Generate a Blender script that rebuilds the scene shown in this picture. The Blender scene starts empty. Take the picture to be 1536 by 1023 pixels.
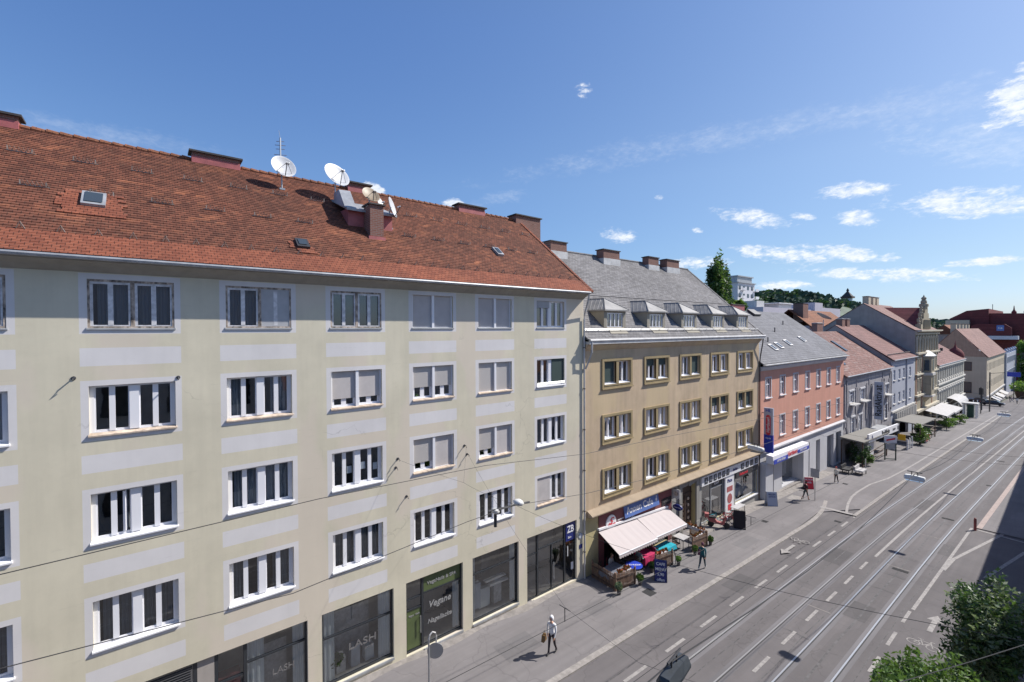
EXPO = .5
# clouds: position in the photograph's sky turned into directions, half-width along/across, tilt, softness, raggedness
CLOUDS = [(1278, 286, 40.5, 9.9, 0.05, 1.5, 0.5), (1130, 328, 53.4, 11.7, 0.3, 1.5, 0.5), (1285, 327, 24.8, 10.8, 0.3, 1.5, 0.5), (1202, 324, 14.7, 5.4, 0.2, 1.5, 0.5), (1450, 304, 77.3, 16.2, 0.16, 1.5, 0.5), (1180, 382, 64.4, 11.7, 0.2, 1.5, 0.55), (1270, 380, 50.6, 9.9, 0.25, 1.5, 0.55), (1320, 412, 82.8, 9.0, 0.13, 1.5, 0.6), (926, 352, 27.6, 11.7, 0.2, 1.5, 0.5), (989, 296, 7.4, 4.5, 0, 1.5, 0.5), (680, 304, 18.4, 7.2, 0, 1.5, 0.5), (873, 134, 11, 9, 0.3, 1.8, 0.9), (1040, 395, 55.2, 9.0, 0, 1.5, 0.5), (1165, 428, 41.4, 7.2, 0, 1.5, 0.5), (1046, 346, 9.2, 4.5, 0.3, 1.5, 0.5), (1490, 215, 110, 26, 0.42, 2.2, 0.6), (1545, 140, 30, 34, 1.0, 1.2, 0.5), (1080, 205, 330, 20, -0.03, 2.6, 0.5), (1350, 165, 200, 16, 0.12, 2.6, 0.5), (560, 283, 16, 8, 0.3, 1.2, 0.6), (740, 300, 60, 12, -0.2, 2.6, 0.5), (1480, 392, 30, 5, 0, 1.2, 0.5), (100, 200, 160, 20, -0.1, 2.6, 0.4)]
HZ = [(.12, (.62, .74, .90, 1)), (.3, (.79, .92, 1.07, 1))]
SUNTINT = (1.08, .92, .79, 1)
import bpy, bmesh, math, random
from mathutils import Vector, Matrix
random.seed(7)
sc = bpy.context.scene
COL = sc.collection
def rad(a): return math.radians(a)
S = 0.036
def zg(y):
    if y > 260: return -S*260 - (1-math.exp(-(y-260)/60.0))*2.0
    return -S*y
def dx(y):
    t = y-46.0
    return 0.029*(t+math.sqrt(t*t+120.0))/2 - 0.018
# ------------------------------------------------------------------ materials
MATS = {}
class NT:
    def __init__(s, m):
        m.use_nodes = True
        s.m = m; s.t = m.node_tree; s.n = s.t.nodes; s.l = s.t.links
        s.bsdf = s.n.get('Principled BSDF'); s.out = s.n.get('Material Output')
    def new(s, typ, **kw):
        nd = s.n.new(typ)
        for k, v in kw.items(): setattr(nd, k, v)
        return nd
    def link(s, a, b): s.l.new(a, b)
    def val(s, sock, v):
        sock.default_value = v
    def math(s, op, a, b=None, c=None):
        nd = s.new('ShaderNodeMath', operation=op)
        for i, x in enumerate((a, b, c)):
            if x is None: continue
            if isinstance(x, (int, float)): nd.inputs[i].default_value = x
            else: s.link(x, nd.inputs[i])
        return nd.outputs[0]
    def mix(s, fac, a, b, blend='MIX'):
        nd = s.new('ShaderNodeMix', data_type='RGBA', blend_type=blend)
        for i, x in ((0, fac), (6, a), (7, b)):
            if isinstance(x, (int, float)): nd.inputs[i].default_value = x
            elif isinstance(x, tuple): nd.inputs[i].default_value = (*x, 1) if len(x) == 3 else x
            else: s.link(x, nd.inputs[i])
        return nd.outputs[2]
    def pos(s): return s.new('ShaderNodeNewGeometry').outputs['Position']
    def scale(s, v, sx, sy, sz):
        nd = s.new('ShaderNodeVectorMath', operation='MULTIPLY')
        s.link(v, nd.inputs[0]); nd.inputs[1].default_value = (sx, sy, sz)
        return nd.outputs[0]
    def noise(s, v, scale=1, detail=4, rough=.55):
        nd = s.new('ShaderNodeTexNoise'); s.link(v, nd.inputs['Vector'])
        nd.inputs['Scale'].default_value = scale; nd.inputs['Detail'].default_value = detail
        nd.inputs['Roughness'].default_value = rough
        return nd.outputs['Fac']
    def ramp(s, f, lo, hi):
        nd = s.new('ShaderNodeMapRange'); s.link(f, nd.inputs[0])
        nd.inputs[1].default_value = lo; nd.inputs[2].default_value = hi
        return nd.outputs[0]
    def bump(s, h, strength=.3, dist=.02):
        nd = s.new('ShaderNodeBump'); s.link(h, nd.inputs['Height'])
        nd.inputs['Strength'].default_value = strength; nd.inputs['Distance'].default_value = dist
        s.link(nd.outputs[0], s.bsdf.inputs['Normal'])
def c3(c): return (*c, 1)
def mat(name, col, rough=.7, var=0., vscale=1.5, metal=0., stretch=(1, 1, 1), bump=0., bscale=30., spec=.5, col2=None, lo=.35, hi=.65):
    if name in MATS: return MATS[name]
    m = bpy.data.materials.new(name); t = NT(m); b = t.bsdf
    b.inputs['Roughness'].default_value = rough; b.inputs['Metallic'].default_value = metal
    b.inputs['Specular IOR Level'].default_value = spec
    b.inputs['Base Color'].default_value = c3(col)
    if var or col2:
        p = t.scale(t.pos(), *stretch)
        f = t.noise(p, vscale, 5, .6)
        f = t.ramp(f, lo, hi)
        a = tuple(max(0, x*(1-var)) for x in col); c = tuple(x*(1+var) for x in col)
        if col2: a, c = col, col2
        o = t.mix(f, a, c)
        t.link(o, b.inputs['Base Color'])
    if bump:
        t.bump(t.noise(t.pos(), bscale, 3), bump, .02)
    MATS[name] = m
    return m
def plaster(name, col, dark=.75, streak=.25, panel=False, patch=None, cyc=1.0, crack=False, blot=.06):
    """painted render: blotches, faint vertical rain streaks, fine grain"""
    m = bpy.data.materials.new(name); t = NT(m); b = t.bsdf; MATS[name] = m
    p = t.pos()
    f1 = t.ramp(t.noise(p, .45*cyc, 5, .6), .3, .72)
    f2 = t.ramp(t.noise(t.scale(p, 3.0, 3.0, .22), .8, 6, .65), .42, .75)
    f3 = t.ramp(t.noise(p, 2.3, 6, .7), .55, .8)
    o = t.mix(f1, tuple(x*(1-.5*(1-dark)) for x in col), tuple(x*1.05 for x in col))
    sk = t.math('MULTIPLY', f2, streak)
    o = t.mix(sk, o, tuple(x*dark*.8 for x in col))
    pt = t.math('MULTIPLY', f3, .35*streak+blot)
    o = t.mix(pt, o, tuple(x*dark for x in (col[0]*.95, col[1]*.93, col[2]*.9)))
    if patch:
        f4 = t.ramp(t.noise(t.scale(p, 1, 1, .5), .33, 3, .5), .5, .56)
        o = t.mix(t.math('MULTIPLY', f4, .6), o, patch)
    if crack:
        # old repairs: hairline cracks in a few places and sideways scuffs
        v2 = t.new('ShaderNodeTexVoronoi'); v2.feature = 'DISTANCE_TO_EDGE'; v2.inputs['Scale'].default_value = .42
        wv = t.new('ShaderNodeVectorMath', operation='ADD'); t.link(p, wv.inputs[0])
        nn = t.new('ShaderNodeTexNoise'); nn.inputs['Scale'].default_value = 1.6; nn.inputs['Detail'].default_value = 6; t.link(p, nn.inputs['Vector']); t.link(nn.outputs['Color'], wv.inputs[1])
        t.link(wv.outputs[0], v2.inputs['Vector'])
        cf = t.math('MULTIPLY', t.ramp(v2.outputs['Distance'], .009, .002), t.ramp(t.noise(p, .28, 2), .56, .62))
        o = t.mix(t.math('MULTIPLY', cf, .32), o, tuple(x*.4 for x in col))
        sf = t.ramp(t.noise(t.scale(p, 1, .5, 4.0), 1.5, 6, .75), .60, .74)
        o = t.mix(t.math('MULTIPLY', sf, .30), o, tuple(x*.62 for x in col))
    t.link(o, b.inputs['Base Color'])
    b.inputs['Roughness'].default_value = .9; b.inputs['Specular IOR Level'].default_value = .2
    t.bump(t.noise(p, 55, 4, .7), .25, .01)
    return m
def tiles(name, c1, c2, patchcol, mortar, slope, tw=.19, th=.17, pmix=.6, plo=.52, phi=.66, bumpy=.35, off=.5, rough=.85, lich=None, b2b=-.35):
    """roof covering: courses run along y, rows up the slope (z scaled to slope length)"""
    m = bpy.data.materials.new(name); t = NT(m); b = t.bsdf; MATS[name] = m
    p = t.pos()
    sep = t.new('ShaderNodeSeparateXYZ'); t.link(p, sep.inputs[0])
    cb = t.new('ShaderNodeCombineXYZ'); t.link(sep.outputs[1], cb.inputs[0])
    t.link(t.math('MULTIPLY', sep.outputs[2], 1/math.sin(slope)), cb.inputs[1])
    br = t.new('ShaderNodeTexBrick'); t.link(cb.outputs[0], br.inputs['Vector'])
    br.offset = off
    br.inputs['Color1'].default_value = c3(c1); br.inputs['Color2'].default_value = c3(c2); br.inputs['Mortar'].default_value = c3(mortar)
    br.inputs['Scale'].default_value = 1; br.inputs['Mortar Size'].default_value = .012; br.inputs['Mortar Smooth'].default_value = .3
    br.inputs['Brick Width'].default_value = tw; br.inputs['Row Height'].default_value = th; br.inputs['Bias'].default_value = -.1
    # second set of bricks picks out single replaced tiles
    b2 = t.new('ShaderNodeTexBrick'); t.link(cb.outputs[0], b2.inputs['Vector']); b2.offset = off
    b2.inputs['Color1'].default_value = (0, 0, 0, 1); b2.inputs['Color2'].default_value = (1, 1, 1, 1); b2.inputs['Mortar'].default_value = (0, 0, 0, 1)
    b2.inputs['Scale'].default_value = 1; b2.inputs['Mortar Size'].default_value = .0; b2.inputs['Brick Width'].default_value = tw*1.9
    b2.inputs['Row Height'].default_value = th; b2.inputs['Bias'].default_value = b2b
    pn = t.ramp(t.noise(t.scale(cb.outputs[0], .55, 1.2, 1), .9, 4, .6), plo, phi)
    bw = t.new('ShaderNodeRGBToBW'); t.link(b2.outputs[0], bw.inputs[0])
    pk = t.ramp(bw.outputs[0], .35, .8)
    f = t.math('MULTIPLY', t.math('MULTIPLY', pn, pk), pmix)
    o = t.mix(f, br.outputs[0], patchcol)
    big = t.ramp(t.noise(p, .35, 5, .6), .3, .7)
    o = t.mix(big, t.mix(.35, o, (0.02, 0.02, 0.02)), o)
    if lich:
        lf = t.ramp(t.noise(p, 6, 5, .7), .56, .7)
        o = t.mix(t.math('MULTIPLY', lf, .5), o, lich)
    t.link(o, b.inputs['Base Color'])
    b.inputs['Roughness'].default_value = rough; b.inputs['Specular IOR Level'].default_value = .25
    t.bump(br.outputs['Fac'], -bumpy, .03)
    return m
def wave(name, c1, c2, axis='Z', freq=12., rough=.6, bump=.5, noise=0.):
    m = bpy.data.materials.new(name); t = NT(m); b = t.bsdf; MATS[name] = m
    sep = t.new('ShaderNodeSeparateXYZ'); t.link(t.pos(), sep.inputs[0])
    v = sep.outputs['XYZ'.index(axis)]
    fr = t.math('FRACT', t.math('MULTIPLY', v, freq))
    e = t.ramp(fr, .0, .18)
    col = t.mix(e, c2, c1)
    if noise:
        sc_ = (1, 1, 1)
        n = t.ramp(t.noise(t.scale(t.pos(), 2, 6, .5), 1.2, 5, .65), .35, .68)
        col = t.mix(t.math('MULTIPLY', n, noise), col, tuple(x*.35 for x in c1))
    t.link(col, b.inputs['Base Color']); b.inputs['Roughness'].default_value = rough
    t.bump(fr, bump, .01)
    return m
def glass(name, tint=(.75, .8, .82), refl=1.0):
    m = bpy.data.materials.new(name); t = NT(m); MATS[name] = m
    t.n.remove(t.bsdf)
    tr = t.new('ShaderNodeBsdfTransparent'); tr.inputs[0].default_value = c3(tint)
    gl = t.new('ShaderNodeBsdfGlossy'); gl.inputs['Roughness'].default_value = .02
    gl.inputs['Color'].default_value = (.95, .97, 1, 1)
    fr = t.new('ShaderNodeFresnel'); fr.inputs['IOR'].default_value = 1.5
    # two panes of a double window reflect about twice as much as one surface
    f = t.math('MINIMUM', t.math('MULTIPLY', fr.outputs[0], 2.0*refl), .9)
    nz = t.new('ShaderNodeBump'); t.link(t.noise(t.pos(), 1.1, 2), nz.inputs['Height']); nz.inputs['Strength'].default_value = .12; nz.inputs['Distance'].default_value = .03
    t.link(nz.outputs[0], gl.inputs['Normal'])
    mx = t.new('ShaderNodeMixShader'); t.link(f, mx.inputs[0]); t.link(tr.outputs[0], mx.inputs[1]); t.link(gl.outputs[0], mx.inputs[2])
    t.link(mx.outputs[0], t.out.inputs[0])
    return m
# ------------------------------------------------------------------ mesh builder
class MB:
    def __init__(s): s.v = []; s.f = []; s.m = []
    def add(s, pts, faces, mi=0):
        o = len(s.v); s.v += [tuple(p) for p in pts]
        for f in faces: s.f.append(tuple(i+o for i in f)); s.m.append(mi)
        return s
    def quad(s, a, b, c, d, mi=0): return s.add([a, b, c, d], [(0, 1, 2, 3)], mi)
    def poly(s, pts, mi=0): return s.add(pts, [tuple(range(len(pts)))], mi)
    def box(s, x0, x1, y0, y1, z0, z1, mi=0):
        P = [(x0, y0, z0), (x1, y0, z0), (x1, y1, z0), (x0, y1, z0), (x0, y0, z1), (x1, y0, z1), (x1, y1, z1), (x0, y1, z1)]
        return s.add(P, [(0, 3, 2, 1), (4, 5, 6, 7), (0, 1, 5, 4), (1, 2, 6, 5), (2, 3, 7, 6), (3, 0, 4, 7)], mi)
    def obox(s, c, ax, ay, az, mi=0):
        c, ax, ay, az = map(Vector, (c, ax, ay, az))
        P = [c+sx*ax+sy*ay+sz*az for sz in (-1, 1) for sx, sy in ((-1, -1), (1, -1), (1, 1), (-1, 1))]
        return s.add(P, [(0, 3, 2, 1), (4, 5, 6, 7), (0, 1, 5, 4), (1, 2, 6, 5), (2, 3, 7, 6), (3, 0, 4, 7)], mi)
    def extrude(s, pts, d, mi=0):
        """prism: polygon pts swept by vector d"""
        n = len(pts); d = Vector(d); P = [Vector(p) for p in pts]; Q = [p+d for p in P]
        F = [tuple(range(n-1, -1, -1)), tuple(range(n, 2*n))]+[(i, (i+1) % n, n+(i+1) % n, n+i) for i in range(n)]
        return s.add(P+Q, F, mi)
    def tube(s, pts, r, n=6, mi=0, cap=True):
        P = [Vector(p) for p in pts]; R = r if isinstance(r, (list, tuple)) else [r]*len(P)
        rings = []
        for i, p in enumerate(P):
            d = (P[min(i+1, len(P)-1)]-P[max(i-1, 0)])
            d = d.normalized() if d.length > 1e-9 else Vector((0, 0, 1))
            u = d.orthogonal().normalized() if abs(d.z) > .95 else d.cross(Vector((0, 0, 1))).normalized()
            w = d.cross(u)
            rings.append([p+(u*math.cos(2*math.pi*k/n)+w*math.sin(2*math.pi*k/n))*R[i] for k in range(n)])
        pts2 = [q for r_ in rings for q in r_]; F = []
        for i in range(len(P)-1):
            for k in range(n):
                F.append((i*n+k, i*n+(k+1) % n, (i+1)*n+(k+1) % n, (i+1)*n+k))
        if cap: F += [tuple(range(n-1, -1, -1)), tuple(range((len(P)-1)*n, len(P)*n))]
        return s.add(pts2, F, mi)
    def lathe(s, prof, c, axis=(0, 0, 1), n=12, mi=0):
        a = Vector(axis).normalized(); u = a.orthogonal().normalized(); w = a.cross(u); c = Vector(c)
        pts = []
        for r, h in prof:
            for k in range(n):
                t = 2*math.pi*k/n; pts.append(c+a*h+(u*math.cos(t)+w*math.sin(t))*r)
        F = []
        for i in range(len(prof)-1):
            for k in range(n): F.append((i*n+k, i*n+(k+1) % n, (i+1)*n+(k+1) % n, (i+1)*n+k))
        F += [tuple(range(n-1, -1, -1)), tuple(range((len(prof)-1)*n, len(prof)*n))]
        return s.add(pts, F, mi)
    def mesh(s, name, mats, smooth=False, recalc=True):
        me = bpy.data.meshes.new(name); me.from_pydata(s.v, [], s.f)
        if not isinstance(mats, (list, tuple)): mats = [mats]
        for m in mats: me.materials.append(m)
        for p, mi in zip(me.polygons, s.m): p.material_index = mi; p.use_smooth = smooth
        if recalc:
            bm = bmesh.new(); bm.from_mesh(me); bmesh.ops.recalc_face_normals(bm, faces=bm.faces); bm.to_mesh(me); bm.free()
        me.update(); return me
    def build(s, name, mats, parent=None, smooth=False, loc=(0, 0, 0), rot=0, recalc=True):
        return link(name, s.mesh(name, mats, smooth, recalc), parent, loc, rot)
LOCAL = [False]
def wloc(o):
    v = Vector((0, 0, 0))
    while o: v = v+o.location; o = o.parent
    return v
def link(name, me, parent=None, loc=(0, 0, 0), rot=0):
    """children are given in world coordinates unless LOCAL is set (things that are turned)"""
    o = bpy.data.objects.new(name, me); COL.objects.link(o)
    o.location = Vector(loc)-wloc(parent) if (parent and not LOCAL[0]) else Vector(loc)
    if rot: o.rotation_euler = (0, 0, rot)
    if parent: o.parent = parent
    return o
def tag(o, label, cat, group=None):
    o['label'] = label; o['category'] = cat
    if group: o['group'] = group
    return o
def thing(name, label, cat, loc=(0, 0, 0), rot=0, group=None):
    return tag(link(name, None, None, loc, rot), label, cat, group)
def struct(o, kind='structure'): o['kind'] = kind; return o
def text(name, body, size, loc, mats, parent, xa=(0, 1, 0), ya=(0, 0, 1), ext=.008, align='CENTER', shear=0., sx=1.):
    cu = bpy.data.curves.new(name, 'FONT'); cu.body = body; cu.size = size; cu.extrude = ext
    cu.align_x = align; cu.align_y = 'CENTER'; cu.shear = shear; cu.resolution_u = 3; cu.offset = .014*size
    o = bpy.data.objects.new(name, cu); COL.objects.link(o)
    bpy.context.view_layer.update()
    me = bpy.data.meshes.new_from_object(o.evaluated_get(bpy.context.evaluated_depsgraph_get()))
    bpy.data.objects.remove(o); me.name = name
    X = Vector(xa).normalized(); Y = Vector(ya).normalized(); Z = X.cross(Y)
    M = Matrix((X, Y, Z)).transposed().to_4x4()
    me.transform(M @ Matrix.Diagonal((sx, 1, 1, 1)))
    me.materials.clear(); me.materials.append(mats)
    return link(name, me, parent, loc)
def wall_front(mb, y0, y1, z0, z1, ops, x=0., d=.22, paints=(), rev=0, revband=None):
    """front wall sheet with openings (ya,yb,za,zb) and reveals of depth d; paints: (ya,yb,za,zb,mi)"""
    ys = sorted({round(v, 4) for v in [y0, y1]+[q for o in ops for q in o[:2]]+[q for o in paints for q in o[:2]] if y0-1e-6 <= v <= y1+1e-6})
    zs = sorted({round(v, 4) for v in [z0, z1]+[q for o in ops for q in o[2:4]]+[q for o in paints for q in o[2:4]] if z0-1e-6 <= v <= z1+1e-6})
    idx = {}
    def V(a, b):
        k = (a, b)
        if k not in idx: idx[k] = len(mb.v); mb.v.append((x, a, b))
        return idx[k]
    for i in range(len(ys)-1):
        for j in range(len(zs)-1):
            cy, cz = (ys[i]+ys[i+1])/2, (zs[j]+zs[j+1])/2
            if any(o[0] < cy < o[1] and o[2] < cz < o[3] for o in ops): continue
            mi = 0
            for p in paints:
                if p[0] < cy < p[1] and p[2] < cz < p[3]: mi = p[4]
            mb.f.append((V(ys[i], zs[j]), V(ys[i+1], zs[j]), V(ys[i+1], zs[j+1]), V(ys[i], zs[j+1]))); mb.m.append(mi)
    for o in ops:
        a, b, c, e = o[:4]; dd = o[4] if len(o) > 4 else d
        rev = 1 if (revband is not None and e < revband) else 0
        mb.quad((x, a, c), (x, a, e), (x-dd, a, e), (x-dd, a, c), rev); mb.quad((x, b, c), (x-dd, b, c), (x-dd, b, e), (x, b, e), rev)
        mb.quad((x, a, c), (x-dd, a, c), (x-dd, b, c), (x, b, c), rev); mb.quad((x, a, e), (x, b, e), (x-dd, b, e), (x-dd, a, e), rev)
def shell(mb, y0, y1, z0, ze, rx, rz, xb, zeb, side=(True, True), mi=0, bottom=True):
    """gable sides and back wall of a house whose front is at x=0"""
    for k, y in enumerate((y0, y1)):
        if side[k]: mb.poly([(0, y, z0), (0, y, ze), (rx, y, rz), (xb, y, zeb), (xb, y, z0)], mi)
    mb.quad((xb, y0, z0), (xb, y1, z0), (xb, y1, zeb), (xb, y0, zeb), mi)
def roof_slope(mb, y0, y1, e, r, rows, step=.02, th=.1, mi=0, mi_edge=None):
    """stepped courses of tiles from eave e=(x,z) to ridge r=(x,z); real little steps between courses"""
    ex, ez = e; rx, rz = r
    dxx, dzz = rx-ex, rz-ez; L = math.hypot(dxx, dzz); nx, nz = -dzz/L, dxx/L
    if nz < 0: nx, nz = -nx, -nz
    for i in range(rows):
        a, b = i/rows, (i+1)/rows
        A = (ex+dxx*a+nx*step, ez+dzz*a+nz*step); B = (ex+dxx*b, ez+dzz*b)
        mb.quad((A[0], y0, A[1]), (A[0], y1, A[1]), (B[0], y1, B[1]), (B[0], y0, B[1]), mi)
        A0 = (ex+dxx*a, ez+dzz*a)
        mb.quad((A0[0], y0, A0[1]), (A0[0], y1, A0[1]), (A[0], y1, A[1]), (A[0], y0, A[1]), mi)
    t = th; me_ = mi if mi_edge is None else mi_edge
    E2 = (ex-nx*t, ez-nz*t); R2 = (rx-nx*t, rz-nz*t)
    mb.quad((ex, y0, ez), (ex, y1, ez), (E2[0], y1, E2[1]), (E2[0], y0, E2[1]), me_)
    mb.quad((E2[0], y0, E2[1]), (E2[0], y1, E2[1]), (R2[0], y1, R2[1]), (R2[0], y0, R2[1]), me_)
    for y in (y0, y1):
        mb.quad((ex, y, ez), (rx, y, rz), (R2[0], y, R2[1]), (E2[0], y, E2[1]), me_)
# ------------------------------------------------------------------ camera, sun, sky
cam = bpy.data.cameras.new('camera'); co = bpy.data.objects.new('camera', cam); COL.objects.link(co)
cam.sensor_width = 36; cam.lens = 683/1536*36; cam.clip_end = 6000; cam.clip_start = .05
cam.shift_y = -6.33/1536
_y, _p, _r = .6729, .0152, -.0045
fw = Vector((-math.cos(_y)*math.cos(_p), math.sin(_y)*math.cos(_p), -math.sin(_p)))
rt = Vector((math.sin(_y), math.cos(_y), 0)); up = rt.cross(fw)
r2 = rt*math.cos(_r)+up*math.sin(_r); u2 = -rt*math.sin(_r)+up*math.cos(_r)
co.matrix_world = Matrix.Translation((19, 0, 14.6)) @ Matrix((r2, u2, -fw)).transposed().to_4x4()
sc.camera = co
SUNV = Vector((.41, .94, 1.0)).normalized()
sun = bpy.data.lights.new('sun', 'SUN'); sun.energy = 4.6; sun.angle = rad(.5); sun.color = (1, .95, .88)
so = bpy.data.objects.new('sun', sun); COL.objects.link(so)
so.rotation_euler = SUNV.to_track_quat('Z', 'Y').to_euler(); so.location = (60, 120, 150)
w = bpy.data.worlds.new('World'); sc.world = w; w.use_nodes = True
wn, wl = w.node_tree.nodes, w.node_tree.links
bg = wn['Background']
sky = wn.new('ShaderNodeTexSky'); sky.sky_type = 'NISHITA'; sky.sun_disc = False
sky.sun_elevation = math.asin(SUNV.z); sky.sun_rotation = math.atan2(SUNV.x, SUNV.y)
sky.altitude = 350; sky.air_density = 1.0; sky.dust_density = .7; sky.ozone_density = 3.0
SKY_STR = .106
bg.inputs['Strength'].default_value = SKY_STR
tc = wn.new('ShaderNodeTexCoord')
def wm(op, a, b=None, c=None):
    nd = wn.new('ShaderNodeMath'); nd.operation = op
    for i, x in enumerate((a, b, c)):
        if x is None: continue
        if isinstance(x, (int, float)): nd.inputs[i].default_value = x
        else: wl.new(x, nd.inputs[i])
    return nd.outputs[0]
nrm = wn.new('ShaderNodeVectorMath'); nrm.operation = 'NORMALIZE'; wl.new(tc.outputs['Generated'], nrm.inputs[0])
DIR = nrm.outputs[0]
def wnoise(sx, sy, sz, scale, det=6, rough=.6, dist=0.):
    v = wn.new('ShaderNodeVectorMath'); v.operation = 'MULTIPLY'; wl.new(DIR, v.inputs[0]); v.inputs[1].default_value = (sx, sy, sz)
    n = wn.new('ShaderNodeTexNoise'); wl.new(v.outputs[0], n.inputs['Vector']); n.inputs['Scale'].default_value = scale
    n.inputs['Detail'].default_value = det; n.inputs['Roughness'].default_value = rough; n.inputs['Distortion'].default_value = dist
    return n.outputs['Fac']
nz1 = wnoise(1, 1, 2.4, 17, 8, .66, .4); nz2 = wnoise(1, 1, 2.2, 70, 6, .65, .3)
nzz = wm('ADD', wm('MULTIPLY', wm('SUBTRACT', nz1, .5), 6.5), wm('MULTIPLY', wm('SUBTRACT', nz2, .5), 4.0))
dens = None; shade = None
def cloud(d, wu, wv, tilt=0., soft=1.0, amp=1.0):
    """one patch of cloud round sky direction d; wu, wv half-widths in radians along and across"""
    global dens, shade
    d = Vector(d).normalized(); U = Vector((0, 0, 1)).cross(d).normalized(); V = d.cross(U)
    U2 = (U*math.cos(tilt)+V*math.sin(tilt)); V2 = (V*math.cos(tilt)-U*math.sin(tilt))
    def dot(vec):
        n = wn.new('ShaderNodeVectorMath'); n.operation = 'DOT_PRODUCT'; wl.new(DIR, n.inputs[0]); n.inputs[1].default_value = vec
        return n.outputs['Value']
    a = dot(U2/wu); b = dot(V2/wv)
    q = wm('ADD', wm('MULTIPLY', a, a), wm('MULTIPLY', b, b))
    f = wm('ADD', wm('SUBTRACT', 1.0, q), wm('MULTIPLY', nzz, amp))
    mr = wn.new('ShaderNodeMapRange'); mr.interpolation_type = 'SMOOTHSTEP'; wl.new(f, mr.inputs[0])
    mr.inputs[1].default_value = 0.; mr.inputs[2].default_value = 1.0*soft
    m = mr.outputs[0]
    m = wm('MULTIPLY', m, wm('GREATER_THAN', dot(d), .3))
    if soft > 1.9: m = wm('MULTIPLY', m, .26)
    dens = m if dens is None else wm('MAXIMUM', dens, m)
def pdir(px, py):      # sky direction of a point seen from the camera's place
    return (fw+r2*((px-768)/683)-u2*((py-505.17)/683)).normalized()
K = math.pi/180
for px, py, wu, wv, tl, sf, am in CLOUDS:
    cloud(pdir(px, py), wu/683., wv/683., tl, sf, am)
# the band of paler, bluish air towards the horizon
sepd = wn.new('ShaderNodeSeparateXYZ'); wl.new(DIR, sepd.inputs[0])
hz = wn.new('ShaderNodeValToRGB'); wl.new(sepd.outputs[2], hz.inputs[0]); els = hz.color_ramp.elements
els[0].position = 0.0; els[0].color = (.50, .66, 1.02, 1); els[1].position = .55; els[1].color = (.77, .97, 1.24, 1)
for ps, cl_ in HZ: e_ = els.new(ps); e_.color = cl_
skm = wn.new('ShaderNodeMix'); skm.data_type = 'RGBA'; skm.blend_type = 'MULTIPLY'; skm.inputs[0].default_value = 1
wl.new(sky.outputs[0], skm.inputs[6]); wl.new(hz.outputs[0], skm.inputs[7])
cmix = wn.new('ShaderNodeMix'); cmix.data_type = 'RGBA'
ccol = wn.new('ShaderNodeMix'); ccol.data_type = 'RGBA'
wl.new(wm('MULTIPLY', wm('SUBTRACT', nz2, .35), 2.2), ccol.inputs[0]); ccol.inputs[6].default_value = (5.6, 6.1, 6.8, 1); ccol.inputs[7].default_value = (8.0, 8.0, 8.1, 1)
wl.new(wm('MINIMUM', dens, .85), cmix.inputs[0]); sdot = wn.new('ShaderNodeVectorMath'); sdot.operation = 'DOT_PRODUCT'; wl.new(DIR, sdot.inputs[0]); sdot.inputs[1].default_value = SUNV
sr = wn.new('ShaderNodeMapRange'); sr.interpolation_type = 'SMOOTHSTEP'; wl.new(sdot.outputs['Value'], sr.inputs[0]); sr.inputs[1].default_value = .1; sr.inputs[2].default_value = .95
sm2 = wn.new('ShaderNodeMix'); sm2.data_type = 'RGBA'; sm2.blend_type = 'MULTIPLY'; wl.new(sr.outputs[0], sm2.inputs[0]); wl.new(skm.outputs[2], sm2.inputs[6]); sm2.inputs[7].default_value = SUNTINT
wl.new(sm2.outputs[2], cmix.inputs[6]); wl.new(ccol.outputs[2], cmix.inputs[7])
wl.new(cmix.outputs[2], bg.inputs['Color'])
sc.view_settings.view_transform = 'Standard'; sc.view_settings.look = 'None'; sc.view_settings.gamma = 1; sc.view_settings.exposure = EXPO
# ------------------------------------------------------------------ materials
M = {}
M['plasterA'] = plaster('yellow_plaster', (.65, .602, .47), .74, .2, patch=(.635, .555, .47), crack=True, blot=.16)
M['panelA'] = plaster('pale_band_paint', (.67, .65, .645), .82, .12, crack=True)
M['plasterB'] = plaster('ochre_plaster', (.565, .44, .305), .62, .36, patch=(.56, .445, .275), cyc=1.4, blot=.14)
M['surB'] = plaster('ochre_surround', (.36, .285, .165), .7, .4, cyc=2)
M['plasterB2'] = plaster('ochre_ground_floor', (.50, .43, .24), .7, .4)
M['plasterD'] = plaster('pink_plaster', (.62, .32, .24), .8, .25)
M['greyD'] = plaster('pale_grey_render', (.52, .52, .54), .8, .2)
M['plasterF'] = plaster('blue_grey_plaster', (.40, .42, .48), .8, .25)
M['plasterT'] = plaster('sandstone_render', (.40, .35, .26), .65, .5, cyc=2)
M['plasterTred'] = plaster('red_brick_render', (.35, .2, .14), .7, .4, cyc=2)
M['plasterG'] = plaster('grey_stucco', (.36, .35, .31), .7, .4, cyc=2)
M['trimG'] = plaster('pale_stucco_trim', (.58, .56, .52), .8, .3, cyc=2)
M['firewall'] = plaster('bare_fire_wall', (.40, .365, .335), .65, .3, cyc=2)
M['firewallbrown'] = plaster('bare_brown_gable', (.43, .295, .22), .65, .35, cyc=3)
M['cream'] = plaster('cream_render', (.55, .47, .36), .8, .3)
M['lilac'] = plaster('lilac_render', (.50, .47, .53), .85, .2)
M['whitewall'] = plaster('white_render', (.68, .68, .68), .85, .2)
SL_A = math.atan2(5.57, 6.95)
M['roofA'] = tiles('clay_plain_tiles', (.14, .052, .033), (.27, .10, .06), (.52, .20, .10), (.07, .03, .02), SL_A, .18, .165, .8, .44, .66, lich=(.20, .12, .08), b2b=-.25)
M['roofAnew'] = tiles('new_clay_tiles', (.25, .08, .047), (.37, .125, .07), (.48, .19, .1), (.10, .038, .025), SL_A, .18, .165, .5, .45, .7)
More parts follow.
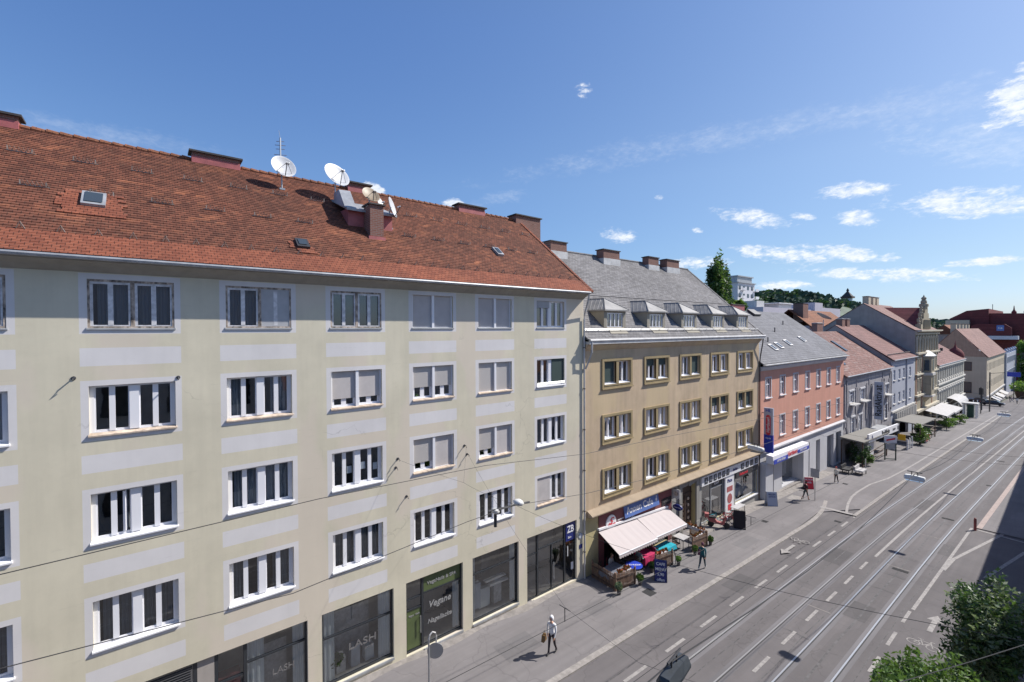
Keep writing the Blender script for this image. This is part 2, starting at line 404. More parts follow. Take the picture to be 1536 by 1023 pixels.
M['roofB'] = tiles('fibre_cement_slates', (.19, .182, .185), (.29, .28, .285), (.36, .345, .33), (.075, .073, .075), math.atan2(6.95, 7.8), .32, .2, .6, .42, .6, lich=(.24, .23, .2))
M['roofD'] = tiles('pale_slates', (.185, .185, .20), (.235, .235, .25), (.29, .29, .305), (.125, .125, .135), math.atan2(5.6, 7.6), .4, .28, .5, .45, .65, bumpy=.15)
M['roofE'] = tiles('mottled_clay_tiles', (.20, .10, .085), (.30, .165, .14), (.40, .35, .33), (.08, .04, .035), math.atan2(5.7, 7.6), .3, .25, .8, .35, .6)
M['roofF'] = tiles('rose_clay_tiles', (.235, .125, .115), (.285, .16, .145), (.28, .185, .17), (.12, .06, .05), math.atan2(5.7, 7.6), .3, .25, .4)
M['roofT'] = tiles('pale_rose_tiles', (.28, .165, .145), (.33, .20, .175), (.34, .25, .225), (.14, .075, .065), math.atan2(5.5, 7.5), .3, .25, .4)
M['roofred'] = tiles('dark_red_tiles', (.20, .052, .055), (.25, .072, .072), (.26, .085, .08), (.11, .03, .03), .9, .4, .3, .3)
M['roofbrown'] = tiles('brown_clay_tiles', (.24, .10, .055), (.34, .14, .075), (.4, .17, .09), (.09, .04, .03), .6, .3, .25, .4)
M['white'] = mat('white_window_paint', (.76, .76, .79), .4)
M['whitesill'] = mat('white_sill', (.76, .76, .78), .5)
M['oldframe'] = mat('weathered_window_frame', (.30, .25, .21), .8, var=.75, vscale=7, stretch=(1, 1, .5))
M['oldwhite'] = mat('grubby_white_paint', (.58, .58, .60), .6, var=.22, vscale=5)
M['oldsill'] = mat('old_stone_sill', (.52, .42, .33), .85, var=.3, vscale=4)
M['blind'] = wave('slatted_roller_blind', (.50, .475, .455), (.30, .285, .28), 'Z', 19, .6, .6)
M['blindflat'] = mat('closed_flat_blind', (.47, .44, .43), .8, var=.06, vscale=2)
M['blindgrey'] = mat('grey_closed_blind', (.40, .405, .42), .8, var=.08, vscale=2)
M['awningdark'] = mat('dark_green_screen', (.035, .06, .055), .6)
M['glass'] = glass('window_glass', (.75, .8, .82), 1.5)
M['shopglass'] = glass('shop_glass', (.90, .93, .93), 1.4)
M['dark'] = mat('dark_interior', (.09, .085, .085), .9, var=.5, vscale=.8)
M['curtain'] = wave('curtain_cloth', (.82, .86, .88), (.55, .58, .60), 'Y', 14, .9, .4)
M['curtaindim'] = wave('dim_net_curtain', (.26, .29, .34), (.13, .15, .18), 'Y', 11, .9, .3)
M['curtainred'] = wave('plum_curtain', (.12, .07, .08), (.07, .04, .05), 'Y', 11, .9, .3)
M['anthracite'] = mat('anthracite_metal', (.028, .032, .038), .4)
M['eave'] = plaster('eave_cove_plaster', (.34, .32, .275), .7, .4)
M['zinc'] = mat('zinc_sheet', (.36, .37, .385), .45, var=.18, vscale=2, metal=.25)
M['zincpale'] = mat('pale_zinc_sheet', (.52, .51, .50), .5, var=.15, vscale=2, metal=.15)
M['rust'] = mat('dark_gutter_paint', (.10, .085, .075), .6, var=.3)
M['brick'] = tiles('chimney_brick', (.22, .095, .07), (.28, .13, .10), (.3, .16, .13), (.26, .21, .19), math.pi/2, .25, .085, .3)
M['redpaint'] = mat('red_oxide_sheet', (.36, .105, .105), .6, var=.2, vscale=2)
M['cap'] = mat('sooty_cap', (.055, .05, .05), .8, var=.3)
M['steel'] = mat('galvanised_steel', (.42, .43, .44), .4, metal=.6)
M['darksteel'] = mat('dark_steel', (.06, .06, .065), .5, metal=.4)
M['dish'] = mat('white_dish_enamel', (.50, .51, .53), .45, var=.08, vscale=3)
M['dishbrown'] = mat('brown_mesh_dish', (.26, .2, .135), .5, var=.12, vscale=2)
M['wire'] = mat('dark_wire', (.03, .03, .032), .6)
M['wood'] = mat('brown_fence_wood', (.20, .125, .085), .8, var=.35, vscale=6, stretch=(1, 1, .4))
M['wooddark'] = mat('dark_fence_wood', (.085, .055, .042), .8, var=.35, vscale=6)
M['black'] = mat('black_paint', (.02, .02, .022), .6)
M['blackboard'] = mat('blackboard', (.02, .016, .02), .8, var=.3)
M['blue'] = mat('blue_sign_paint', (.10, .17, .42), .4, var=.08)
M['navy'] = mat('navy_sign_paint', (.015, .025, .16), .4)
M['royal'] = mat('royal_blue_paint', (.02, .05, .42), .4)
M['red'] = mat('red_sign_paint', (.62, .03, .05), .4)
M['signwhite'] = mat('white_sign_paint', (.74, .74, .76), .5)
M['signgrey'] = mat('pale_grey_sign', (.42, .46, .55), .5)
M['plum'] = plaster('plum_shop_front', (.20, .08, .085), .8, .3)
M['green'] = mat('olive_film', (.085, .115, .045), .5, var=.15)
M['yellow'] = mat('yellow_plate', (.75, .42, .02), .5)
M['teal'] = mat('turquoise_cloth', (.01, .33, .42), .8, var=.15, vscale=4)
M['magenta'] = mat('magenta_cloth', (.45, .02, .10), .8, var=.3, vscale=4)
M['greycloth'] = mat('grey_table_cloth', (.13, .14, .17), .8, var=.2, vscale=4)
M['whitecloth'] = mat('white_cloth', (.43, .42, .42), .8, var=.1, vscale=3)
M['awning'] = wave('pink_white_awning', (.475, .425, .42), (.45, .395, .39), 'Y', 1.1, .85, .05)
M['canopy'] = wave('grey_canopy_felt', (.19, .18, .165), (.15, .142, .135), 'Y', .9, .85, .2)
def leafmat(name, col, var, vscale):
    """leaves let some of the sun through"""
    m = mat(name, col, .5, var=var, vscale=vscale); t = NT(m)
    src = t.bsdf.inputs['Base Color'].links[0].from_socket
    tl = t.new('ShaderNodeBsdfTranslucent'); t.link(t.mix(.5, src, tuple(min(1, x*2.2) for x in (col[0]*1.1, col[1], col[2]*.6))), tl.inputs['Color'])
    mx = t.new('ShaderNodeMixShader'); mx.inputs[0].default_value = .32
    t.link(t.bsdf.outputs[0], mx.inputs[1]); t.link(tl.outputs[0], mx.inputs[2]); t.link(mx.outputs[0], t.out.inputs[0])
    return m
M['leaf'] = leafmat('leaf_mid', (.075, .14, .032), .55, 1.3)
M['leafdark'] = leafmat('leaf_dark', (.036, .078, .028), .5, .9)
M['leafbright'] = leafmat('leaf_bright', (.12, .22, .045), .45, 1.6)
M['leafgrey'] = leafmat('leaf_silver', (.16, .215, .13), .5, 2)
M['forest'] = mat('forest_green', (.045, .078, .045), .8, var=.5, vscale=.03)
M['bark'] = mat('bark', (.10, .075, .055), .9, var=.3, vscale=5)
M['flower'] = mat('mixed_flowers', (.6, .09, .03), .7, col2=(.05, .16, .03), vscale=9)
M['terracotta'] = mat('planter_grey', (.10, .09, .085), .8, var=.2)
# ------------------------------------------------------------------ ground
def asphalt(name, base, warm, tracks=False):
    m = bpy.data.materials.new(name); t = NT(m); b = t.bsdf; p = t.pos()
    f = t.ramp(t.noise(p, .25, 6, .65), .3, .72)
    o = t.mix(f, tuple(x*.84 for x in base), tuple(x*1.12 for x in warm))
    g = t.ramp(t.noise(t.scale(p, 2.2, .07, 1), 1.0, 5, .6), .4, .68)
    o = t.mix(t.math('MULTIPLY', g, .42), o, tuple(x*.62 for x in base))
    h = t.ramp(t.noise(p, 2.7, 5, .7), .58, .74)
    o = t.mix(t.math('MULTIPLY', h, .22), o, tuple(x*1.45 for x in base))
    s_ = t.noise(p, 90, 2, .8)
    o = t.mix(t.math('MULTIPLY', s_, .25), o, tuple(x*.55 for x in base))
    # repair patches laid across the carriageway
    vor = t.new('ShaderNodeTexVoronoi'); vor.feature = 'F1'; vor.distance = 'CHEBYCHEV'
    t.link(t.scale(p, .34, .13, 0), vor.inputs['Vector']); vor.inputs['Scale'].default_value = 1.0
    bw = t.new('ShaderNodeRGBToBW'); t.link(vor.outputs['Color'], bw.inputs[0])
    pf = t.ramp(bw.outputs[0], .62, .66)
    o = t.mix(t.math('MULTIPLY', pf, .24), o, tuple(x*.6 for x in base))
    # hairline cracks
    v2 = t.new('ShaderNodeTexVoronoi'); v2.feature = 'DISTANCE_TO_EDGE'; v2.inputs['Scale'].default_value = .38
    wv = t.new('ShaderNodeVectorMath', operation='ADD'); t.link(p, wv.inputs[0])
    nn = t.new('ShaderNodeTexNoise'); nn.inputs['Scale'].default_value = 1.3; t.link(p, nn.inputs['Vector']); t.link(nn.outputs['Color'], wv.inputs[1])
    t.link(wv.outputs[0], v2.inputs['Vector'])
    cf = t.ramp(v2.outputs['Distance'], .012, .004)
    o = t.mix(t.math('MULTIPLY', cf, .3), o, tuple(x*.45 for x in base))
    t.link(o, b.inputs['Base Color']); b.inputs['Roughness'].default_value = .85; b.inputs['Specular IOR Level'].default_value = .3
    t.bump(s_, .25, .01)
    return m
M['road'] = asphalt('road_asphalt', (.145, .134, .138), (.152, .140, .141))
M['walk'] = asphalt('pavement_asphalt', (.205, .192, .195), (.215, .201, .202))
M['setts'] = mat('concrete_slabs', (.24, .22, .205), .9, var=.2, vscale=3, bump=.3)
M['kerb'] = mat('kerb_stone', (.27, .25, .235), .85, var=.18, vscale=4, bump=.3)
M['line'] = mat('worn_road_paint', (.315, .298, .285), .8, col2=(.185, .172, .172), vscale=6, lo=.42, hi=.72)
M['linered'] = mat('reddish_kerb_stone', (.34, .27, .245), .8, var=.15, vscale=4)
M['rail'] = mat('polished_rail', (.52, .52, .52), .38, metal=.7)
M['groove'] = mat('rail_groove', (.035, .035, .037), .8)
M['railbed'] = mat('rail_bed_concrete', (.138, .131, .138), .8, var=.18, vscale=1.2, stretch=(1, .1, 1))
M['soil'] = mat('distant_ground', (.10, .11, .08), .9, var=.3, vscale=.05)
YS = [-60, -20, 0, 10, 20, 30, 40, 46, 52, 60, 70, 80, 90, 100, 115, 130, 150, 175, 200, 230, 260, 300, 360, 500, 900]
def strip(name, f0, f1, y0, y1, m, h=.004, thick=0, n=None, parent=None):
    """a sheet on the sloping ground between x=f0(y) and x=f1(y)"""
    ys = sorted({y0, y1, *[y for y in YS if y0 < y < y1]}) if n is None else [y0+(y1-y0)*i/n for i in range(n+1)]
    mb = MB(); g0 = f0 if callable(f0) else (lambda y: f0); g1 = f1 if callable(f1) else (lambda y: f1)
    for a, b in zip(ys[:-1], ys[1:]):
        A, B, C, D = (g0(a), a, zg(a)+h), (g1(a), a, zg(a)+h), (g1(b), b, zg(b)+h), (g0(b), b, zg(b)+h)
        mb.quad(A, B, C, D)
        if thick:
            dn = Vector((0, 0, -thick))
            mb.quad(A, Vector(A)+dn, Vector(D)+dn, D); mb.quad(B, C, Vector(C)+dn, Vector(B)+dn)
    return mb.build(name, m, parent, recalc=False)
gm = MB(); yy = [-60, 0, 60, 130, 260, 300, 360, 500, 900, 2600]
for a, b in zip(yy[:-1], yy[1:]): gm.quad((-2200, a, zg(a)-.2), (600, a, zg(a)-.2), (600, b, zg(b)-.2), (-2200, b, zg(b)-.2))
struct(gm.build('ground', M['soil'], recalc=False))
struct(strip('road', 4.6, lambda y: 14.6+.02*max(0, y-45), -60, 320, M['road'], 0.0))
struct(strip('side_street', -60, 5.0, 165, 184, M['road'], .004))
struct(strip('road', lambda y: 14.5+.02*max(0, y-45), lambda y: 22, -60, 320, M['road'], -.004))
# left pavement, raised one low kerb above the road, with its stone kerb
def kx(y):
    if y < 42: return 4.86
    if y < 50: return 4.86-1.1*((y-42)/8.0)**2
    return 3.76
struct(strip('pavement', -1, lambda y: kx(y) if y < 50 else 6.55+.008*max(0, y-60), -60, 50, M['walk'], .075, .2, n=None))
struct(strip('pavement', -1, lambda y: 6.6+.0085*max(0, y-60), 50, 165, M['walk'], .075, .2))
struct(strip('pavement', -1, lambda y: 4.0, 184, 320, M['walk'], .075, .2))
struct(strip('kerb', lambda y: kx(y), lambda y: kx(y)+.3, -60, 50, M['kerb'], .078, .1, n=110))
struct(strip('kerb', lambda y: 6.62+.0085*max(0, y-60), lambda y: 6.9+.0085*max(0, y-60), 47.6, 165, M['kerb'], .082, .1))
struct(strip('paving_strip', -.05, lambda y: .42+.12*math.sin(y*1.3), -8, 20.8, M['setts'], .08, n=60))
struct(strip('paving_strip', -.05, lambda y: 1.15, 32.3, 62, M['setts'], .08))
M['raildull'] = mat('dull_rail', (.27, .265, .27), .5, metal=.3)
for x0 in (7.73, 9.17, 10.70, 12.26):
    struct(strip('rail_bed', lambda y: x0-.2+dx(y), lambda y: x0+.26+dx(y), -60, 300, M['railbed'], .004))
    struct(strip('tram_rail', lambda y: x0-.032+dx(y), lambda y: x0+.032+dx(y), -60, 300, M['raildull' if 9 < x0 < 10 else 'rail'], .010))
    struct(strip('rail_groove', lambda y: x0+.032+dx(y), lambda y: x0+.085+dx(y), -60, 300, M['groove'], .008))
def dashes(name, xf, y0, per, ln, n, wd=.15):
    mb = MB()
    for i in range(n):
        a = y0+i*per; b = a+ln
        h = .009
        mb.quad((xf(a)-wd/2, a, zg(a)+h), (xf(a)+wd/2, a, zg(a)+h), (xf(b)+wd/2, b, zg(b)+h), (xf(b)-wd/2, b, zg(b)+h))
    struct(mb.build(name, M['line'], recalc=False))
dashes('road_marking', lambda y: 6.82, 15.8-3.14*10, 3.14, 1.6, 21)
dashes('road_marking', lambda y: 9.94, 20.95-3.12*8, 3.12, 1.62, 14)
dashes('road_marking', lambda y: 13.12, 25.2-3.05*8, 3.05, 1.66, 11)
struct(strip('road_marking', lambda y: 9.90+dx(y), lambda y: 10.06+dx(y), 39.6, 160, M['line'], .009))
struct(strip('road_marking', lambda y: 13.1+.012*(y-33), lambda y: 13.26+.012*(y-33), 33.3, 52.8, M['line'], .009))
def pathline(pts, wd, m='line', h=.012, name='road_marking'):
    """painted band along a run of ground points (x,y)"""
    mb = MB(); P = [Vector((x, y)) for x, y in pts]; L = []
    for i, p in enumerate(P):
        d = (P[min(i+1, len(P)-1)]-P[max(i-1, 0)]).normalized(); n = Vector((-d.y, d.x))*wd/2
        L.append((p+n, p-n))
    for (a, b), (c, d) in zip(L[:-1], L[1:]):
        mb.quad(*[(q.x, q.y, zg(q.y)+h) for q in (a, b, d, c)])
    return struct(mb.build(name, M[m], recalc=False))
pathline([(6.1, 48), (5.75, 49.5), (5.43, 51), (5.08, 53.3), (4.93, 55.5), (4.95, 60), (5.5, 64.5), (5.75, 71), (5.85, 77), (6.0, 90), (6.2, 103), (6.5, 125), (6.85, 150)], .2, h=.09)
pathline([(4.2, 47.6), (6.6, 47.8)], .45, h=.088)
pathline([(13.36, 41), (13.5, 43.8), (14.24, 48), (15.08, 52.7), (15.63, 57.5), (15.9, 62)], .2)
pathline([(13.8, 52.6), (15, 52.4), (16.4, 52.2)], .22)
pathline([(15.2, 41.8), (16.5, 49.7)], .2)
struct(strip('kerb', lambda y: 13.65+.021*(y-53), lambda y: 13.98+.021*(y-53), 53, 160, M['linered'], .06, .1))
struct(strip('pavement', lambda y: 13.98+.021*(y-53), 19.6, 53, 160, M['walk'], .055, .1))
def flat_shape(polys, x, y, ang, m='line', h=.011, name='road_marking', sc_=1.):
    mb = MB(); c, s_ = math.cos(ang), math.sin(ang)
    for P in polys:
        mb.poly([(x+(a*c-b*s_)*sc_, y+(a*s_+b*c)*sc_, zg(y+(a*s_+b*c)*sc_)+h) for a, b in P])
    return struct(mb.build(name, M[m], recalc=False))
ARROW = [[(-.11, -1.1), (.11, -1.1), (.11, .35), (-.11, .35)], [(-.34, .35), (.34, .35), (0, 1.15)]]
flat_shape(ARROW, 14.17, 32.5, 0)
flat_shape(ARROW, 5.95, 35.6, math.pi, h=.086)
def ring(cx, cy, r, wd=.05, n=14):
    return [[(cx+r*math.cos(2*math.pi*k/n), cy+r*math.sin(2*math.pi*k/n)), (cx+r*math.cos(2*math.pi*(k+1)/n), cy+r*math.sin(2*math.pi*(k+1)/n)),
             (cx+(r-wd)*math.cos(2*math.pi*(k+1)/n), cy+(r-wd)*math.sin(2*math.pi*(k+1)/n)), (cx+(r-wd)*math.cos(2*math.pi*k/n), cy+(r-wd)*math.sin(2*math.pi*k/n))] for k in range(n)]
def bar2(a, b, wd=.045):
    a, b = Vector(a), Vector(b); d = (b-a).normalized(); n = Vector((-d.y, d.x))*wd/2
    return [tuple(a+n), tuple(a-n), tuple(b-n), tuple(b+n)]
BIKE = ring(-.36, 0, .27)+ring(.36, 0, .27)+[bar2(*q) for q in (((-.36, 0), (-.12, .42)), ((-.12, .42), (.24, .42)), ((.24, .42), (0, 0)), ((0, 0), (-.36, 0)), ((0, 0), (-.17, .55)), ((.36, 0), (.2, .6)), ((.2, .6), (.36, .62)), ((-.28, .56), (-.06, .56)))]
flat_shape(BIKE, 14.2, 29.7, 0, sc_=1.0)
flat_shape(BIKE, 5.9, 38.0, math.pi, h=.086)
def grate(x, y, wx, wy, h, label):
    mb = MB(); z = zg(y)+h
    mb.box(x-wx/2, x+wx/2, y-wy/2, y+wy/2, z-.02, z)
    for k in range(5):
        mb.box(x-wx/2+.03, x+wx/2-.03, y-wy/2+wy*(k+.3)/5, y-wy/2+wy*(k+.6)/5, z, z+.008)
    tag(mb.build('drain_grate', M['groove']), label, 'drain grate', 'drain grates in the street')
grate(11.62, 38.55, .85, .34, .012, 'dark drain grate between the right tram rails, nearest of the long ones')
grate(11.85, 53.8, .8, .4, .012, 'dark drain grate between the right tram rails behind the dashed lane line')
grate(12.3, 88.3, .8, .5, .012, 'dark drain grate between the right tram rails far down the street')
grate(12.75, 71.1, .4, .6, .012, 'small dark drain grate beside the far right tram rail')
grate(2.7, 39.65, .45, .45, .088, 'small square drain cover on the left pavement past the blackboard sign')
grate(3.37, 22.59, .62, .62, .088, 'square drain cover on the pavement in front of the cafe fence')
grate(3.3, 57.9, .45, .5, .088, 'small drain cover on the pavement near the sign post')
grate(6.3, 45.0, .5, .4, .012, 'small drain cover at the kerb end near the bike lane')
tag(MB().box(3.0-1.6, 3.0-.6, 47.5, 49.0, zg(48)+.05, zg(48)+.092).build('access_cover', M['kerb']), 'large square access cover flush in the pavement before the optician shop', 'access cover')

M['tar'] = mat('tar_seam', (.055, .052, .054), .7, col2=(.11, .104, .106), vscale=2.5, lo=.4, hi=.6)
for xs, ws in ((6.35, .05), (8.42, .045), (10.33, .05), (11.5, .09), (12.85, .04)): struct(strip('tar_seam', lambda y: xs-ws/2+dx(y)+.03*math.sin(y*.9), lambda y: xs+ws/2+dx(y)+.03*math.sin(y*.9), -40, 200, M['tar'], .006, n=120))
for ys_, xa, xb in ((25.5, 9.3, 10.6), (31.5, 7.8, 9.1), (37.2, 10.8, 12.2), (41.0, 11.0, 13.0), (44.2, 7.8, 10.6), (34.5, 10.8, 12.2), (52, 9.3, 12.2), (62, 7.8, 9.2), (74, 10.5, 13)): pathline([(xa, ys_), ((xa+xb)/2, ys_+.08), (xb, ys_+.02)], .06, 'tar', .007, 'tar_seam')
for ys_, xa, xb in ((38.9, 10.85, 12.1), (29.0, 9.35, 10.5), (47.6, 11.0, 12.3)): pathline([(xa, ys_), (xb, ys_+.05)], .05, 'kerb', .007, 'rail_joint')
for x_, y_, w_, l_ in ((11.4, 29.5, 1.0, 2.2), (8.4, 36, 1.1, 3.0), (13.0, 44, .8, 2.6), (6.0, 27, 1.2, 2.4), (9.9, 55, 1.2, 4)):
    struct(strip('asphalt_patch', x_-w_/2, x_+w_/2, y_, y_+l_, M['patch'] if 'patch' in M else asphalt('asphalt_patch', (.115, .108, .112), (.12, .112, .113)), .005))
for x_, y_, w_, l_ in ((2.4, 12.5, 1.3, 2.0), (1.5, 38.5, 1.6, 1.2), (3.6, 33, 1.0, 2.6), (2.6, 18.2, .9, 1.6)):
    struct(strip('asphalt_patch', x_-w_/2, x_+w_/2, y_, y_+l_, asphalt('pavement_patch', (.175, .166, .170), (.185, .176, .178)), .0775))
def foliage_small(mb, c, r, n):
    for i in range(n):
        d = Vector((random.gauss(0, 1), random.gauss(0, 1), random.gauss(0, 1))).normalized()*r*random.random()**.4
        p = Vector(c)+d; u = Vector((random.uniform(-1, 1), random.uniform(-1, 1), random.uniform(-1, 1))).normalized(); v = u.orthogonal().normalized()
        s = r*.35; mb.quad(p-u*s-v*s*.5, p+u*s-v*s*.5, p+u*s+v*s*.5, p-u*s+v*s*.5)
# ------------------------------------------------------------------ window kit (shared meshes)
CACHE = {}
def cached(key, fn):
    if key not in CACHE: CACHE[key] = fn()
    return CACHE[key]
def frame4(w, h, x0, fr=.11, ce=.24, st=.15, top=.07, bot=.13):
    """white double casement: outer frame, heavy centre post, two leaves a side"""
    mb = MB(); xb = x0-.07
    mb.box(xb, x0, 0, fr, 0, h); mb.box(xb, x0, w-fr, w, 0, h)
    mb.box(xb, x0-.004, fr, w-fr, 0, bot*.6); mb.box(xb, x0-.004, fr, w-fr, h-top*.6, h)
    mb.box(xb, x0+.05, w/2-ce/2, w/2+ce/2, bot*.6, h-top*.6)
    for a, b in ((fr, w/2-ce/2), (w/2+ce/2, w-fr)):
        m = (a+b)/2
        mb.box(xb+.01, x0-.016, a, a+.035, bot*.6, h-top*.6); mb.box(xb+.01, x0-.016, b-.035, b, bot*.6, h-top*.6)
        mb.box(xb+.01, x0-.014, a+.035, b-.035, bot*.6, bot); mb.box(xb+.01, x0-.014, a+.035, b-.035, h-top, h-top*.6)
        mb.box(xb+.008, x0+.01, m-st/2, m+st/2, bot*.6, h-top*.6)
    return mb
def pane_mb(w, h, x0): return MB().quad((x0-.05, .03, .05), (x0-.05, w-.03, .05), (x0-.05, w-.03, h-.03), (x0-.05, .03, h-.03))
def wavy(y0, y1, z0, z1, x, amp=.03, per=.16):
    mb = MB(); n = max(4, int((y1-y0)/(per/4)))
    P = [(x+amp*math.sin(2*math.pi*(y0+(y1-y0)*i/n)/per), y0+(y1-y0)*i/n) for i in range(n+1)]
    for (xa, ya), (xb, yb) in zip(P[:-1], P[1:]): mb.quad((xa, ya, z0), (xb, yb, z0), (xb, yb, z1), (xa, ya, z1))
    return mb
def sill_mb(w, proj, th=.045, over=.03, back=.2):
    mb = MB(); mb.extrude([(-back, -over if False else 0, .05), (proj, 0, .0), (proj, 0, -th), (-back, 0, -th)], (0, w, 0))
    if over: mb.extrude([(0.001, -over, .035), (proj, -over, 0), (proj, -over, -th), (0.001, -over, -th)], (0, over-.0005, 0)); mb.extrude([(0.001, w+.0005, .035), (proj, w+.0005, 0), (proj, w+.0005, -th), (0.001, w+.0005, -th)], (0, over, 0))
    return mb
# ================================================================== BUILDING A
A = thing('apartment_building', 'pale yellow five storey apartment block with white window bands and red clay tile roof', 'building', (0, 6, 0))
AY0, AY1 = -12.0, 20.72
cols = [(-8.92, 2.142), (-5.30, 2.142), (-1.471, 2.142), (2.142, 2.142), (5.754, 2.142), (9.367, 2.142), (12.98, 2.142), (16.914, 2.166)]
zt = [16.224, 12.927, 9.585, 6.241]; zb_ = [14.70, 11.40, 8.055, 4.70]
ops = []; paints = []
for y, w_ in cols:
    for a, b in zip(zt, zb_):
        ops.append((y, y+w_, b, a))
        paints.append((y-.19, y+w_+.17, b-.17, a+.17, 1)); paints.append((y-.19, y+w_+.17, b-1.16, b-.60, 1))
shops = [(-.28, 4.75, 3.16, -.15), (5.29, 8.35, 3.15, .06), (8.95, 11.97, 3.14, -.22), (12.55, 15.54, 3.13, -.22), (16.14, 20.08, 3.10, -.52)]
for a, b, t_, bt in shops: ops.append((a, b, bt, t_, .24))
ops.append((-7, -1.2, -.1, 3.16, .24))
mb = MB(); wall_front(mb, AY0, AY1, -1.6, 16.75, ops, paints=paints)
shell(mb, AY0, AY1, -1.6, 16.75, -6.35, 22.3, -13.3, 16.75)
mb.build('wall', [M['plasterA'], M['panelA']], A, recalc=False)
# cove under the eave: profile swept along the wall
mb = MB(); prof = [(0, 16.42), (.05, 16.44), (.14, 16.5), (.26, 16.58), (.42, 16.66), (.53, 16.70), (.55, 16.76), (0, 16.76)]
mb.extrude([(x, AY0, z) for x, z in prof], (0, AY1-AY0-.02, 0)); mb.build('eave', M['eave'], A)
mb = MB(); mb.tube([(.66, AY0, 16.80), (.66, AY1-.1, 16.80)], .075, 8); mb.build('gutter', M['zinc'], A)
mb = MB(); roof_slope(mb, AY0, AY1+.12, (.68, 16.86), (-6.35, 22.42), 54, .020, .09)
roof_slope(mb, AY0, AY1+.12, (-13.3, 16.86), (-6.35, 22.42), 3, .028, .09)
roofA = mb.build('roof', [M['roofA']], A, recalc=False)
# lower courses are newer, brighter tiles
sl = (22.42-16.86)/(-6.35-.68)
def ra(x, off=0.):   # a point on roof A at depth x, lifted off along its normal
    L = math.hypot(1, sl); return (x-sl/L*off*1.0, 16.86+(x-.68)*sl+off/L)
mb = MB(); a = ra(.70, .034); b = ra(-.20, .034)
for k in range(7):
    p = ra(.70-.13*k, .045); q = ra(.70-.13*(k+1), .032); q0 = ra(.70-.13*(k+1), .045)
    mb.quad((p[0], AY0, p[1]), (p[0], AY1+.12, p[1]), (q[0], AY1+.12, q[1]), (q[0], AY0, q[1]))
    mb.quad((q[0], AY0, q[1]), (q[0], AY1+.12, q[1]), (q0[0], AY1+.12, q0[1]), (q0[0], AY0, q0[1]))
p = ra(.70, .045); p2 = ra(.70, -.02); mb.quad((p[0], AY0, p[1]), (p[0], AY1+.12, p[1]), (p2[0], AY1+.12, p2[1]), (p2[0], AY0, p2[1]))
mb.build('eave_tiles', M['roofAnew'], roofA, recalc=False)
for yy0, yy1, xa, xb in ((-2.35, -.5, -2.6, -1.25), (4.35, 5.4, -1.25, -.35)):
    mb = MB(); rows_ = max(1, int((xb-xa)/.13)) if xb > xa else 2
    if xb < xa: xa, xb = xb, xa
    for k in range(rows_):
        e0, e1 = random.uniform(0, .35), random.uniform(0, .35)
        q = ra(xb-.13*k, .05); r_ = ra(xb-.13*(k+1), .036); s_ = ra(xb-.13*k, .0)
        mb.quad((q[0], yy0+e0, q[1]), (q[0], yy1-e1, q[1]), (r_[0], yy1-e1, r_[1]), (r_[0], yy0+e0, r_[1]))
        mb.quad((q[0], yy0+e0, q[1]), (q[0], yy1-e1, q[1]), (s_[0], yy1-e1, s_[1]), (s_[0], yy0+e0, s_[1]))
    mb.build('repair_tiles', M['roofAnew'], roofA, recalc=False)
mb = MB(); n = 84
for k in range(n):
    y = AY0+(AY1-AY0)*k/n; yl = (AY1-AY0)/n+.05
    mb.tube([(-6.35, y, 22.40+.012), (-6.35, y+yl, 22.40-.02)], [.135, .115], 8)
mb.build('ridge_tiles', M['roofbrown'], roofA)
mb = MB()     # verge tiles at the right gable
for k in range(44):
    x = .62-7.0*k/44; p = ra(x, .05); q = ra(x-.18, .03)
    mb.obox(((p[0]+q[0])/2, AY1+.06, (p[1]+q[1])/2), ((q[0]-p[0])/2, 0, (q[1]-p[1])/2), (0, .1, 0), (.008, 0, .012))
mb.build('verge_tiles', M['roofAnew'], roofA)
def chimney(parent, x0, x1, y0, y1, z0, z1, body='redpaint', mid=None, cap='cap', capth=.07, over=.08, brick_from=None):
    mb = MB(); zm = z1-capth
    if brick_from: mb.box(x0, x1, y0, y1, z0, brick_from, 0); mb.box(x0+.02, x1-.02, y0+.02, y1-.02, brick_from, zm-.0, 1)
    else: mb.box(x0, x1, y0, y1, z0, zm, 0)
    c = mb.build('chimney', [M[body], M[mid or body]], parent)
    cb = MB(); cb.box(x0-over, x1+over, y0-over, y1+over, zm, z1); cb.box(x0+.1, x1-.1, y0+.1, y1-.1, z1, z1+.05)
    return c, cb
for y0, y1 in ((-6.0, -3.75), (1.6, 3.5), (8.6, 9.85), (15.7, 17.75)):
    c, cb = chimney(roofA, -6.75, -6.1, y0, y1, 21.9, 22.78, 'redpaint', 'brick', brick_from=22.54)
c, cb = chimney(roofA, -6.75, -5.95, 20.3, 22.6, 19.6, 22.76, 'brick')
for y0, y1 in ((-6.0, -3.75), (1.6, 3.5), (8.6, 9.85), (15.7, 17.75)):
    mb = MB(); mb.box(-6.85, -6.0, y0-.1, y1+.1, 22.712, 22.79); mb.build('chimney_cap', M['cap'], roofA)
mb = MB(); mb.box(-6.85, -5.85, 20.2, 22.7, 22.692, 22.77); mb.build('chimney_cap', M['cap'], roofA)
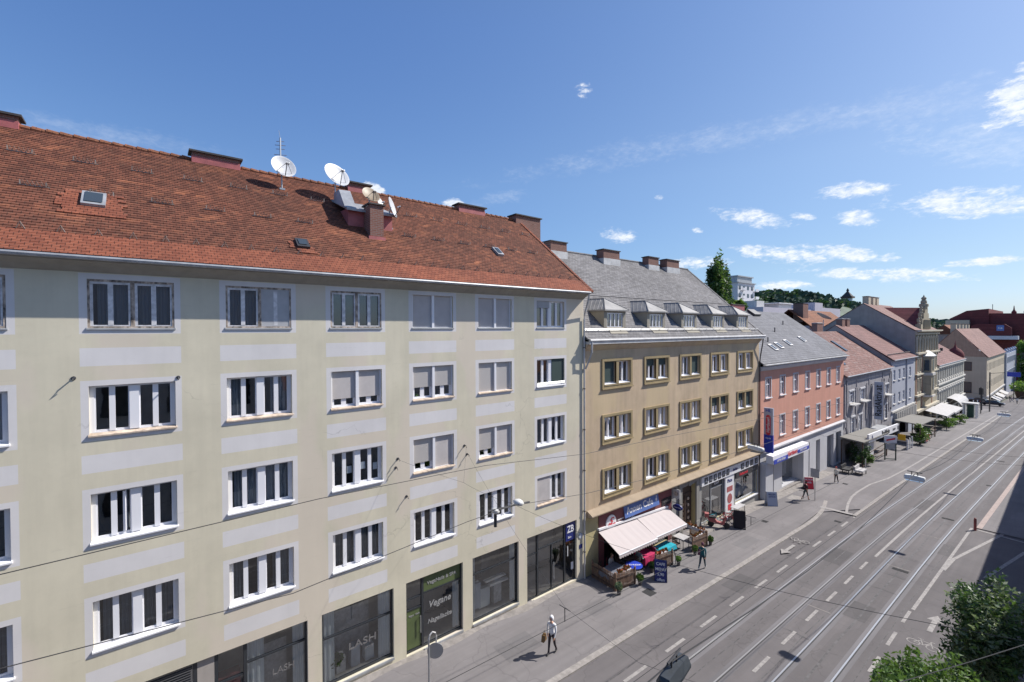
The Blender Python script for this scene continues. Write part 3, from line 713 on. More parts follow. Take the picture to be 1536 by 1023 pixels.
def skylight(y0, x0, w_, l_, frame):
    mb = MB(); P = [ra(x0, .14), ra(x0-l_, .14), ra(x0, -.02), ra(x0-l_, -.02)]
    y1 = y0+w_
    mb.add([(P[0][0], y0, P[0][1]), (P[0][0], y1, P[0][1]), (P[1][0], y1, P[1][1]), (P[1][0], y0, P[1][1]), (P[2][0], y0, P[2][1]), (P[2][0], y1, P[2][1]), (P[3][0], y1, P[3][1]), (P[3][0], y0, P[3][1])],
           [(0, 1, 2, 3), (0, 4, 5, 1), (1, 5, 6, 2), (2, 6, 7, 3), (3, 7, 4, 0)])
    f = mb.build('skylight', frame, roofA)
    a, b = ra(x0-.1, .165), ra(x0-l_+.08, .165); a2, b2 = ra(x0-.1, .145), ra(x0-l_+.08, .145)
    g = MB(); g.quad((a[0], y0+.08, a[1]), (a[0], y1-.08, a[1]), (b[0], y1-.08, b[1]), (b[0], y0+.08, b[1]))
    g.build('pane', M['skyglass'], f)
M['skyglass'] = mat('dark_skylight_glass', (.05, .065, .08), .12)
skylight(-1.72, -1.72, .62, .72, M['zinc']); skylight(4.68, -.62, .48, .5, M['darksteel']); skylight(15.55, -1.78, .42, .62, M['zinc'])
def guard(y, x, l_=.66, nm='snow_guard'):
    mb = MB()
    for k in range(int(l_/.11)):
        ya, yb = y+.11*k, y+.11*(k+.5); p, q = ra(x, .02), ra(x, .20); yc = y+.11*(k+1)
        mb.tube([(p[0], ya, p[1]), (q[0], yb, q[1]), (p[0], yc, p[1])], .012, 4)
    p, q = ra(x, .0), ra(x+.08, .22)
    for ye in (y+.02, y+l_-.04): mb.box(q[0]-.012, q[0]+.012, ye-.012, ye+.012, p[1]-.02, q[1]+.02)
    p = ra(x, .012); mb.box(p[0]-.03, p[0]+.03, y-.05, y+l_+.03, p[1]-.008, p[1]+.012)
    return mb.mesh('snow_guard', M['guard'])
M['guard'] = mat('rusty_snow_guard', (.24, .21, .185), .6, var=.4, vscale=6)
gme = guard(0, -4.5); gme2 = guard(0, -2.5)
for i in range(15):
    for me, off, x in ((gme, -3.78, -4.5), (gme2, -3.2, -2.5)):
        y = off+1.66*i
        if y > 19.8 or (x > -4 and 6.5 < y < 9.6) or (x < -4 and 6.6 < y < 9.3): continue
        link('snow_guard', me, roofA, (0, y, 0))
mb = MB(); p, q = ra(-.25, .02), ra(-.32, .20); mb.tube([(p[0], -.09, p[1]), (q[0], 0, q[1]), (p[0], .09, p[1])], .014, 4); mb.tube([(q[0], 0, q[1]), (p[0]-.12, 0, p[1]+.05)], .012, 4)
hk = mb.mesh('snow_hook', M['guard'])
for i in range(29): link('snow_hook', hk, roofA, (0, -3.72+.84*i, 0))
# roof dormer with front chimney
dm = MB(); yA, yB = 7.35, 9.75; f0 = ra(-2.75, 0); zt_ = 20.72
dm.add([(-2.75, yA+.1, f0[1]-.3), (-2.75, yB-.1, f0[1]-.3), (-2.75, yB-.1, 20.4), (-2.75, yA+.1, 20.4), (-4.4, yA+.1, 20.5), (-4.4, yB-.1, 20.5), (-4.4, yA+.1, 20.2), (-4.4, yB-.1, 20.2)],
       [(0, 1, 2, 3), (0, 3, 4, 6), (1, 7, 5, 2), (3, 2, 5, 4)])
d0 = dm.build('dormer', M['redpaint'], roofA)
mb = MB(); mb.extrude([(-2.5, yA-.05, 20.36), (-4.75, yA-.05, 21.24), (-4.8, yA-.05, 21.16), (-2.5, yA-.05, 20.26)], (0, 2.5, 0)); mb.build('dormer_roof', M['zinc'], d0)
mb = MB(); mb.extrude([(-2.6, yA-.1, 20.38), (-3.9, yA+.05, 21.55), (-4.7, yA+.05, 21.55), (-4.2, yA-.1, 20.95)], (0, .55, .02)); mb.build('dormer_cheek', M['zinc'], d0)
c, cb = chimney(roofA, -2.75, -1.95, 8.2, 8.86, 18.4, 20.62, 'brick'); cb.build('chimney_cap', M['cap'], c)
mb = MB(); mb.box(-2.8, -1.9, 8.12, 8.94, 18.5, 19.05); mb.build('chimney_flashing', M['redpaint'], c)
# satellite dishes (things of their own, on poles)
def dish(label, foot, centre, r, n_, mt, arms=3, lnb=True, ell=1.0):
    f = Vector(foot); c = Vector(centre)
    t = thing('satellite_dish', label, 'satellite dish', foot, 0, 'satellite dishes on the red tile roof')
    mb = MB(); mb.tube([f-Vector((0, 0, .3)), (f.x, f.y, c.z-.05)], .035, 8); mb.tube([(f.x, f.y, c.z-.12), c], .03, 6); mb.box(f.x-.12, f.x+.12, f.y-.12, f.y+.12, f.z-.05, f.z+.03)
    mb.build('mast', M['steel'], t)
    nv = Vector(n_).normalized(); d = MB()
    prof = [(.02, 0), (r*.3, r*.012), (r*.6, r*.06), (r*.85, r*.14), (r, r*.2), (r*1.01, r*.2), (r*1.0, r*.17), (r*.84, r*.11), (r*.5, -.0), (.02, -.03)]
    d.lathe(prof, c, nv, 28); d.build('reflector', mt, t, smooth=True)
    u = nv.orthogonal().normalized(); v = nv.cross(u); low = -Vector((0, 0, 1)); low = (low-nv*low.dot(nv)).normalized()
    foc = c+nv*r*.95+low*r*.15
    a = MB()
    a.tube([c+low*r*.95+nv*r*.15, foc], .02, 6)
    if arms > 1:
        s_ = nv.cross(low)
        a.tube([c+low*r*.55+s_*r*.6+nv*.12*r, foc], .01, 5); a.tube([c+low*r*.55-s_*r*.6+nv*.12*r, foc], .01, 5)
    ar = a.build('arm', M['darksteel'], t)
    h = MB(); h.tube([foc, foc-nv*.16], .035, 8); h.tube([foc+s_*.1 if arms > 1 else foc, foc-nv*.14+(s_*.1 if arms > 1 else Vector())], .03, 8); h.build('receiver', M['steel' if arms > 1 else 'signwhite'], ar)
    return t
def rp(px_y, x): p = ra(x, 0); return (p[0], px_y, p[1])
SATN = (.62, .60, .50)
M['shopfloor'] = mat('pale_shop_interior', (.42, .40, .39), .7, var=.3, vscale=.7)
dish('round white satellite dish beneath the aerial mast at the roof ridge', rp(5.08, -5.07), (-4.95, 5.12, 22.42), .56, (.92, .12, .36), M['dish'])
dish('large white satellite dish left of the roof dormer with a small emblem', rp(7.49, -4.75), (-4.65, 7.5, 22.42), .66, (.86, .22, .46), M['dish'])
dish('brown mesh satellite dish above the front chimney', (-2.3, 8.3, 20.55), (-2.2, 8.32, 21.02), .43, (.85, .08, .52), M['dishbrown'])
dish('narrow white satellite dish turned away at the right of the front chimney', rp(9.62, -3.0), (-2.55, 9.5, 20.72), .5, (.62, .74, .26), M['dish'], arms=1)
dish('small grey satellite dish half hidden behind the front chimney', rp(9.3, -3.5), (-3.15, 9.17, 21.02), .27, (.75, .55, .3), M['zincpale'], arms=1)
t = thing('aerial_mast', 'thin aerial mast with short rods standing behind the roof ridge', 'aerial', (-7.3, 5.5, 21.4))
mb = MB(); mb.tube([(-7.3, 5.5, 21.4), (-7.3, 5.5, 24.7)], .045, 6); mb.build('mast', M['steel'], t)
mb = MB()
for z, l_ in ((24.5, .18), (24.3, .24), (24.1, .2), (23.8, .28), (23.3, .22)): mb.tube([(-7.3-l_*.3, 5.5-l_, z), (-7.3+l_*.3, 5.5+l_, z+.03)], .016, 4)
mb.tube([(-7.3, 5.5, 24.7), (-7.35, 5.45, 25.1)], .012, 4); mb.build('rods', M['steel'], t)
# windows of A ---------------------------------------------------------------
def winA(col, row, kind, extra=None):
    y, w_ = cols[col]; z, h = zb_[row], zt[row]-zb_[row]; o = (0, y, z)
    old = kind.startswith('old')
    x0 = -.05 if old else -.15
    if kind == 'blinds':
        fm = cached(('blindframe', round(w_, 2)), lambda: _blindframe(w_, h))
        f = link('window', fm, A, o)
    elif kind == 'c6special':
        f = link('window', cached('c6s', lambda: frame4(w_, h, -.15).mesh('window', M['white'])), A, o)
    else:
        f = link('window', cached(('A4', old, round(w_, 2), round(h, 2)), lambda: (_oldframe(w_, h) if old else frame4(w_, h, x0)).mesh('window', [M['oldwhite'], M['oldframe']] if old else [M['white']])), A, o)
    link('pane', cached(('Ap', x0, round(w_, 2), round(h, 2)), lambda: pane_mb(w_, h, x0).mesh('pane', M['glass'])), f, o)
    pr = .042 if row == 0 else .068
    sm = 'oldsill' if (row == 1 and col in (2, 3, 4, 5, 6) or row == 2 and col in (5, 6) or (row == 3 and col == 7)) else 'whitesill'
    if row == 0: sm = 'zinc'
    link('sill', cached(('As', pr, sm, round(w_, 2)), lambda: sill_mb(w_, pr, back=-x0+.02 if old else .14).mesh('sill', M[sm])), f, o)
    return f, o, w_, h
def _blindframe(w_, h):
    mb = MB(); mb.box(-.16, -.10, 0, .07, 0, h); mb.box(-.16, -.10, w_-.07, w_, 0, h); mb.box(-.16, -.03, w_/2-.06, w_/2+.06, 0, h)
    mb.box(-.16, -.104, .07, w_/2-.06, 0, .06); mb.box(-.16, -.104, w_/2+.06, w_-.07, 0, .06)
    # casements behind the blind
    for a, b in ((.07, w_/2-.06), (w_/2+.06, w_-.07)):
        m = (a+b)/2; mb.box(-.22, -.165, m-.1, m+.1, 0, h); mb.box(-.22, -.166, a, m-.1, .0, .13); mb.box(-.22, -.166, m+.1, b, .0, .13)
        mb.box(-.22, -.165, a, a+.08, .13, h); mb.box(-.22, -.165, b-.08, b, .13, h)
    return mb.mesh('window', M['white'])
def _oldframe(w_, h):
    mb = MB(); x0 = -.05
    mb.box(-.1, -.012, .0, .06, 0, h, 1); mb.box(-.1, -.012, w_-.06, w_, 0, h, 1); mb.box(-.1, -.016, .06, w_-.06, h-.07, h, 1); mb.box(-.1, -.016, .06, w_-.06, 0, .07, 1)
    mb.box(-.1, -.018, w_/2-.055, w_/2+.055, .07, h-.07, 1)
    for a, b in ((.06, w_/2-.055), (w_/2+.055, w_-.06)):
        m = (a+b)/2
        mb.box(-.095, -.03, a, a+.07, .07, h-.07); mb.box(-.095, -.03, b-.05, b, .07, h-.07); mb.box(-.095, -.034, a+.07, b-.05, .07, .11); mb.box(-.095, -.034, a+.07, b-.05, h-.14, h-.07)
        mb.box(-.095, -.026, m-.065, m+.065, .11, h-.14)
    return mb
def blindA(f, o, w_, h, half, frac, m='blind', x=-.115):
    mb = MB(); a, b = ((.072, w_/2-.062), (w_/2+.062, w_-.072))[half]
    mb.box(x-.02, x, a, b, h-(h-.06)*frac, h-.002); mb.build('roller_blind', M[m], f, loc=o)
def curtA(f, o, w_, h, m='curtaindim', parts=((.1, .95),), x=-.36):
    mb = MB()
    for a, b in parts:
        k = wavy(w_*a, w_*b, .02, h-.02, x); mb.add(k.v, k.f)
    mb.build('curtain', M[m], f, loc=o, recalc=False)
for row in range(4):
    for c in range(8):
        k = 'four'
        if row == 0: k = 'old' if c in (1, 2, 3, 4) else ('blinds' if c in (5, 6) else 'four')
        if row == 1 and c in (4, 5, 6): k = 'blinds'
        if row == 2 and c in (5, 6): k = 'blinds'
        f, o, w_, h = winA(c, row, k)
        if (row, c) == (0, 2): curtA(f, o, w_, h, 'curtaindim')
        if (row, c) == (0, 3):
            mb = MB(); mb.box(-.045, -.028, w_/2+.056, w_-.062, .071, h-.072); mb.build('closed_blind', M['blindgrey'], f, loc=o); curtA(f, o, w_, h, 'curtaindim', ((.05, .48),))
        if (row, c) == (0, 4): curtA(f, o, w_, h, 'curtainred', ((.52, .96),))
        if (row, c) in ((0, 5), (0, 6)):
            for q in (0, 1): blindA(f, o, w_, h, q, 1., 'blindflat')
        if (row, c) == (0, 7): blindA(f, o, w_, h, 0, .27, 'blindgrey', -.07)
        if (row, c) == (1, 4):
            for q in (0, 1): blindA(f, o, w_, h, q, .78, 'blindflat')
        if (row, c) == (1, 5):
            for q in (0, 1): blindA(f, o, w_, h, q, .66)
            p = MB(); foliage_small(p, (-.30, .3, .16), .13, 40); p.build('pot_plant', M['leafbright'], f, loc=o, recalc=False)
        if (row, c) == (1, 6):
            for q in (0, 1): blindA(f, o, w_, h, q, 1.)
        if (row, c) == (1, 7):
            mb = MB(); mb.box(-.09, -.075, w_/2+.13, w_-.03, .22, h-.02); mb.build('insect_screen', M['awningdark'], f, loc=o)
            mb = MB(); mb.tube([(.02, .02, .12), (.02, w_-.02, .12)], .015, 5); mb.tube([(.02, .02, .2), (.02, w_-.02, .2)], .012, 5); mb.build('rail', M['steel'], f, loc=o)
        if (row, c) in ((2, 5), (2, 6)): blindA(f, o, w_, h, 0, .76); blindA(f, o, w_, h, 1, 1., 'blindflat')
        if (row, c) == (2, 4):
            mb = MB()
            for a, z_ in ((.66, .55), (1.24, .62), (1.78, .5)): mb.box(-.215, -.208, a, a+.2, z_, z_+.3)
            mb.build('paper_note', M['signwhite'], f, loc=o)
        if (row, c) == (3, 7): blindA(f, o, w_, h, 0, 1., 'blindflat', -.07); curtA(f, o, w_, h, 'curtaindim', ((.5, .98),))
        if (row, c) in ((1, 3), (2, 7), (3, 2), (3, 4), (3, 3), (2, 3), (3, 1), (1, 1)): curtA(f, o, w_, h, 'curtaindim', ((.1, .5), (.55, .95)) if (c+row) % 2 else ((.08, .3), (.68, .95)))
        if (row, c) == (2, 2):   # one leaf stands ajar
            mb = MB(); mb.obox((-.05-.24, .83, h/2+.03), (.19, -.055, 0), (.012, .03, 0), (0, 0, h/2-.12)); mb.build('open_casement', M['white'], f, loc=o)
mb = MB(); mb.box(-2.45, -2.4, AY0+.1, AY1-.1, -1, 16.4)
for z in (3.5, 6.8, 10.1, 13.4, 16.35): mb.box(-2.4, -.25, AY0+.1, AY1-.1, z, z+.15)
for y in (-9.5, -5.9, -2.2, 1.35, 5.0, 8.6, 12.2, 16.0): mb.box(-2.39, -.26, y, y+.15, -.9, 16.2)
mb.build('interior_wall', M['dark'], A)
mb = MB(); mb.box(-2.39, -.25, AY0+.2, 4.9, -.4, -.16); mb.box(-2.39, -.25, 5.15, 8.6, -.3, .04); mb.box(-2.39, -.25, 8.75, 16.0, -.5, -.24); mb.box(-2.39, -.25, 16.15, 20.5, -.8, -.54); mb.build('shop_floor', M['shopfloor'], A)
mb = MB(); mb.box(-2.38, -2.33, AY0+.3, 20.3, -.1, 3.3); mb.build('shop_back_wall', M['shopfloor'], A)
# shop fronts of A -----------------------------------------------------------
def shopfront(y0, y1, zt_, zb0, name, mull, trans, parent=A, x=-.13, fw_=.07, m='anthracite'):
    """metal-framed shop window: mullions at y, transoms (ya,yb,z)"""
    mb = MB(); xb = x-.09
    mb.box(xb, x, y0, y0+fw_, zb0, zt_); mb.box(xb, x, y1-fw_, y1, zb0, zt_)
    mb.box(xb, x-.003, y0+fw_, y1-fw_, zt_-fw_, zt_); mb.box(xb, x-.003, y0+fw_, y1-fw_, zb0, zb0+fw_*1.4)
    for y in mull: mb.box(xb, x+.008, y-.055, y+.055, zb0+fw_*1.4, zt_-fw_)
    for a, b, z in trans: mb.box(xb, x-.006, a+fw_, b-fw_, z-.035, z+.035)
    f = mb.build(name, M[m], parent)
    g = MB(); g.quad((x-.05, y0+.02, zb0+.05), (x-.05, y1-.02, zb0+.05), (x-.05, y1-.02, zt_-.02), (x-.05, y0+.02, zt_-.02)); g.build('pane', M['shopglass'], f, recalc=False)
    return f
def drape(f, y0, y1, z0, z1, x=-.30, m='curtain'):
    k = wavy(y0, y1, z0, z1, x, .03, .2); k.build('curtain', M[m], f, recalc=False)
M['lettering'] = mat('white_window_lettering', (.28, .28, .28), .6)
M['letterdim'] = mat('dim_window_lettering', (.15, .145, .145), .6)
# far left: salon with slatted blind, stone panel, curtained window
f = shopfront(-.28, 4.75, 3.16, -.15, 'shop_window', [1.1, 1.72, 2.62], [(2.62, 4.75, 2.35), (1.72, 2.62, 2.0)])
mb = MB(); 
for k in range(34): mb.obox((-.1, .4, 3.0-.085*k), (.03, 0, -.02), (0, .62, 0), (.004, 0, .006))
mb.build('slatted_shutter', M['darksteel'], f)
mb = MB(); mb.box(-.16, -.125, 1.16, 1.66, .0, 3.08); mb.build('stone_panel', M['firewall'], f)
drape(f, 2.7, 3.25, .0, 3.05); drape(f, 4.25, 4.7, .0, 3.05)
MB().box(-.8, -.4, 1.8, 2.5, 1.2, 2.0).build('furniture', M['redpaint'], f); MB().box(-1.2, -1.1, 3.2, 4.2, 0, 2.2).build('screen', M['oldwhite'], f)
text('lettering', 'LASH', .34, (-.168, 3.9, 1.55), M['letterdim'], f)
f = shopfront(-7, -1.2, 3.16, -.1, 'shop_window', [-4, -2.6], [(-7, -1.2, 2.3)])
f = shopfront(5.29, 8.35, 3.15, .06, 'shop_window', [], [(5.29, 8.35, 2.02)])
drape(f, 5.4, 5.85, .1, 3.1); drape(f, 7.75, 8.28, .1, 3.1)
text('lettering', 'LASH', .42, (-.166, 7.0, 1.25), M['letterdim'], f, sx=1.25); text('lettering', 'LOUNGE', .10, (-.166, 7.25, .93), M['letterdim'], f)
mb = MB()
for k in range(3): MB().box(-.9, -.5, 6.0+k*.62, 6.38+k*.62, .1, .75+.2*(k % 2)).build('furniture', M[('oldwhite', 'signgrey', 'curtain')[k]], f)
MB().box(-1.4, -1.3, 5.9, 7.7, .1, 2.3).build('screen', M['oldwhite'], f)
p = MB(); foliage_small(p, (-.42, 5.98, .75), .26, 90); p.build('pot_plant', M['leaf'], f, recalc=False)
f = shopfront(8.95, 11.97, 3.14, -.22, 'shop_window', [9.83], [(9.83, 11.97, 2.3), (8.95, 9.83, 2.25), (8.95, 9.83, 1.75)])
mb = MB(); mb.box(-.172, -.166, 9.9, 11.9, 2.34, 3.07); mb.build('green_band', M['green'], f)
mb = MB(); mb.box(-.172, -.166, 9.05, 9.75, -.08, 1.7); mb.build('green_film', M['green'], f)
text('lettering', 'VegaNails & SPA', .235, (-.158, 10.88, 2.68), M['lettering'], f); text('lettering', 'Vegane', .42, (-.17, 10.75, 1.6), M['lettering'], f, shear=.25)
text('lettering', 'Nagellacke', .30, (-.17, 10.75, .82), M['lettering'], f, shear=.25); text('lettering', 'Vegan  Nails', .11, (-.158, 9.4, 1.45), M['lettering'], f, shear=.25)
mb = MB(); mb.tube([(-.07, 9.7, .55), (-.07, 9.7, 1.35)], .02, 6); mb.tube([(-.16, 9.7, .62), (-.07, 9.7, .62)], .012, 5); mb.tube([(-.16, 9.7, 1.28), (-.07, 9.7, 1.28)], .012, 5); mb.build('handle', M['steel'], f)
drape(f, 11.55, 11.9, -.1, 2.25)
for a, b, zt_, zb0 in ((5.29, 8.35, 3.15, .06), (9.83, 11.97, 3.14, -.22), (12.55, 15.54, 3.13, -.22)):
    mb = MB(); mb.box(-.13, .05, a, b, zb0-.10, zb0-.001); mb.build('shop_sill', M['zinc'], A)
f = shopfront(12.55, 15.54, 3.13, -.22, 'shop_window', [], [(12.55, 15.54, 2.2)])
drape(f, 12.64, 12.85, -.1, 3.05); drape(f, 15.15, 15.45, -.1, 3.05)
mb = MB()
for a, b, z0, z1, x, m_ in ((12.95, 13.3, .2, 1.5, -.4, 'signgrey'), (13.4, 14.1, -.1, .9, -.7, 'curtain'), (14.3, 14.8, -.1, 1.3, -.6, 'oldwhite'), (13.6, 14.9, 1.35, 1.42, -.35, 'signwhite'), (13.9, 15.1, 1.05, 1.12, -.36, 'signwhite'), (13.0, 13.35, 1.75, 2.9, -.4, 'black')): MB().box(x-.25, x, a, b, z0, z1).build('furniture', M[m_], f)
f = shopfront(16.14, 20.08, 3.10, -.52, 'entrance', [17.02, 19.18], [(17.02, 19.18, 2.15), (16.14, 17.02, 2.0)], fw_=.06)
mb = MB(); mb.box(-.2, -.125, 18.08, 18.14, -.4, 2.1); mb.build('door_stile', M['anthracite'], f)
mb = MB(); mb.tube([(-.06, 18.22, .1), (-.06, 18.22, 1.1)], .025, 6); mb.tube([(-.15, 18.22, .2), (-.06, 18.22, .2)], .012, 4); mb.tube([(-.15, 18.22, 1.0), (-.06, 18.22, 1.0)], .012, 4); mb.build('handle', M['steel'], f)
mb = MB(); mb.box(-.12, -.095, 19.25, 20.03, 1.95, 3.05); sg = mb.build('shop_sign', M['navy'], f)
text('lettering', 'ZB', .58, (-.085, 19.63, 2.62), M['signwhite'], sg, sx=.8); text('lettering', 'Zahn', .14, (-.085, 19.55, 2.15), M['signwhite'], sg)
MB().box(-.17, -.16, 19.45, 19.5, 1.0, 1.6).build('notice', M['signwhite'], f); MB().box(-.17, -.16, 19.75, 19.95, .1, .55).build('notice', M['signwhite'], f)
mb = MB(); mb.lathe([(.17, 0), (.17, .03)], (.005, 20.4, 2.05), (1, 0, 0), 16); mb.build('round_plaque', M['signgrey'], A)
mb = MB(); mb.box(.003, .02, 20.3, 20.58, 1.25, 1.5); mb.build('number_plate', M['navy'], A)
# rainwater pipe with swan neck between A and B
t = thing('downpipe', 'long rainwater pipe with swan neck between the yellow and the ochre building', 'drainpipe', (.09, 20.68, zg(20.7)))
mb = MB(); mb.tube([(.66, 20.5, 16.72), (.58, 20.55, 16.45), (.15, 20.66, 15.55), (.09, 20.68, 15.2), (.09, 20.68, zg(20.7)+.1)], .055, 8); mb.build('pipe', M['zincpale'], t)
for z in (13.5, 11, 8.5, 6, 3.5, 1):
    mb = MB(); mb.lathe([(.075, -.03), (.075, .03)], (.09, 20.68, z), (0, 0, 1), 8); mb.box(0, .05, 20.66, 20.7, z-.02, z+.02)
    mb.build('clip', M['rust'], t)
# small wall anchors for the span wires
def anchors(pts, label):
    for i, (y, z) in enumerate(pts):
        mb = MB(); mb.lathe([(.06, 0), (.06, .02), (.02, .03), (.02, .16)], (0, y, z), (1, 0, .1), 8); mb.tube([(.16, y, z), (.22, y, z-.05), (.16, y, z-.07)], .015, 5)
        mb.build('wire_anchor', M['darksteel'], A)
WA = [(8.6, 8.88), (8.5, 8.5), (12.1, 8.9), (12.25, 8.45), (9.0, 7.1), (-1.8, 13.2), (.75, 13.05)]
anchors(WA, '')
M['greyB'] = plaster('grey_shop_render', (.34, .335, .32), .7, .4)
M['corniceB'] = plaster('cornice_tin', (.37, .295, .215), .7, .45)
M['trimD'] = plaster('grey_stone_surround', (.30, .29, .27), .75, .4)
M['doorwood'] = mat('dark_oak_door', (.075, .048, .035), .6, var=.3, vscale=5)
M['greyframe'] = mat('grey_shop_frame', (.30, .31, .32), .45)
# ================================================================== BUILDING B (ochre)
B = thing('apartment_building', 'ochre four storey building with grey slate roof, five zinc dormers and a cafe below', 'building', (0, 33, zg(33)))
BY0, BY1 = 20.74, 44.82
bcol = [22.39, 26.83, 31.30, 35.84, 40.46]; BW = 3.10
brow = [(12.72, 10.83), (9.16, 7.32), (5.72, 3.84)]
ops = []
for i, y in enumerate(bcol):
    for zt0, zb0 in brow:
        dz = -.02*i
        for a, b in ((y+.24, y+1.42), (y+1.68, y+2.86)): ops.append((a, b, zb0+.26+dz, zt0-.2+dz, .26))
gops = [(22.2, 26.9, 2.65, -.85, .3), (27.2, 29.9, 2.65, -.9, .3), (31.55, 33.6, 2.45, -1.15, .45), (34.55, 40.0, 2.35, -1.2, .25), (40.2, 44.45, 2.25, -.75, .2)]
ops += [(a, b, min(c, e), max(c, e), d) for a, b, c, e, d in gops]
mb = MB(); wall_front(mb, BY0, BY1, -2.6, 13.9, ops, revband=2.98, paints=[(BY0, BY1, -2.6, 2.98, 1), (30.2, BY1, -2.6, 2.98, 2)])
shell(mb, BY0, BY1, -2.6, 13.9, -7.44, 20.8, -15, 13.9)
mb.build('wall', [M['plasterB'], M['plasterB2'], M['greyB']], B, recalc=False)
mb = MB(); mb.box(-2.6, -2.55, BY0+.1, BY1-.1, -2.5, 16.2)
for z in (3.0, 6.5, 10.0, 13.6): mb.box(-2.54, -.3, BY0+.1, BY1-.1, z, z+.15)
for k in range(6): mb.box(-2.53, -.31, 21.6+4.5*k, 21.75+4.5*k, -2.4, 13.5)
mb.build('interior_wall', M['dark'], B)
# moulding between shop floor and flats, sloped tin cover
mb = MB(); prof = [(0.0, 2.98), (.16, 3.0), (.42, 3.06), (.46, 3.10), (.46, 3.16), (.0, 3.40)]
mb.extrude([(x, BY0+.25, z+.0) for x, z in prof], (0, BY1-BY0-.35, -.12)); mb.build('cornice', M['corniceB'], B)
def frameB(w_, h):
    """recessed white double window seen in every half of an ochre double window"""
    mb = MB(); x = -.17
    mb.box(x-.06, x, 0, .07, 0, h); mb.box(x-.06, x, w_-.07, w_, 0, h); mb.box(x-.06, x-.003, .07, w_-.07, 0, .1); mb.box(x-.06, x-.003, .07, w_-.07, h-.07, h)
    mb.box(x-.05, x+.014, w_/2-.06, w_/2+.06, .1, h-.07)
    mb.box(x-.05, x-.006, .07, .12, .1, h-.07); mb.box(x-.05, x-.006, w_-.12, w_-.07, .1, h-.07)
    return mb.mesh('window', M['white'])
wB, hB = 1.18, None
sur = {}
for i, y in enumerate(bcol):
    for r, (zt0, zb0) in enumerate(brow):
        dz = -.02*i; z0 = zb0+.26+dz; h = round(zt0-.2-zb0-.26, 3)
        def mk_sur():
            mb = MB(); H_ = h+.46; W_ = BW; p = .07
            # four bars and centre pier standing proud of the render, inner step
            mb.box(-.02, p, 0, .17, -.26, H_-.26); mb.box(-.02, p, W_-.17, W_, -.26, H_-.26)
            mb.box(-.02, p+.003, .17, W_-.17, -.26, -.10); mb.box(-.02, p+.003, .17, W_-.17, H_-.42, H_-.26)
            for a, b in ((.17, .24), (W_-.24, W_-.17)): mb.box(-.02, p-.03, a, b, -.10, h+.04)
            mb.box(-.10, p-.025, 1.42, 1.68, 0., h)
            mb.box(-.02, p-.028, .24, W_-.24, h, h+.04); mb.box(-.02, .10, .24, W_-.24, -.098, -.045)
            mb.box(-.02, p+.06, -.03, W_+.03, -.32, -.262)
            return mb.mesh('window_surround', M['surB'])
        s = link('window_surround', cached(('surB', h), mk_sur), B, (0, y, z0))
        for k, a in enumerate((.24, 1.68)):
            f = link('window', cached(('wB', h), lambda: frameB(wB, h)), s, (0, y+a, z0))
            # third level: panes, sills, blinds belong to the surround's double window
            link('pane', cached(('pB', h), lambda: pane_mb(wB, h, -.165).mesh('pane', M['glass'])), s, (0, y+a, z0))
            link('sill', cached(('sB',), lambda: MB().extrude([(-.24, 0.005, .02), (.035, 0.005, -.03), (.035, .005, -.05), (-.24, .005, -.05)], (0, wB-.01, 0)).mesh('sill', M['whitesill'])), s, (0, y+a, z0+.03))
            q = (i*7+r*3+k*5) % 6
            key = (r, i, k)
            def cl(m, a0, b0, zz0=.05, x=-.34):
                kk = wavy(y+a+wB*a0, y+a+wB*b0, z0+zz0, z0+h-.03, x, .025, .15); kk.build('curtain', M[m], s, recalc=False)
            def blindB(z_lo, m, x=-.13): mb = MB(); mb.box(x-.02, x, y+a+.06, y+a+wB-.06, z_lo, z0+h-.01); mb.build('roller_blind', M[m], s)
            if key in ((0, 0, 0),): blindB(z0+.1, 'awningdark')
            elif key in ((0, 1, 0), (0, 1, 1)): blindB(z0+h*.66, 'awningdark')
            elif key in ((1, 3, 0), (1, 3, 1), (1, 4, 0)): blindB(z0+h*.5, 'awningdark')
            elif key in ((0, 3, 0), (0, 3, 1), (0, 4, 0), (0, 4, 1)): blindB(z0+h*.87, 'whitesill'); cl('curtaindim', .1, .9)
            elif key in ((2, 2, 0), (2, 2, 1)): blindB(z0+.1, 'whitecloth', -.25)
            elif key in ((0, 2, 1), (1, 4, 1)): blindB(z0+.15, 'awningdark')
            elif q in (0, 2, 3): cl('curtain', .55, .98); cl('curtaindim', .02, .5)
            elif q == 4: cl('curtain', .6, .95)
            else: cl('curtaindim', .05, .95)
# roof B
eB, rB = (.36, 14.0), (-7.44, 20.95); slB = (rB[1]-eB[1])/(rB[0]-eB[0])
def rb(x, off=0.): L = math.hypot(1, slB); return (x-slB/L*off, eB[1]+(x-eB[0])*slB+off/L)
mb = MB(); roof_slope(mb, BY0, BY1+.28, eB, rB, 50, .016, .08); roof_slope(mb, BY0, BY1+.28, (-15.2, 14.0), rB, 3, .016, .08)
roofB = mb.build('roof', M['roofB'], B, recalc=False)
mb = MB()
for x in (-3.15,):
    p, q = rb(x, .012), rb(x+.12, .06); mb.extrude([(p[0], BY0, p[1]), (q[0], BY0, q[1]), (q[0]-.03, BY0, q[1]-.03), (p[0], BY0, p[1]-.03)], (0, BY1-BY0+.3, 0))
mb.tube([(rB[0], BY0, rB[1]+.02), (rB[0], BY1+.28, rB[1]+.02)], .1, 8)
for k in range(48):   # verge strip of slates
    p, q = rb(eB[0]-7.8*k/48, .05), rb(eB[0]-7.8*(k+1)/48, .03); mb.obox(((p[0]+q[0])/2, BY1+.2, (p[1]+q[1])/2), ((q[0]-p[0])/2, 0, (q[1]-p[1])/2), (0, .13, 0), (.006, 0, .008))
mb.build('ridge_slates', M['roofB'], roofB)
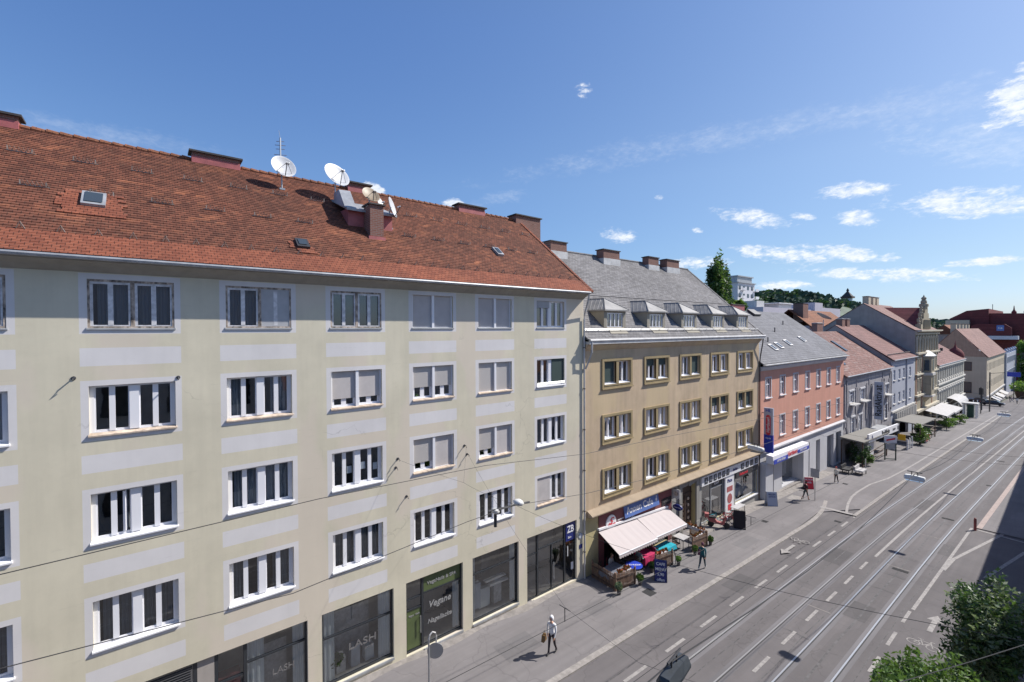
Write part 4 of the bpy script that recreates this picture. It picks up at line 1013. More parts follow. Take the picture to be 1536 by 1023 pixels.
for y0, y1, z1, x0, x1 in ((24.25, 26.0, 21.5, -7.4, -6.6), (30.45, 32.6, 21.5, -7.4, -6.6), (37.05, 38.7, 21.52, -7.4, -6.7), (39.95, 42.1, 21.52, -7.4, -6.6)):
    c, cb = chimney(roofB, x0, x1, y0, y1, 20.0, z1, 'brick'); cb.build('chimney_cap', M['cap'], c)
    mb = MB(); mb.box(x0-.04, x1+.06, y0-.05, y1+.05, 20.0, 20.72); mb.build('chimney_flashing', M['zincpale'], c)
mb = MB(); mb.tube([(eB[0]+.1, BY0+.05, 13.93), (eB[0]+.1, BY1+.25, 13.93)], .09, 8); mb.box(eB[0]-.35, eB[0]+.12, BY0+.02, BY1+.22, 13.70, 13.86); mb.build('gutter', M['zincpale'], B)
mb = MB(); mb.extrude([(0, BY0+.02, 13.3), (.06, BY0+.02, 13.34), (.3, BY0+.02, 13.62), (.3, BY0+.02, 13.7), (0, BY0+.02, 13.7)], (0, BY1-BY0-.04, 0)); mb.build('eave', M['plasterB'], B)
mb = MB()
for k in range(2): p = rb(-.18, .10+.09*k); mb.tube([(p[0], BY0+.1, p[1]), (p[0], BY1, p[1])], .018, 5)
for k in range(22): p, q = rb(-.18, 0), rb(-.18, .22); yk = BY0+.4+k*1.1; mb.tube([(p[0], yk, p[1]), (q[0], yk, q[1])], .015, 4)
mb.build('snow_rail', M['steel'], roofB)
# zinc dormers: cheeks, face with window, hipped sheet roof
DX = -.42; zf0 = rb(DX)[1]; zf1 = 15.88
def dormer(yc, i):
    ww = 1.12; y0, y1 = yc-ww, yc+ww
    xb = eB[0]+(zf1-eB[1])/slB; xt = eB[0]+(16.72-eB[1])/slB
    mb = MB()
    for y, s in ((y0, 1), (y1, -1)): mb.extrude([(DX, y, zf0-.08), (DX, y, zf1), (xb-.1, y, zf1)], (0, .16*s, 0))
    mb.box(DX-.14, DX-.002, y0+.16, y0+.30, zf0-.06, zf1); mb.box(DX-.14, DX-.002, y1-.30, y1-.16, zf0-.06, zf1)
    mb.box(DX-.14, DX-.004, y0+.30, y1-.30, zf1-.18, zf1)
    d = mb.build('dormer', M['dormer'], roofB)
    o = .13; e = zf1+.02; xe = DX+.2; yl, yr = y0-o, y1+o; ra_, rb_ = (-1.35, yc, 16.7), (xt-.1, yc, 16.74)
    mb = MB(); A1, A2 = (xe, yl, e), (xe, yr, e); xbk = eB[0]+(e-eB[1])/slB-.1; B1, B2 = (xbk, yl, e), (xbk, yr, e)
    mb.add([A1, A2, B1, B2, ra_, rb_, (xe, yl, e-.09), (xe, yr, e-.09), (xbk, yl, e-.09), (xbk, yr, e-.09)],
           [(0, 1, 4), (1, 3, 5, 4), (0, 4, 5, 2), (0, 6, 7, 1), (0, 2, 8, 6), (1, 7, 9, 3), (6, 8, 9, 7)])
    for t_ in (.2, .4, .6, .8):   # standing seams
        for sd, ye in ((1, yr), (-1, yl)):
            p = Vector((xe+(xbk-xe)*t_, ye, e)); q = Vector(ra_).lerp(Vector(rb_), max(0, (t_-.25)/.75)); mb.tube([p+Vector((0, 0, .012)), q+Vector((0, 0, .012))], .014, 4)
    for ye in (yl, yr): mb.tube([(xe, ye, e+.01), (ra_[0], ra_[1], ra_[2]+.01)], .03, 5)
    mb.tube([(ra_[0], yc, ra_[2]), (rb_[0], yc, rb_[2])], .045, 6)
    mb.build('dormer_roof', M['dormerroof'], d)
    mb = MB(); wy0, wy1, wz0, wz1 = y0+.30, y1-.30, zf0+.02, zf1-.18; xx = DX-.09
    mb.box(xx, xx+.05, wy0, wy0+.07, wz0, wz1); mb.box(xx, xx+.05, wy1-.07, wy1, wz0, wz1); mb.box(xx, xx+.047, wy0+.07, wy1-.07, wz0, wz0+.08); mb.box(xx, xx+.047, wy0+.07, wy1-.07, wz1-.07, wz1)
    for k in (1, 2, 3): yk = wy0+(wy1-wy0)*k/4; mb.box(xx, xx+(.06 if k == 2 else .053), yk-.04, yk+.04, wz0+.08, wz1-.07)
    mb.build('window', M['white'], d)
    g = MB(); g.quad((xx+.01, wy0+.02, wz0), (xx+.01, wy1-.02, wz0), (xx+.01, wy1-.02, wz1), (xx+.01, wy0+.02, wz1)); g.build('pane', M['glass'], d, recalc=False)
    k = wavy(wy0+.1, wy1-.1, wz0, wz1, DX-.35, .02, .14); k.build('curtain', M['curtaindim'], d, recalc=False)
    p = rb(.02, .03); q = rb(DX+.02, .12)
    mb = MB(); mb.extrude([(DX+.0, y0+.22, zf0+.04), (p[0], y0+.16, p[1]+.02), (p[0], y0+.16, p[1]-.02), (DX, y0+.22, zf0-.06)], (0, 2*ww-.44, 0)); mb.build('dormer_apron', M['dormer'], d)
M['dormer'] = plaster('dormer_sheet_paint', (.36, .33, .27), .75, .4, cyc=2)
M['dormerroof'] = mat('weathered_zinc_roof', (.31, .30, .29), .65, col2=(.20, .195, .19), vscale=1.3, metal=.0)
for i, yc in enumerate((24.25, 28.95, 33.4, 37.9, 42.4)): dormer(yc, i)
# pipe at the right of B
t = thing('downpipe', 'thin rainwater pipe with curved hopper between the ochre and the pink building', 'drainpipe', (.09, 44.84, zg(44.8)))
mb = MB(); mb.tube([(.42, 44.75, 13.85), (.36, 44.8, 13.3), (.12, 44.86, 12.0), (.08, 44.86, 11.5), (.08, 44.86, zg(45)+.1)], .055, 8); mb.build('pipe', M['rust'], t)
t = thing('downpipe', 'short pale rainwater hopper pipe at the left eave end of the ochre building', 'drainpipe', (.3, 20.95, 12.2))
mb = MB(); mb.tube([(.47, 20.95, 13.9), (.47, 20.95, 13.2), (.2, 20.86, 12.5), (.06, 20.84, 12.2)], .06, 8); mb.build('pipe', M['zincpale'], t)
# ground floor of B: plum cafe front
mb = MB(); mb.box(.003, .05, 22.05, 30.2, 1.55, 2.92); mb.box(.003, .05, 22.05, 22.55, -.75, 1.547); mb.box(.003, .05, 26.7, 27.3, -.95, 1.547); mb.box(.003, .05, 29.75, 30.2, -1.05, 1.547); cf = mb.build('cafe_front', M['plum'], B)
f = shopfront(22.55, 26.7, 1.54, -.8, 'cafe_window', [23.9, 25.3], [(22.55, 26.7, .9)], B, x=-.05); f2 = shopfront(27.3, 29.75, 1.54, -.95, 'cafe_window', [28.5], [(27.3, 29.75, .9)], B, x=-.05)
mb = MB(); mb.obox((.12, 26.45, 2.48), (.02, 0, .004), (0, 1.95, 0), (-.08, 0, .42)); sg = tag(mb.build('shop_sign', M['blue']), 'long blue cafe sign with white lettering above the awning', 'shop sign')
text('lettering', 'Annen Cafe', .62, (.152, 26.2, 2.47), M['signwhite'], sg, ya=(-.08, 0, .42)); mb = MB(); mb.lathe([(.1, 0), (.1, .01)], (.14, 28.1, 2.48), (1, 0, .2), 10); mb.obox((.145, 28.1, 2.66), (.005, 0, 0), (0, .03, 0), (0, 0, .1)); mb.build('emblem', M['signwhite'], sg)
mb = MB(); mb.lathe([(.50, 0), (.50, .05), (.46, .06)], (.05, 23.2, 2.12), (1, 0, 0), 28); sg = tag(mb.build('round_sign', M['signwhite']), 'round white sign with a slanted red emblem at the left of the cafe front', 'shop sign')
text('emblem', 'S', .55, (.12, 23.1, 2.22), M['red'], sg, shear=.4, sx=1.5); text('lettering', 'Segafredo', .2, (.12, 23.2, 2.0), M['red'], sg, shear=.3)
text('lettering', 'espresso', .18, (.06, 24.2, 2.1), M['signwhite'], cf, shear=.2)
text('lettering', 'Cafe', .34, (.06, 25.4, 1.86), M['signwhite'], cf)
mb = MB(); mb.box(.052, .075, 28.9, 30.1, 1.75, 2.25); sg = tag(mb.build('menu_sign', M['blackboard']), 'dark menu board on the plum wall right of the blue cafe sign', 'menu board'); text('lettering', 'GETRÄNKE', .17, (.08, 29.5, 2.0), M['letterdim'], sg)
mb = MB(); mb.obox((.36, 30.35, 2.42), (.28, 0, 0), (0, .05, 0), (0, 0, .34))
t = thing('hanging_sign', 'cream bracket sign with round emblem hanging above the oval blue sign', 'hanging sign', (.0, 30.35, 2.0)); mb.build('sign_board', M['whitecloth'], t)
mb = MB(); mb.tube([(0, 30.35, 2.8), (.7, 30.35, 2.8)], .02, 5); mb.tube([(.36, 30.35, 2.8), (.36, 30.35, 2.75)], .01, 4); mb.build('bracket', M['black'], t)
mb = MB(); mb.lathe([(.17, -.058), (.17, .058)], (.36, 30.35, 2.44), (0, 1, 0), 18); mb.build('emblem', M['oldframe'], t)
t = thing('hanging_sign', 'oval navy sign on a wrought bracket beside the house door', 'hanging sign', (.0, 30.7, 1.1))
mb = MB(); mb.add([((.42+.38*math.cos(2*math.pi*k/20)), 30.4+d_, 1.42+.22*math.sin(2*math.pi*k/20)) for d_ in (-.05, .05) for k in range(20)], [tuple(range(19, -1, -1)), tuple(range(20, 40))]+[(k, (k+1) % 20, 20+(k+1) % 20, 20+k) for k in range(20)]); mb.build('sign_board', M['navy'], t)
mb = MB(); mb.tube([(0, 30.4, 1.72), (.85, 30.4, 1.72)], .02, 5); mb.tube([(0, 30.4, 1.2), (.3, 30.4, 1.7)], .015, 5); mb.build('bracket', M['black'], t)
text('lettering', 'Annen Cafe', .12, (.42, 30.345, 1.42), M['signwhite'], t, xa=(1, 0, 0))
# stone framed house door
mb = MB(); mb.box(.0, .12, 31.15, 31.55, -1.15, 2.62); mb.box(.0, .12, 33.6, 34.0, -1.2, 2.62); mb.box(.0, .125, 31.15, 34.0, 2.625, 2.95); mb.box(.02, .2, 32.4, 32.75, 2.5, 3.0)
mb.box(.0, .16, 31.1, 31.6, -1.2, -.5); mb.box(.0, .16, 33.55, 34.05, -1.25, -.55); mb.build('door_surround', M['trimD'], B)
mb = MB(); mb.box(-.42, -.34, 31.55, 33.6, -1.15, 2.45)
for k in range(7):
    for a in (31.72, 32.68): mb.box(-.34, -.30, a, a+.76, -1.0+.36*k, -.78+.36*k)
dr = mb.build('door', M['doorwood'], B); mb = MB(); mb.box(-.33, -.28, 31.6, 33.55, 1.65, 1.75); mb.box(-.33, -.27, 32.53, 32.62, -1.1, 1.65); mb.build('door_rail', M['wooddark'], dr)
mb = MB()
for k in range(5):
    for a in (31.85, 32.85): mb.lathe([(.13, 0), (.09, .04)], (-.30, a+.23, -.75+.5*k), (1, 0, 0), 10)
mb.build('door_ornament', M['oldsill'], dr)
# right shop of B: lettered fascia, glazed entrance, white pillar sign, display window
mb = MB(); mb.box(.003, .14, 34.35, 44.5, 1.98, 2.72); sg = mb.build('fascia', M['signwhite'], B)
for k in range(6): MB().box(.141, .16, 34.75+k*.72, 35.25+k*.72, 2.1, 2.6).build('letter_tile', M['anthracite'], sg)
for k in range(4): MB().box(.141, .16, 41.0+k*.9, 41.6+k*.9, 2.1, 2.6).build('letter_tile', M['anthracite'], sg)
for k, ch in enumerate('KEBAPP'): text('letter', ch, .38, (.165, 35.0+k*.72, 2.35), M['signgrey'], sg)
for k, ch in enumerate('GRILL'[:4]): text('letter', ch, .38, (.165, 41.3+k*.9, 2.35), M['signgrey'], sg)
text('lettering', 'Imbiss', .35, (.15, 39.9, 2.35), M['navy'], sg, shear=.3)
f = shopfront(34.55, 40.0, 1.95, -1.2, 'shop_window', [36.2, 38.2], [(36.2, 38.2, 1.35)], B, x=-.1, m='greyframe')
mb = MB(); mb.box(-.16, -.14, 36.3, 38.1, 1.42, 1.88); b_ = mb.build('fascia', M['darksteel'], f); text('lettering', 'KEBAP', .28, (-.13, 37.2, 1.65), M['signwhite'], f)
mb = MB(); mb.box(-.08, .06, 38.35, 39.85, -1.25, 1.96); pn = mb.build('sign_panel', M['signwhite'], f)
mb = MB(); mb.box(.062, .075, 38.6, 39.6, .55, 1.0); mb.lathe([(.42, .062), (.42, .075)], (0, 39.1, -.05), (1, 0, 0), 16); mb.build('picture', M['redpaint'], f)
mb = MB(); mb.obox((.07, 39.1, -.8), (.006, 0, 0), (0, .3, .0), (0, .0, .25)); mb.build('picture', M['red'], f); text('lettering', 'Pizza', .42, (.07, 39.1, 1.5), M['navy'], f)
f = shopfront(40.2, 44.45, 1.95, -.75, 'shop_window', [], [(40.2, 44.45, 1.35)], B, x=-.06, m='greyframe')
mb = MB(); mb.box(-.05, .1, 40.2, 44.45, 1.4, 1.95); p_ = mb.build('sign_panel', M['darksteel'], f); text('lettering', 'Restaurant', .36, (.11, 41.6, 1.68), M['red'], f); text('lettering', 'Snack', .3, (.11, 43.5, 1.68), M['letterdim'], f)
mb = MB(); mb.box(-.05, .14, 40.15, 44.5, -.86, -.77); mb.build('shop_sill', M['whitesill'], f)
mb = MB(); mb.box(-1.4, -.6, 41.0, 43.8, -.7, .1); mb.lathe([(.5, 0), (.3, .8)], (-1., 41.2, -.7), (0, 0, 1), 8); mb.build('display_counter', M['signgrey'], f)
mb = MB(); mb.box(-1.0, -.95, 34.7, 36.1, -1.1, 1.2); mb.build('back_panel', M['greycloth'], f)
# ================================================================== BUILDING D (pink)
D_ = thing('apartment_building', 'salmon pink two storey house with tall narrow windows above an optician shop', 'building', (0, 57, zg(57)))
DY0, DY1 = 44.86, 69.2
dcol = [46.2+3.36*k for k in range(7)]; drow = [(9.9, 7.88), (5.95, 3.83)]
ops = []
for r, (zt0, zb0) in enumerate(drow):
    for i, y in enumerate(dcol):
        if r == 1 and i == 0: continue
        ops.append((y+.12, y+1.28, zb0+.05, zt0-.1, .2))
gD = [(46.9, 48.1, 1.75, -1.62, .8), (50.1, 54.4, 1.75, -1.55, .7), (56.2, 57.75, 1.85, -2.0, .5), (59.7, 61.0, 1.75, -2.1, .5), (63.3, 65.6, 1.7, -2.3, .4), (66.4, 68.4, 1.7, -2.3, .4)]
ops += [(a, b, min(c, e), max(c, e), d) for a, b, c, e, d in gD]
mb = MB(); wall_front(mb, DY0, DY1, -4, 10.9, ops, revband=2.75, paints=[(DY0, DY1, -4, 2.75, 1)]); shell(mb, DY0, DY1, -4, 10.9, -7.16, 16.7, -14.5, 10.9); mb.build('wall', [M['plasterD'], M['greyD']], D_, recalc=False)
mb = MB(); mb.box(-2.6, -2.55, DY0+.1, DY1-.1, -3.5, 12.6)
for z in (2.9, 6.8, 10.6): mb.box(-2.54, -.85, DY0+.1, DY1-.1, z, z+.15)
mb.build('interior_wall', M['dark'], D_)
mb = MB(); mb.extrude([(0, DY0+.01, 2.72), (.22, DY0+.01, 2.78), (.26, DY0+.01, 2.95), (.12, DY0+.01, 3.02), (0, DY0+.01, 3.08)], (0, DY1-DY0-.02, -.1)); mb.build('cornice', M['greyD'], D_)
mb = MB(); mb.extrude([(0, DY0+.02, 10.55), (.18, DY0+.02, 10.65), (.34, DY0+.02, 10.9), (.34, DY0+.02, 11.0), (0, DY0+.02, 11.0)], (0, DY1-DY0, 0)); mb.build('eave', M['greyD'], D_)
eD, rD = (.40, 11.28), (-7.16, 16.82); slD = (rD[1]-eD[1])/(rD[0]-eD[0])
def rd(x, off=0.): L = math.hypot(1, slD); return (x-slD/L*off, eD[1]+(x-eD[0])*slD+off/L)
mb = MB(); roof_slope(mb, DY0, DY1+.1, eD, rD, 30, .012, .08); roof_slope(mb, DY0, DY1+.1, (-14.7, 11.28), rD, 3, .012, .08); roofD = mb.build('roof', M['roofD'], D_, recalc=False)
mb = MB(); mb.extrude([(.38, DY0+.05, 11.05), (.62, DY0+.05, 11.12), (.62, DY0+.05, 11.2), (.36, DY0+.05, 11.22)], (0, DY1-DY0, 0)); mb.build('gutter', M['zincpale'], roofD)
for y, x in ((51.0, -1.0), (56.2, -1.5), (61.6, -1.9), (53, -1.2)):
    mb = MB(); a, b = rd(x, .12), rd(x-.8, .12); a0, b0 = rd(x, -.02), rd(x-.8, -.02)
    mb.add([(a[0], y, a[1]), (a[0], y+.8, a[1]), (b[0], y+.8, b[1]), (b[0], y, b[1]), (a0[0], y, a0[1]), (a0[0], y+.8, a0[1]), (b0[0], y+.8, b0[1]), (b0[0], y, b0[1])], [(0, 1, 2, 3), (0, 4, 5, 1), (1, 5, 6, 2), (2, 6, 7, 3), (3, 7, 4, 0)])
    sk = mb.build('skylight', M['zincpale'], roofD); g = MB(); a, b = rd(x-.08, .13), rd(x-.7, .13); g.quad((a[0], y+.1, a[1]), (a[0], y+.7, a[1]), (b[0], y+.7, b[1]), (b[0], y+.1, b[1])); g.build('pane', M['skyglass'], sk)
for y, x in ((47.4, -5.9), (53.0, -5.9), (48.6, -4.7), (57.5, -3.6), (52.2, -2.2), (63, -4.8)):
    mb = MB(); p, q = rd(x, 0), rd(x, .0); mb.tube([(p[0], y, p[1]-.05), (p[0], y, p[1]+.42)], .06, 6); mb.lathe([(.09, 0), (.02, .12)], (p[0], y, p[1]+.42), (0, 0, 1), 6); mb.build('vent_pipe', M['darksteel'], roofD)
c, cb = chimney(roofD, -8.4, -7.4, 55.0, 58.2, 15.6, 17.6, 'redpaint'); cb.build('chimney_cap', M['cap'], c)
mb = MB(); a, b = rd(-6.2, .1), rd(-7.1, .1); mb.obox(((a[0]+b[0])/2, 59.0, (a[1]+b[1])/2+.1), ((a[0]-b[0])/2, 0, (a[1]-b[1])/2), (0, .9, 0), (.05, 0, .1)); mb.build('roof_hatch', M['darksteel'], roofD)
def winD(w_, h):
    mb = MB(); x = -.10; mb.box(x-.06, x, 0, .07, 0, h); mb.box(x-.06, x, w_-.07, w_, 0, h); mb.box(x-.06, x-.003, .07, w_-.07, 0, .09); mb.box(x-.06, x-.003, .07, w_-.07, h-.07, h)
    mb.box(x-.05, x+.012, w_/2-.05, w_/2+.05, .09, h-.07); mb.box(x-.05, x+.02, .07, w_-.07, h*.64, h*.64+.1)
    return mb.mesh('window', M['white'])
for r, (zt0, zb0) in enumerate(drow):
    for i, y in enumerate(dcol):
        if r == 1 and i == 0: continue
        z0 = zb0+.05; h = round(zt0-.1-z0, 3); w_ = 1.16; y += .12
        f = link('window', cached(('wD', h), lambda: winD(w_, h)), D_, (0, y, z0))
        link('pane', cached(('pD', h), lambda: pane_mb(w_, h, -.1).mesh('pane', M['glass'])), f, (0, y, z0))
        link('window_trim', cached(('tD', h), lambda: MB().box(-.01, .03, -.13, 0, 0, h).box(-.01, .03, w_, w_+.13, 0, h).box(-.01, .034, -.13, w_+.13, h, h+.14).mesh('window_trim', M['greyD'])), f, (0, y, z0))
        link('sill', cached(('sD',), lambda: MB().box(-.2, .12, -.15, w_+.15, -.09, -.003).mesh('sill', M['whitesill'])), f, (0, y, z0))
        if (i+r) % 3: k = wavy(y+.05, y+w_*.45, z0+.05, z0+h-.05, -.3, .02, .12); k.build('curtain', M['curtaindim'], f, recalc=False)
# shop of D
mb = MB(); mb.extrude([(.3, 45.75, 2.62), (.9, 45.75, 2.55), (.95, 45.75, 1.82), (.3, 45.75, 1.80)], (0, 9.0, -.1)); fs = mb.build('fascia', M['signwhite'], D_)
mb = MB(); mb.box(.958, .975, 45.85, 49.1, 1.78, 2.2); mb.build('fascia_band', M['royal'], fs); MB().box(.958, .975, 51.6, 54.6, 1.88, 2.22).build('fascia_band', M['royal'], fs)
text('lettering', 'Hartlauer', .62, (.975, 50.3, 2.2), M['red'], fs); text('lettering', 'OPTIK HÖREN', .3, (.985, 47.5, 2.0), M['signwhite'], fs); text('lettering', 'FOTO HANDY', .28, (.985, 53.1, 2.05), M['signwhite'], fs)
for a, b, t_, bt, dp in gD:
    f = shopfront(a, b, t_, bt, 'shop_door' if b-a < 1.7 else 'shop_window', [], [], D_, x=-.3 if a > 55 else -.55, m='greyframe')
mb = MB(); 
for k in range(8): mb.box(-1.5, -1.1, 50.4+.5*k, 50.75+.5*k, -1.3+.1*(k % 3), .4+.25*(k % 4))
mb.build('display_rack', M['signgrey'], f)
for q_ in ((-.1, .06, 48.15, 50.05, -1.9, 1.79), (-.1, .5, 45.2, 46.8, -1.75, 1.8), (-.1, .5, 54.5, 55.9, -2.1, 1.8)): MB().box(*q_).build('pilaster', M['greyD'], D_)
mb = MB(); mb.box(-.6, .35, 46.8, 55.6, -2.2, -1.66); mb.build('shop_step', M['setts'], D_)
# blade sign
t = thing('blade_sign', 'tall vertical blade sign, grey above with red lozenge and blue below', 'blade sign', (.0, 45.6, 3.0))
mb = MB(); mb.box(.22, 1.02, 45.42, 45.62, 2.95, 4.62, 0); mb.box(.22, 1.02, 45.42, 45.62, 4.62, 7.15, 1); mb.build('sign_board', [M['royal'], M['signgrey']], t)
mb = MB(); mb.box(-.02, .22, 45.5, 45.54, 6.6, 6.66); mb.box(-.02, .22, 45.5, 45.54, 3.4, 3.46); mb.build('bracket', M['darksteel'], t)
mb = MB(); P = [(.62+.21*math.cos(a_), 45.41, 5.55+.21*math.sin(a_)+(.75 if math.sin(a_) > 0 else -.75)) for a_ in [2*math.pi*(k+.5)/20 for k in range(20)]]; mb.extrude(P, (0, -.02, 0)); mb.build('red_lozenge', M['red'], t)
text('lettering', 'Hartlauer', .36, (.62, 45.38, 5.55), M['signwhite'], t, xa=(0, 0, 1), ya=(-1, 0, 0)); text('lettering', 'HL', .42, (.62, 45.405, 6.9), M['royal'], t, xa=(1, 0, 0))
text('lettering', 'Optik', .2, (.62, 45.405, 4.3), M['signwhite'], t, xa=(1, 0, 0))
# ================================================================== houses farther down the street
def simple_window(w_, h, x=-.12, cross=True, m='white'):
    mb = MB(); mb.box(x-.06, x, 0, .08, 0, h); mb.box(x-.06, x, w_-.08, w_, 0, h); mb.box(x-.06, x-.003, .08, w_-.08, 0, .1); mb.box(x-.06, x-.003, .08, w_-.08, h-.08, h)
    mb.box(x-.05, x+.01, w_/2-.045, w_/2+.045, .1, h-.08)
    if cross: mb.box(x-.05, x+.015, .08, w_-.08, h*.64, h*.64+.09)
    return mb.mesh('window', M[m])
def put_window(parent, y, z, w_, h, sill=True, trim=None, dark=False, frame='white'):
    f = link('window', cached(('sw', round(w_, 2), round(h, 2), frame), lambda: simple_window(w_, h, m=frame)), parent, (0, y, z))
    link('pane', cached(('sp', round(w_, 2), round(h, 2)), lambda: pane_mb(w_, h, -.12).mesh('pane', M['glass'])), f, (0, y, z))
    if sill: link('sill', cached(('ss', round(w_, 2)), lambda: MB().box(-.2, .14, -.12, w_+.12, -.1, -.003).mesh('sill', M['trimG'])), f, (0, y, z))
    if trim: link('window_trim', cached(('st', trim, round(w_, 2), round(h, 2)), lambda: MB().box(-.01, .05, -.16, -.002, 0, h).box(-.01, .05, w_+.002, w_+.16, 0, h).box(-.01, .10, -.2, w_+.2, h+.002, h+.2).mesh('window_trim', M[trim])), f, (0, y, z))
    return f
def house(root, y0, y1, ze, zr, rx, xb, wallm, roofm, wins, shops_=(), band=None, zlow=None, rows=24, eave_over=.35, sides=(True, True), inner=True, sidem=None, gm_=None):
    z0 = zg(y1)-1.5
    ops = [(y, y+w_, z, z+h, .2) for y, z, w_, h in wins]+[(a, b, c, d_, .4) for a, b, c, d_ in shops_]
    mb = MB(); wall_front(mb, y0, y1, z0, ze, ops, paints=[(y0, y1, z0, band, 1)] if band is not None else ())
    mats = [M[wallm], M[gm_ or wallm], M[sidem or wallm]]
    shell(mb, y0, y1, z0, ze, rx, zr-.15, xb, ze, sides, 2)
    wl_ = mb.build('wall', mats, root, recalc=False)
    if inner:
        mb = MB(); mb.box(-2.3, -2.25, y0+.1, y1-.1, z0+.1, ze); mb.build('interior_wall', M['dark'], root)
    sl_ = (zr-ze)/(rx-eave_over); mb = MB(); e = (eave_over, ze-.0)
    roof_slope(mb, y0, y1+.1, e, (rx, zr), rows, .02, .1); roof_slope(mb, y0, y1+.1, (xb-.3, ze), (rx, zr), 3, .02, .1)
    rf = mb.build('roof', M[roofm], root, recalc=False)
    mb = MB(); mb.tube([(eave_over+.08, y0, ze-.04), (eave_over+.08, y1, ze-.04)], .08, 6); mb.build('gutter', M['zinc'], rf)
    return wl_, rf
def slope_pt(ze, zr, rx, x, off=0., eo=.35):
    s = (zr-ze)/(rx-eo); L = math.hypot(1, s); return (x-s/L*off, ze+(x-eo)*s+off/L)
# ---- E weathered timber house
M['timber'] = wave('weathered_boards', (.44, .42, .44), (.10, .10, .10), 'Y', 3.4, .9, .8, .9)
E_ = thing('timber_clad_house', 'weathered grey timber clad house with mottled red roof and tall lettered banner', 'building', (0, 81, zg(81)))
EW = [(71.5, 4.75, 1.9, 1.55), (76.2, 4.75, 1.9, 1.5), (88.6, 4.45, 1.85, 1.45)]
EW2 = [(72.3, .6, 1.4, 2.2), (75.6, .6, 1.4, 2.2), (88.4, .6, 1.6, 2.2)]
wl_, rf = house(E_, 69.25, 92.3, 8.45, 14.1, -7.33, -15, 'timber', 'roofE', [(a, b, c, d) for a, b, c, d in EW+EW2], [(70, 76, -2.6, -.4), (78, 82, -2.9, -.5), (84, 91, -3.1, -.6)], rows=24)
for y, z, w_, h in EW+EW2: put_window(E_, y, z, w_, h, trim='oldwhite')
mb = MB(); random.seed(5)
for k in range(64):
    y = 69.4+k*.357; zt0 = random.uniform(6.3, 8.0); zb1 = random.uniform(-.2, 2.6)
    if any(a-.4 < y < a+c_+.3 for a, b, c_, d in EW+EW2) or 81.3 < y < 86.6: continue
    MB().box(.003, random.uniform(.04, .14), y, y+random.uniform(.14, .3), zb1, zt0).build('facade_board', M['timber'], E_)
for k in range(26): y = 69.6+random.random()*22; z = random.uniform(.2, 6); MB().box(.15, .19, y, y+random.uniform(.05, .22), z, z+random.uniform(.3, 1.6)).build('pale_board', M['oldwhite'], E_)
for y, z, w_, h in EW: MB().box(.02, .7, y-.3, y+w_+.3, z-.22, z-.1).build('ledge', M['zincpale'], E_)
MB().box(.02, .9, 71, 78, .05, .2).build('ledge', M['zincpale'], E_)
for y, x, l_ in ((73.5, -1.2, 1.6), (76.0, -1.9, 1.6), (79.0, -2.6, 2.4), (82.0, -3.3, 2.0), (75.0, -4.2, 1.2)):
    mb = MB(); a, b = slope_pt(8.45, 14.1, -7.33, x, .16), slope_pt(8.45, 14.1, -7.33, x-l_, .16); a0, b0 = slope_pt(8.45, 14.1, -7.33, x, -.02), slope_pt(8.45, 14.1, -7.33, x-l_, -.02)
    mb.add([(a[0], y, a[1]), (a[0], y+.9, a[1]), (b[0], y+.9, b[1]), (b[0], y, b[1]), (a0[0], y, a0[1]), (a0[0], y+.9, a0[1]), (b0[0], y+.9, b0[1]), (b0[0], y, b0[1])], [(0, 1, 2, 3), (0, 4, 5, 1), (1, 5, 6, 2), (2, 6, 7, 3), (3, 7, 4, 0)])
    mb.build('skylight', M['skyglass'], rf)
c, cb = chimney(rf, -8.3, -7.5, 83.5, 86, 13, 15.5, 'brick'); cb.build('chimney_cap', M['zincpale'], c)
ban = thing('banner', 'tall pale blade banner with bold black vertical writing on the timber facade', 'banner', (.25, 81.7, 1))
mb = MB(); mb.box(.28, 1.3, 81.68, 81.8, 1.5, 6.9); mb.build('cloth', M['signgrey'], ban)
mb = MB(); mb.box(0, .28, 81.71, 81.77, 6.5, 6.56); mb.box(0, .28, 81.71, 81.77, 2.0, 2.06); mb.build('bracket', M['darksteel'], ban)
text('lettering', 'RadAktiv.at', 1.12, (.80, 81.665, 4.2), M['black'], ban, xa=(0, 0, 1), ya=(-1, 0, 0), sx=.86, ext=.01)
# ---- F blue-grey house
F_ = thing('apartment_building', 'pale blue grey house with rose tile roof between timber and ornate houses', 'building', (0, 100, zg(100)))
FW = [(y, z, 1.3, 1.65) for z in (6.15, 2.35) for y in (93.6, 96.9, 99.8, 104.3)]
wl_, rf = house(F_, 92.35, 108.6, 9.5, 15.2, -7.64, -15, 'plasterF', 'roofF', FW, [(93.5, 97, -3.6, -1.2), (98, 104, -3.8, -1.2)], rows=22, sidem='firewall')
for y, z, w_, h in FW: put_window(F_, y, z, w_, h)
mb = MB(); mb.tube([(.1, 102, 9.3), (.1, 102, 1.2)], .09, 6); mb.build('downpipe', M['plasterF'], F_)
mb = MB(); mb.box(.003, .2, 92.4, 108.5, 1.0, 1.25)
for k in range(12): mb.box(.05, .5, 94+1.2*k, 94.3+1.2*k, -.8, .9)
mb.build('cornice', M['trimG'], F_)
for y in (94.5, 97.2): c, cb = chimney(rf, -8.1, -7.2, y, y+1.5, 14, 16.3, 'brick'); cb.build('chimney_cap', M['zincpale'], c)
mb = MB()
for k in range(40): p = slope_pt(9.5, 15.2, -7.64, -.6, .05); q = slope_pt(9.5, 15.2, -7.64, -.62, .3); y = 92.6+.4*k; mb.tube([(p[0], y, p[1]), (q[0], y, q[1])], .03, 4)
p = slope_pt(9.5, 15.2, -7.64, -.6, .25); mb.tube([(p[0], 92.5, p[1]), (p[0], 108.5, p[1])], .025, 4); mb.build('snow_rail', M['guard'], rf)
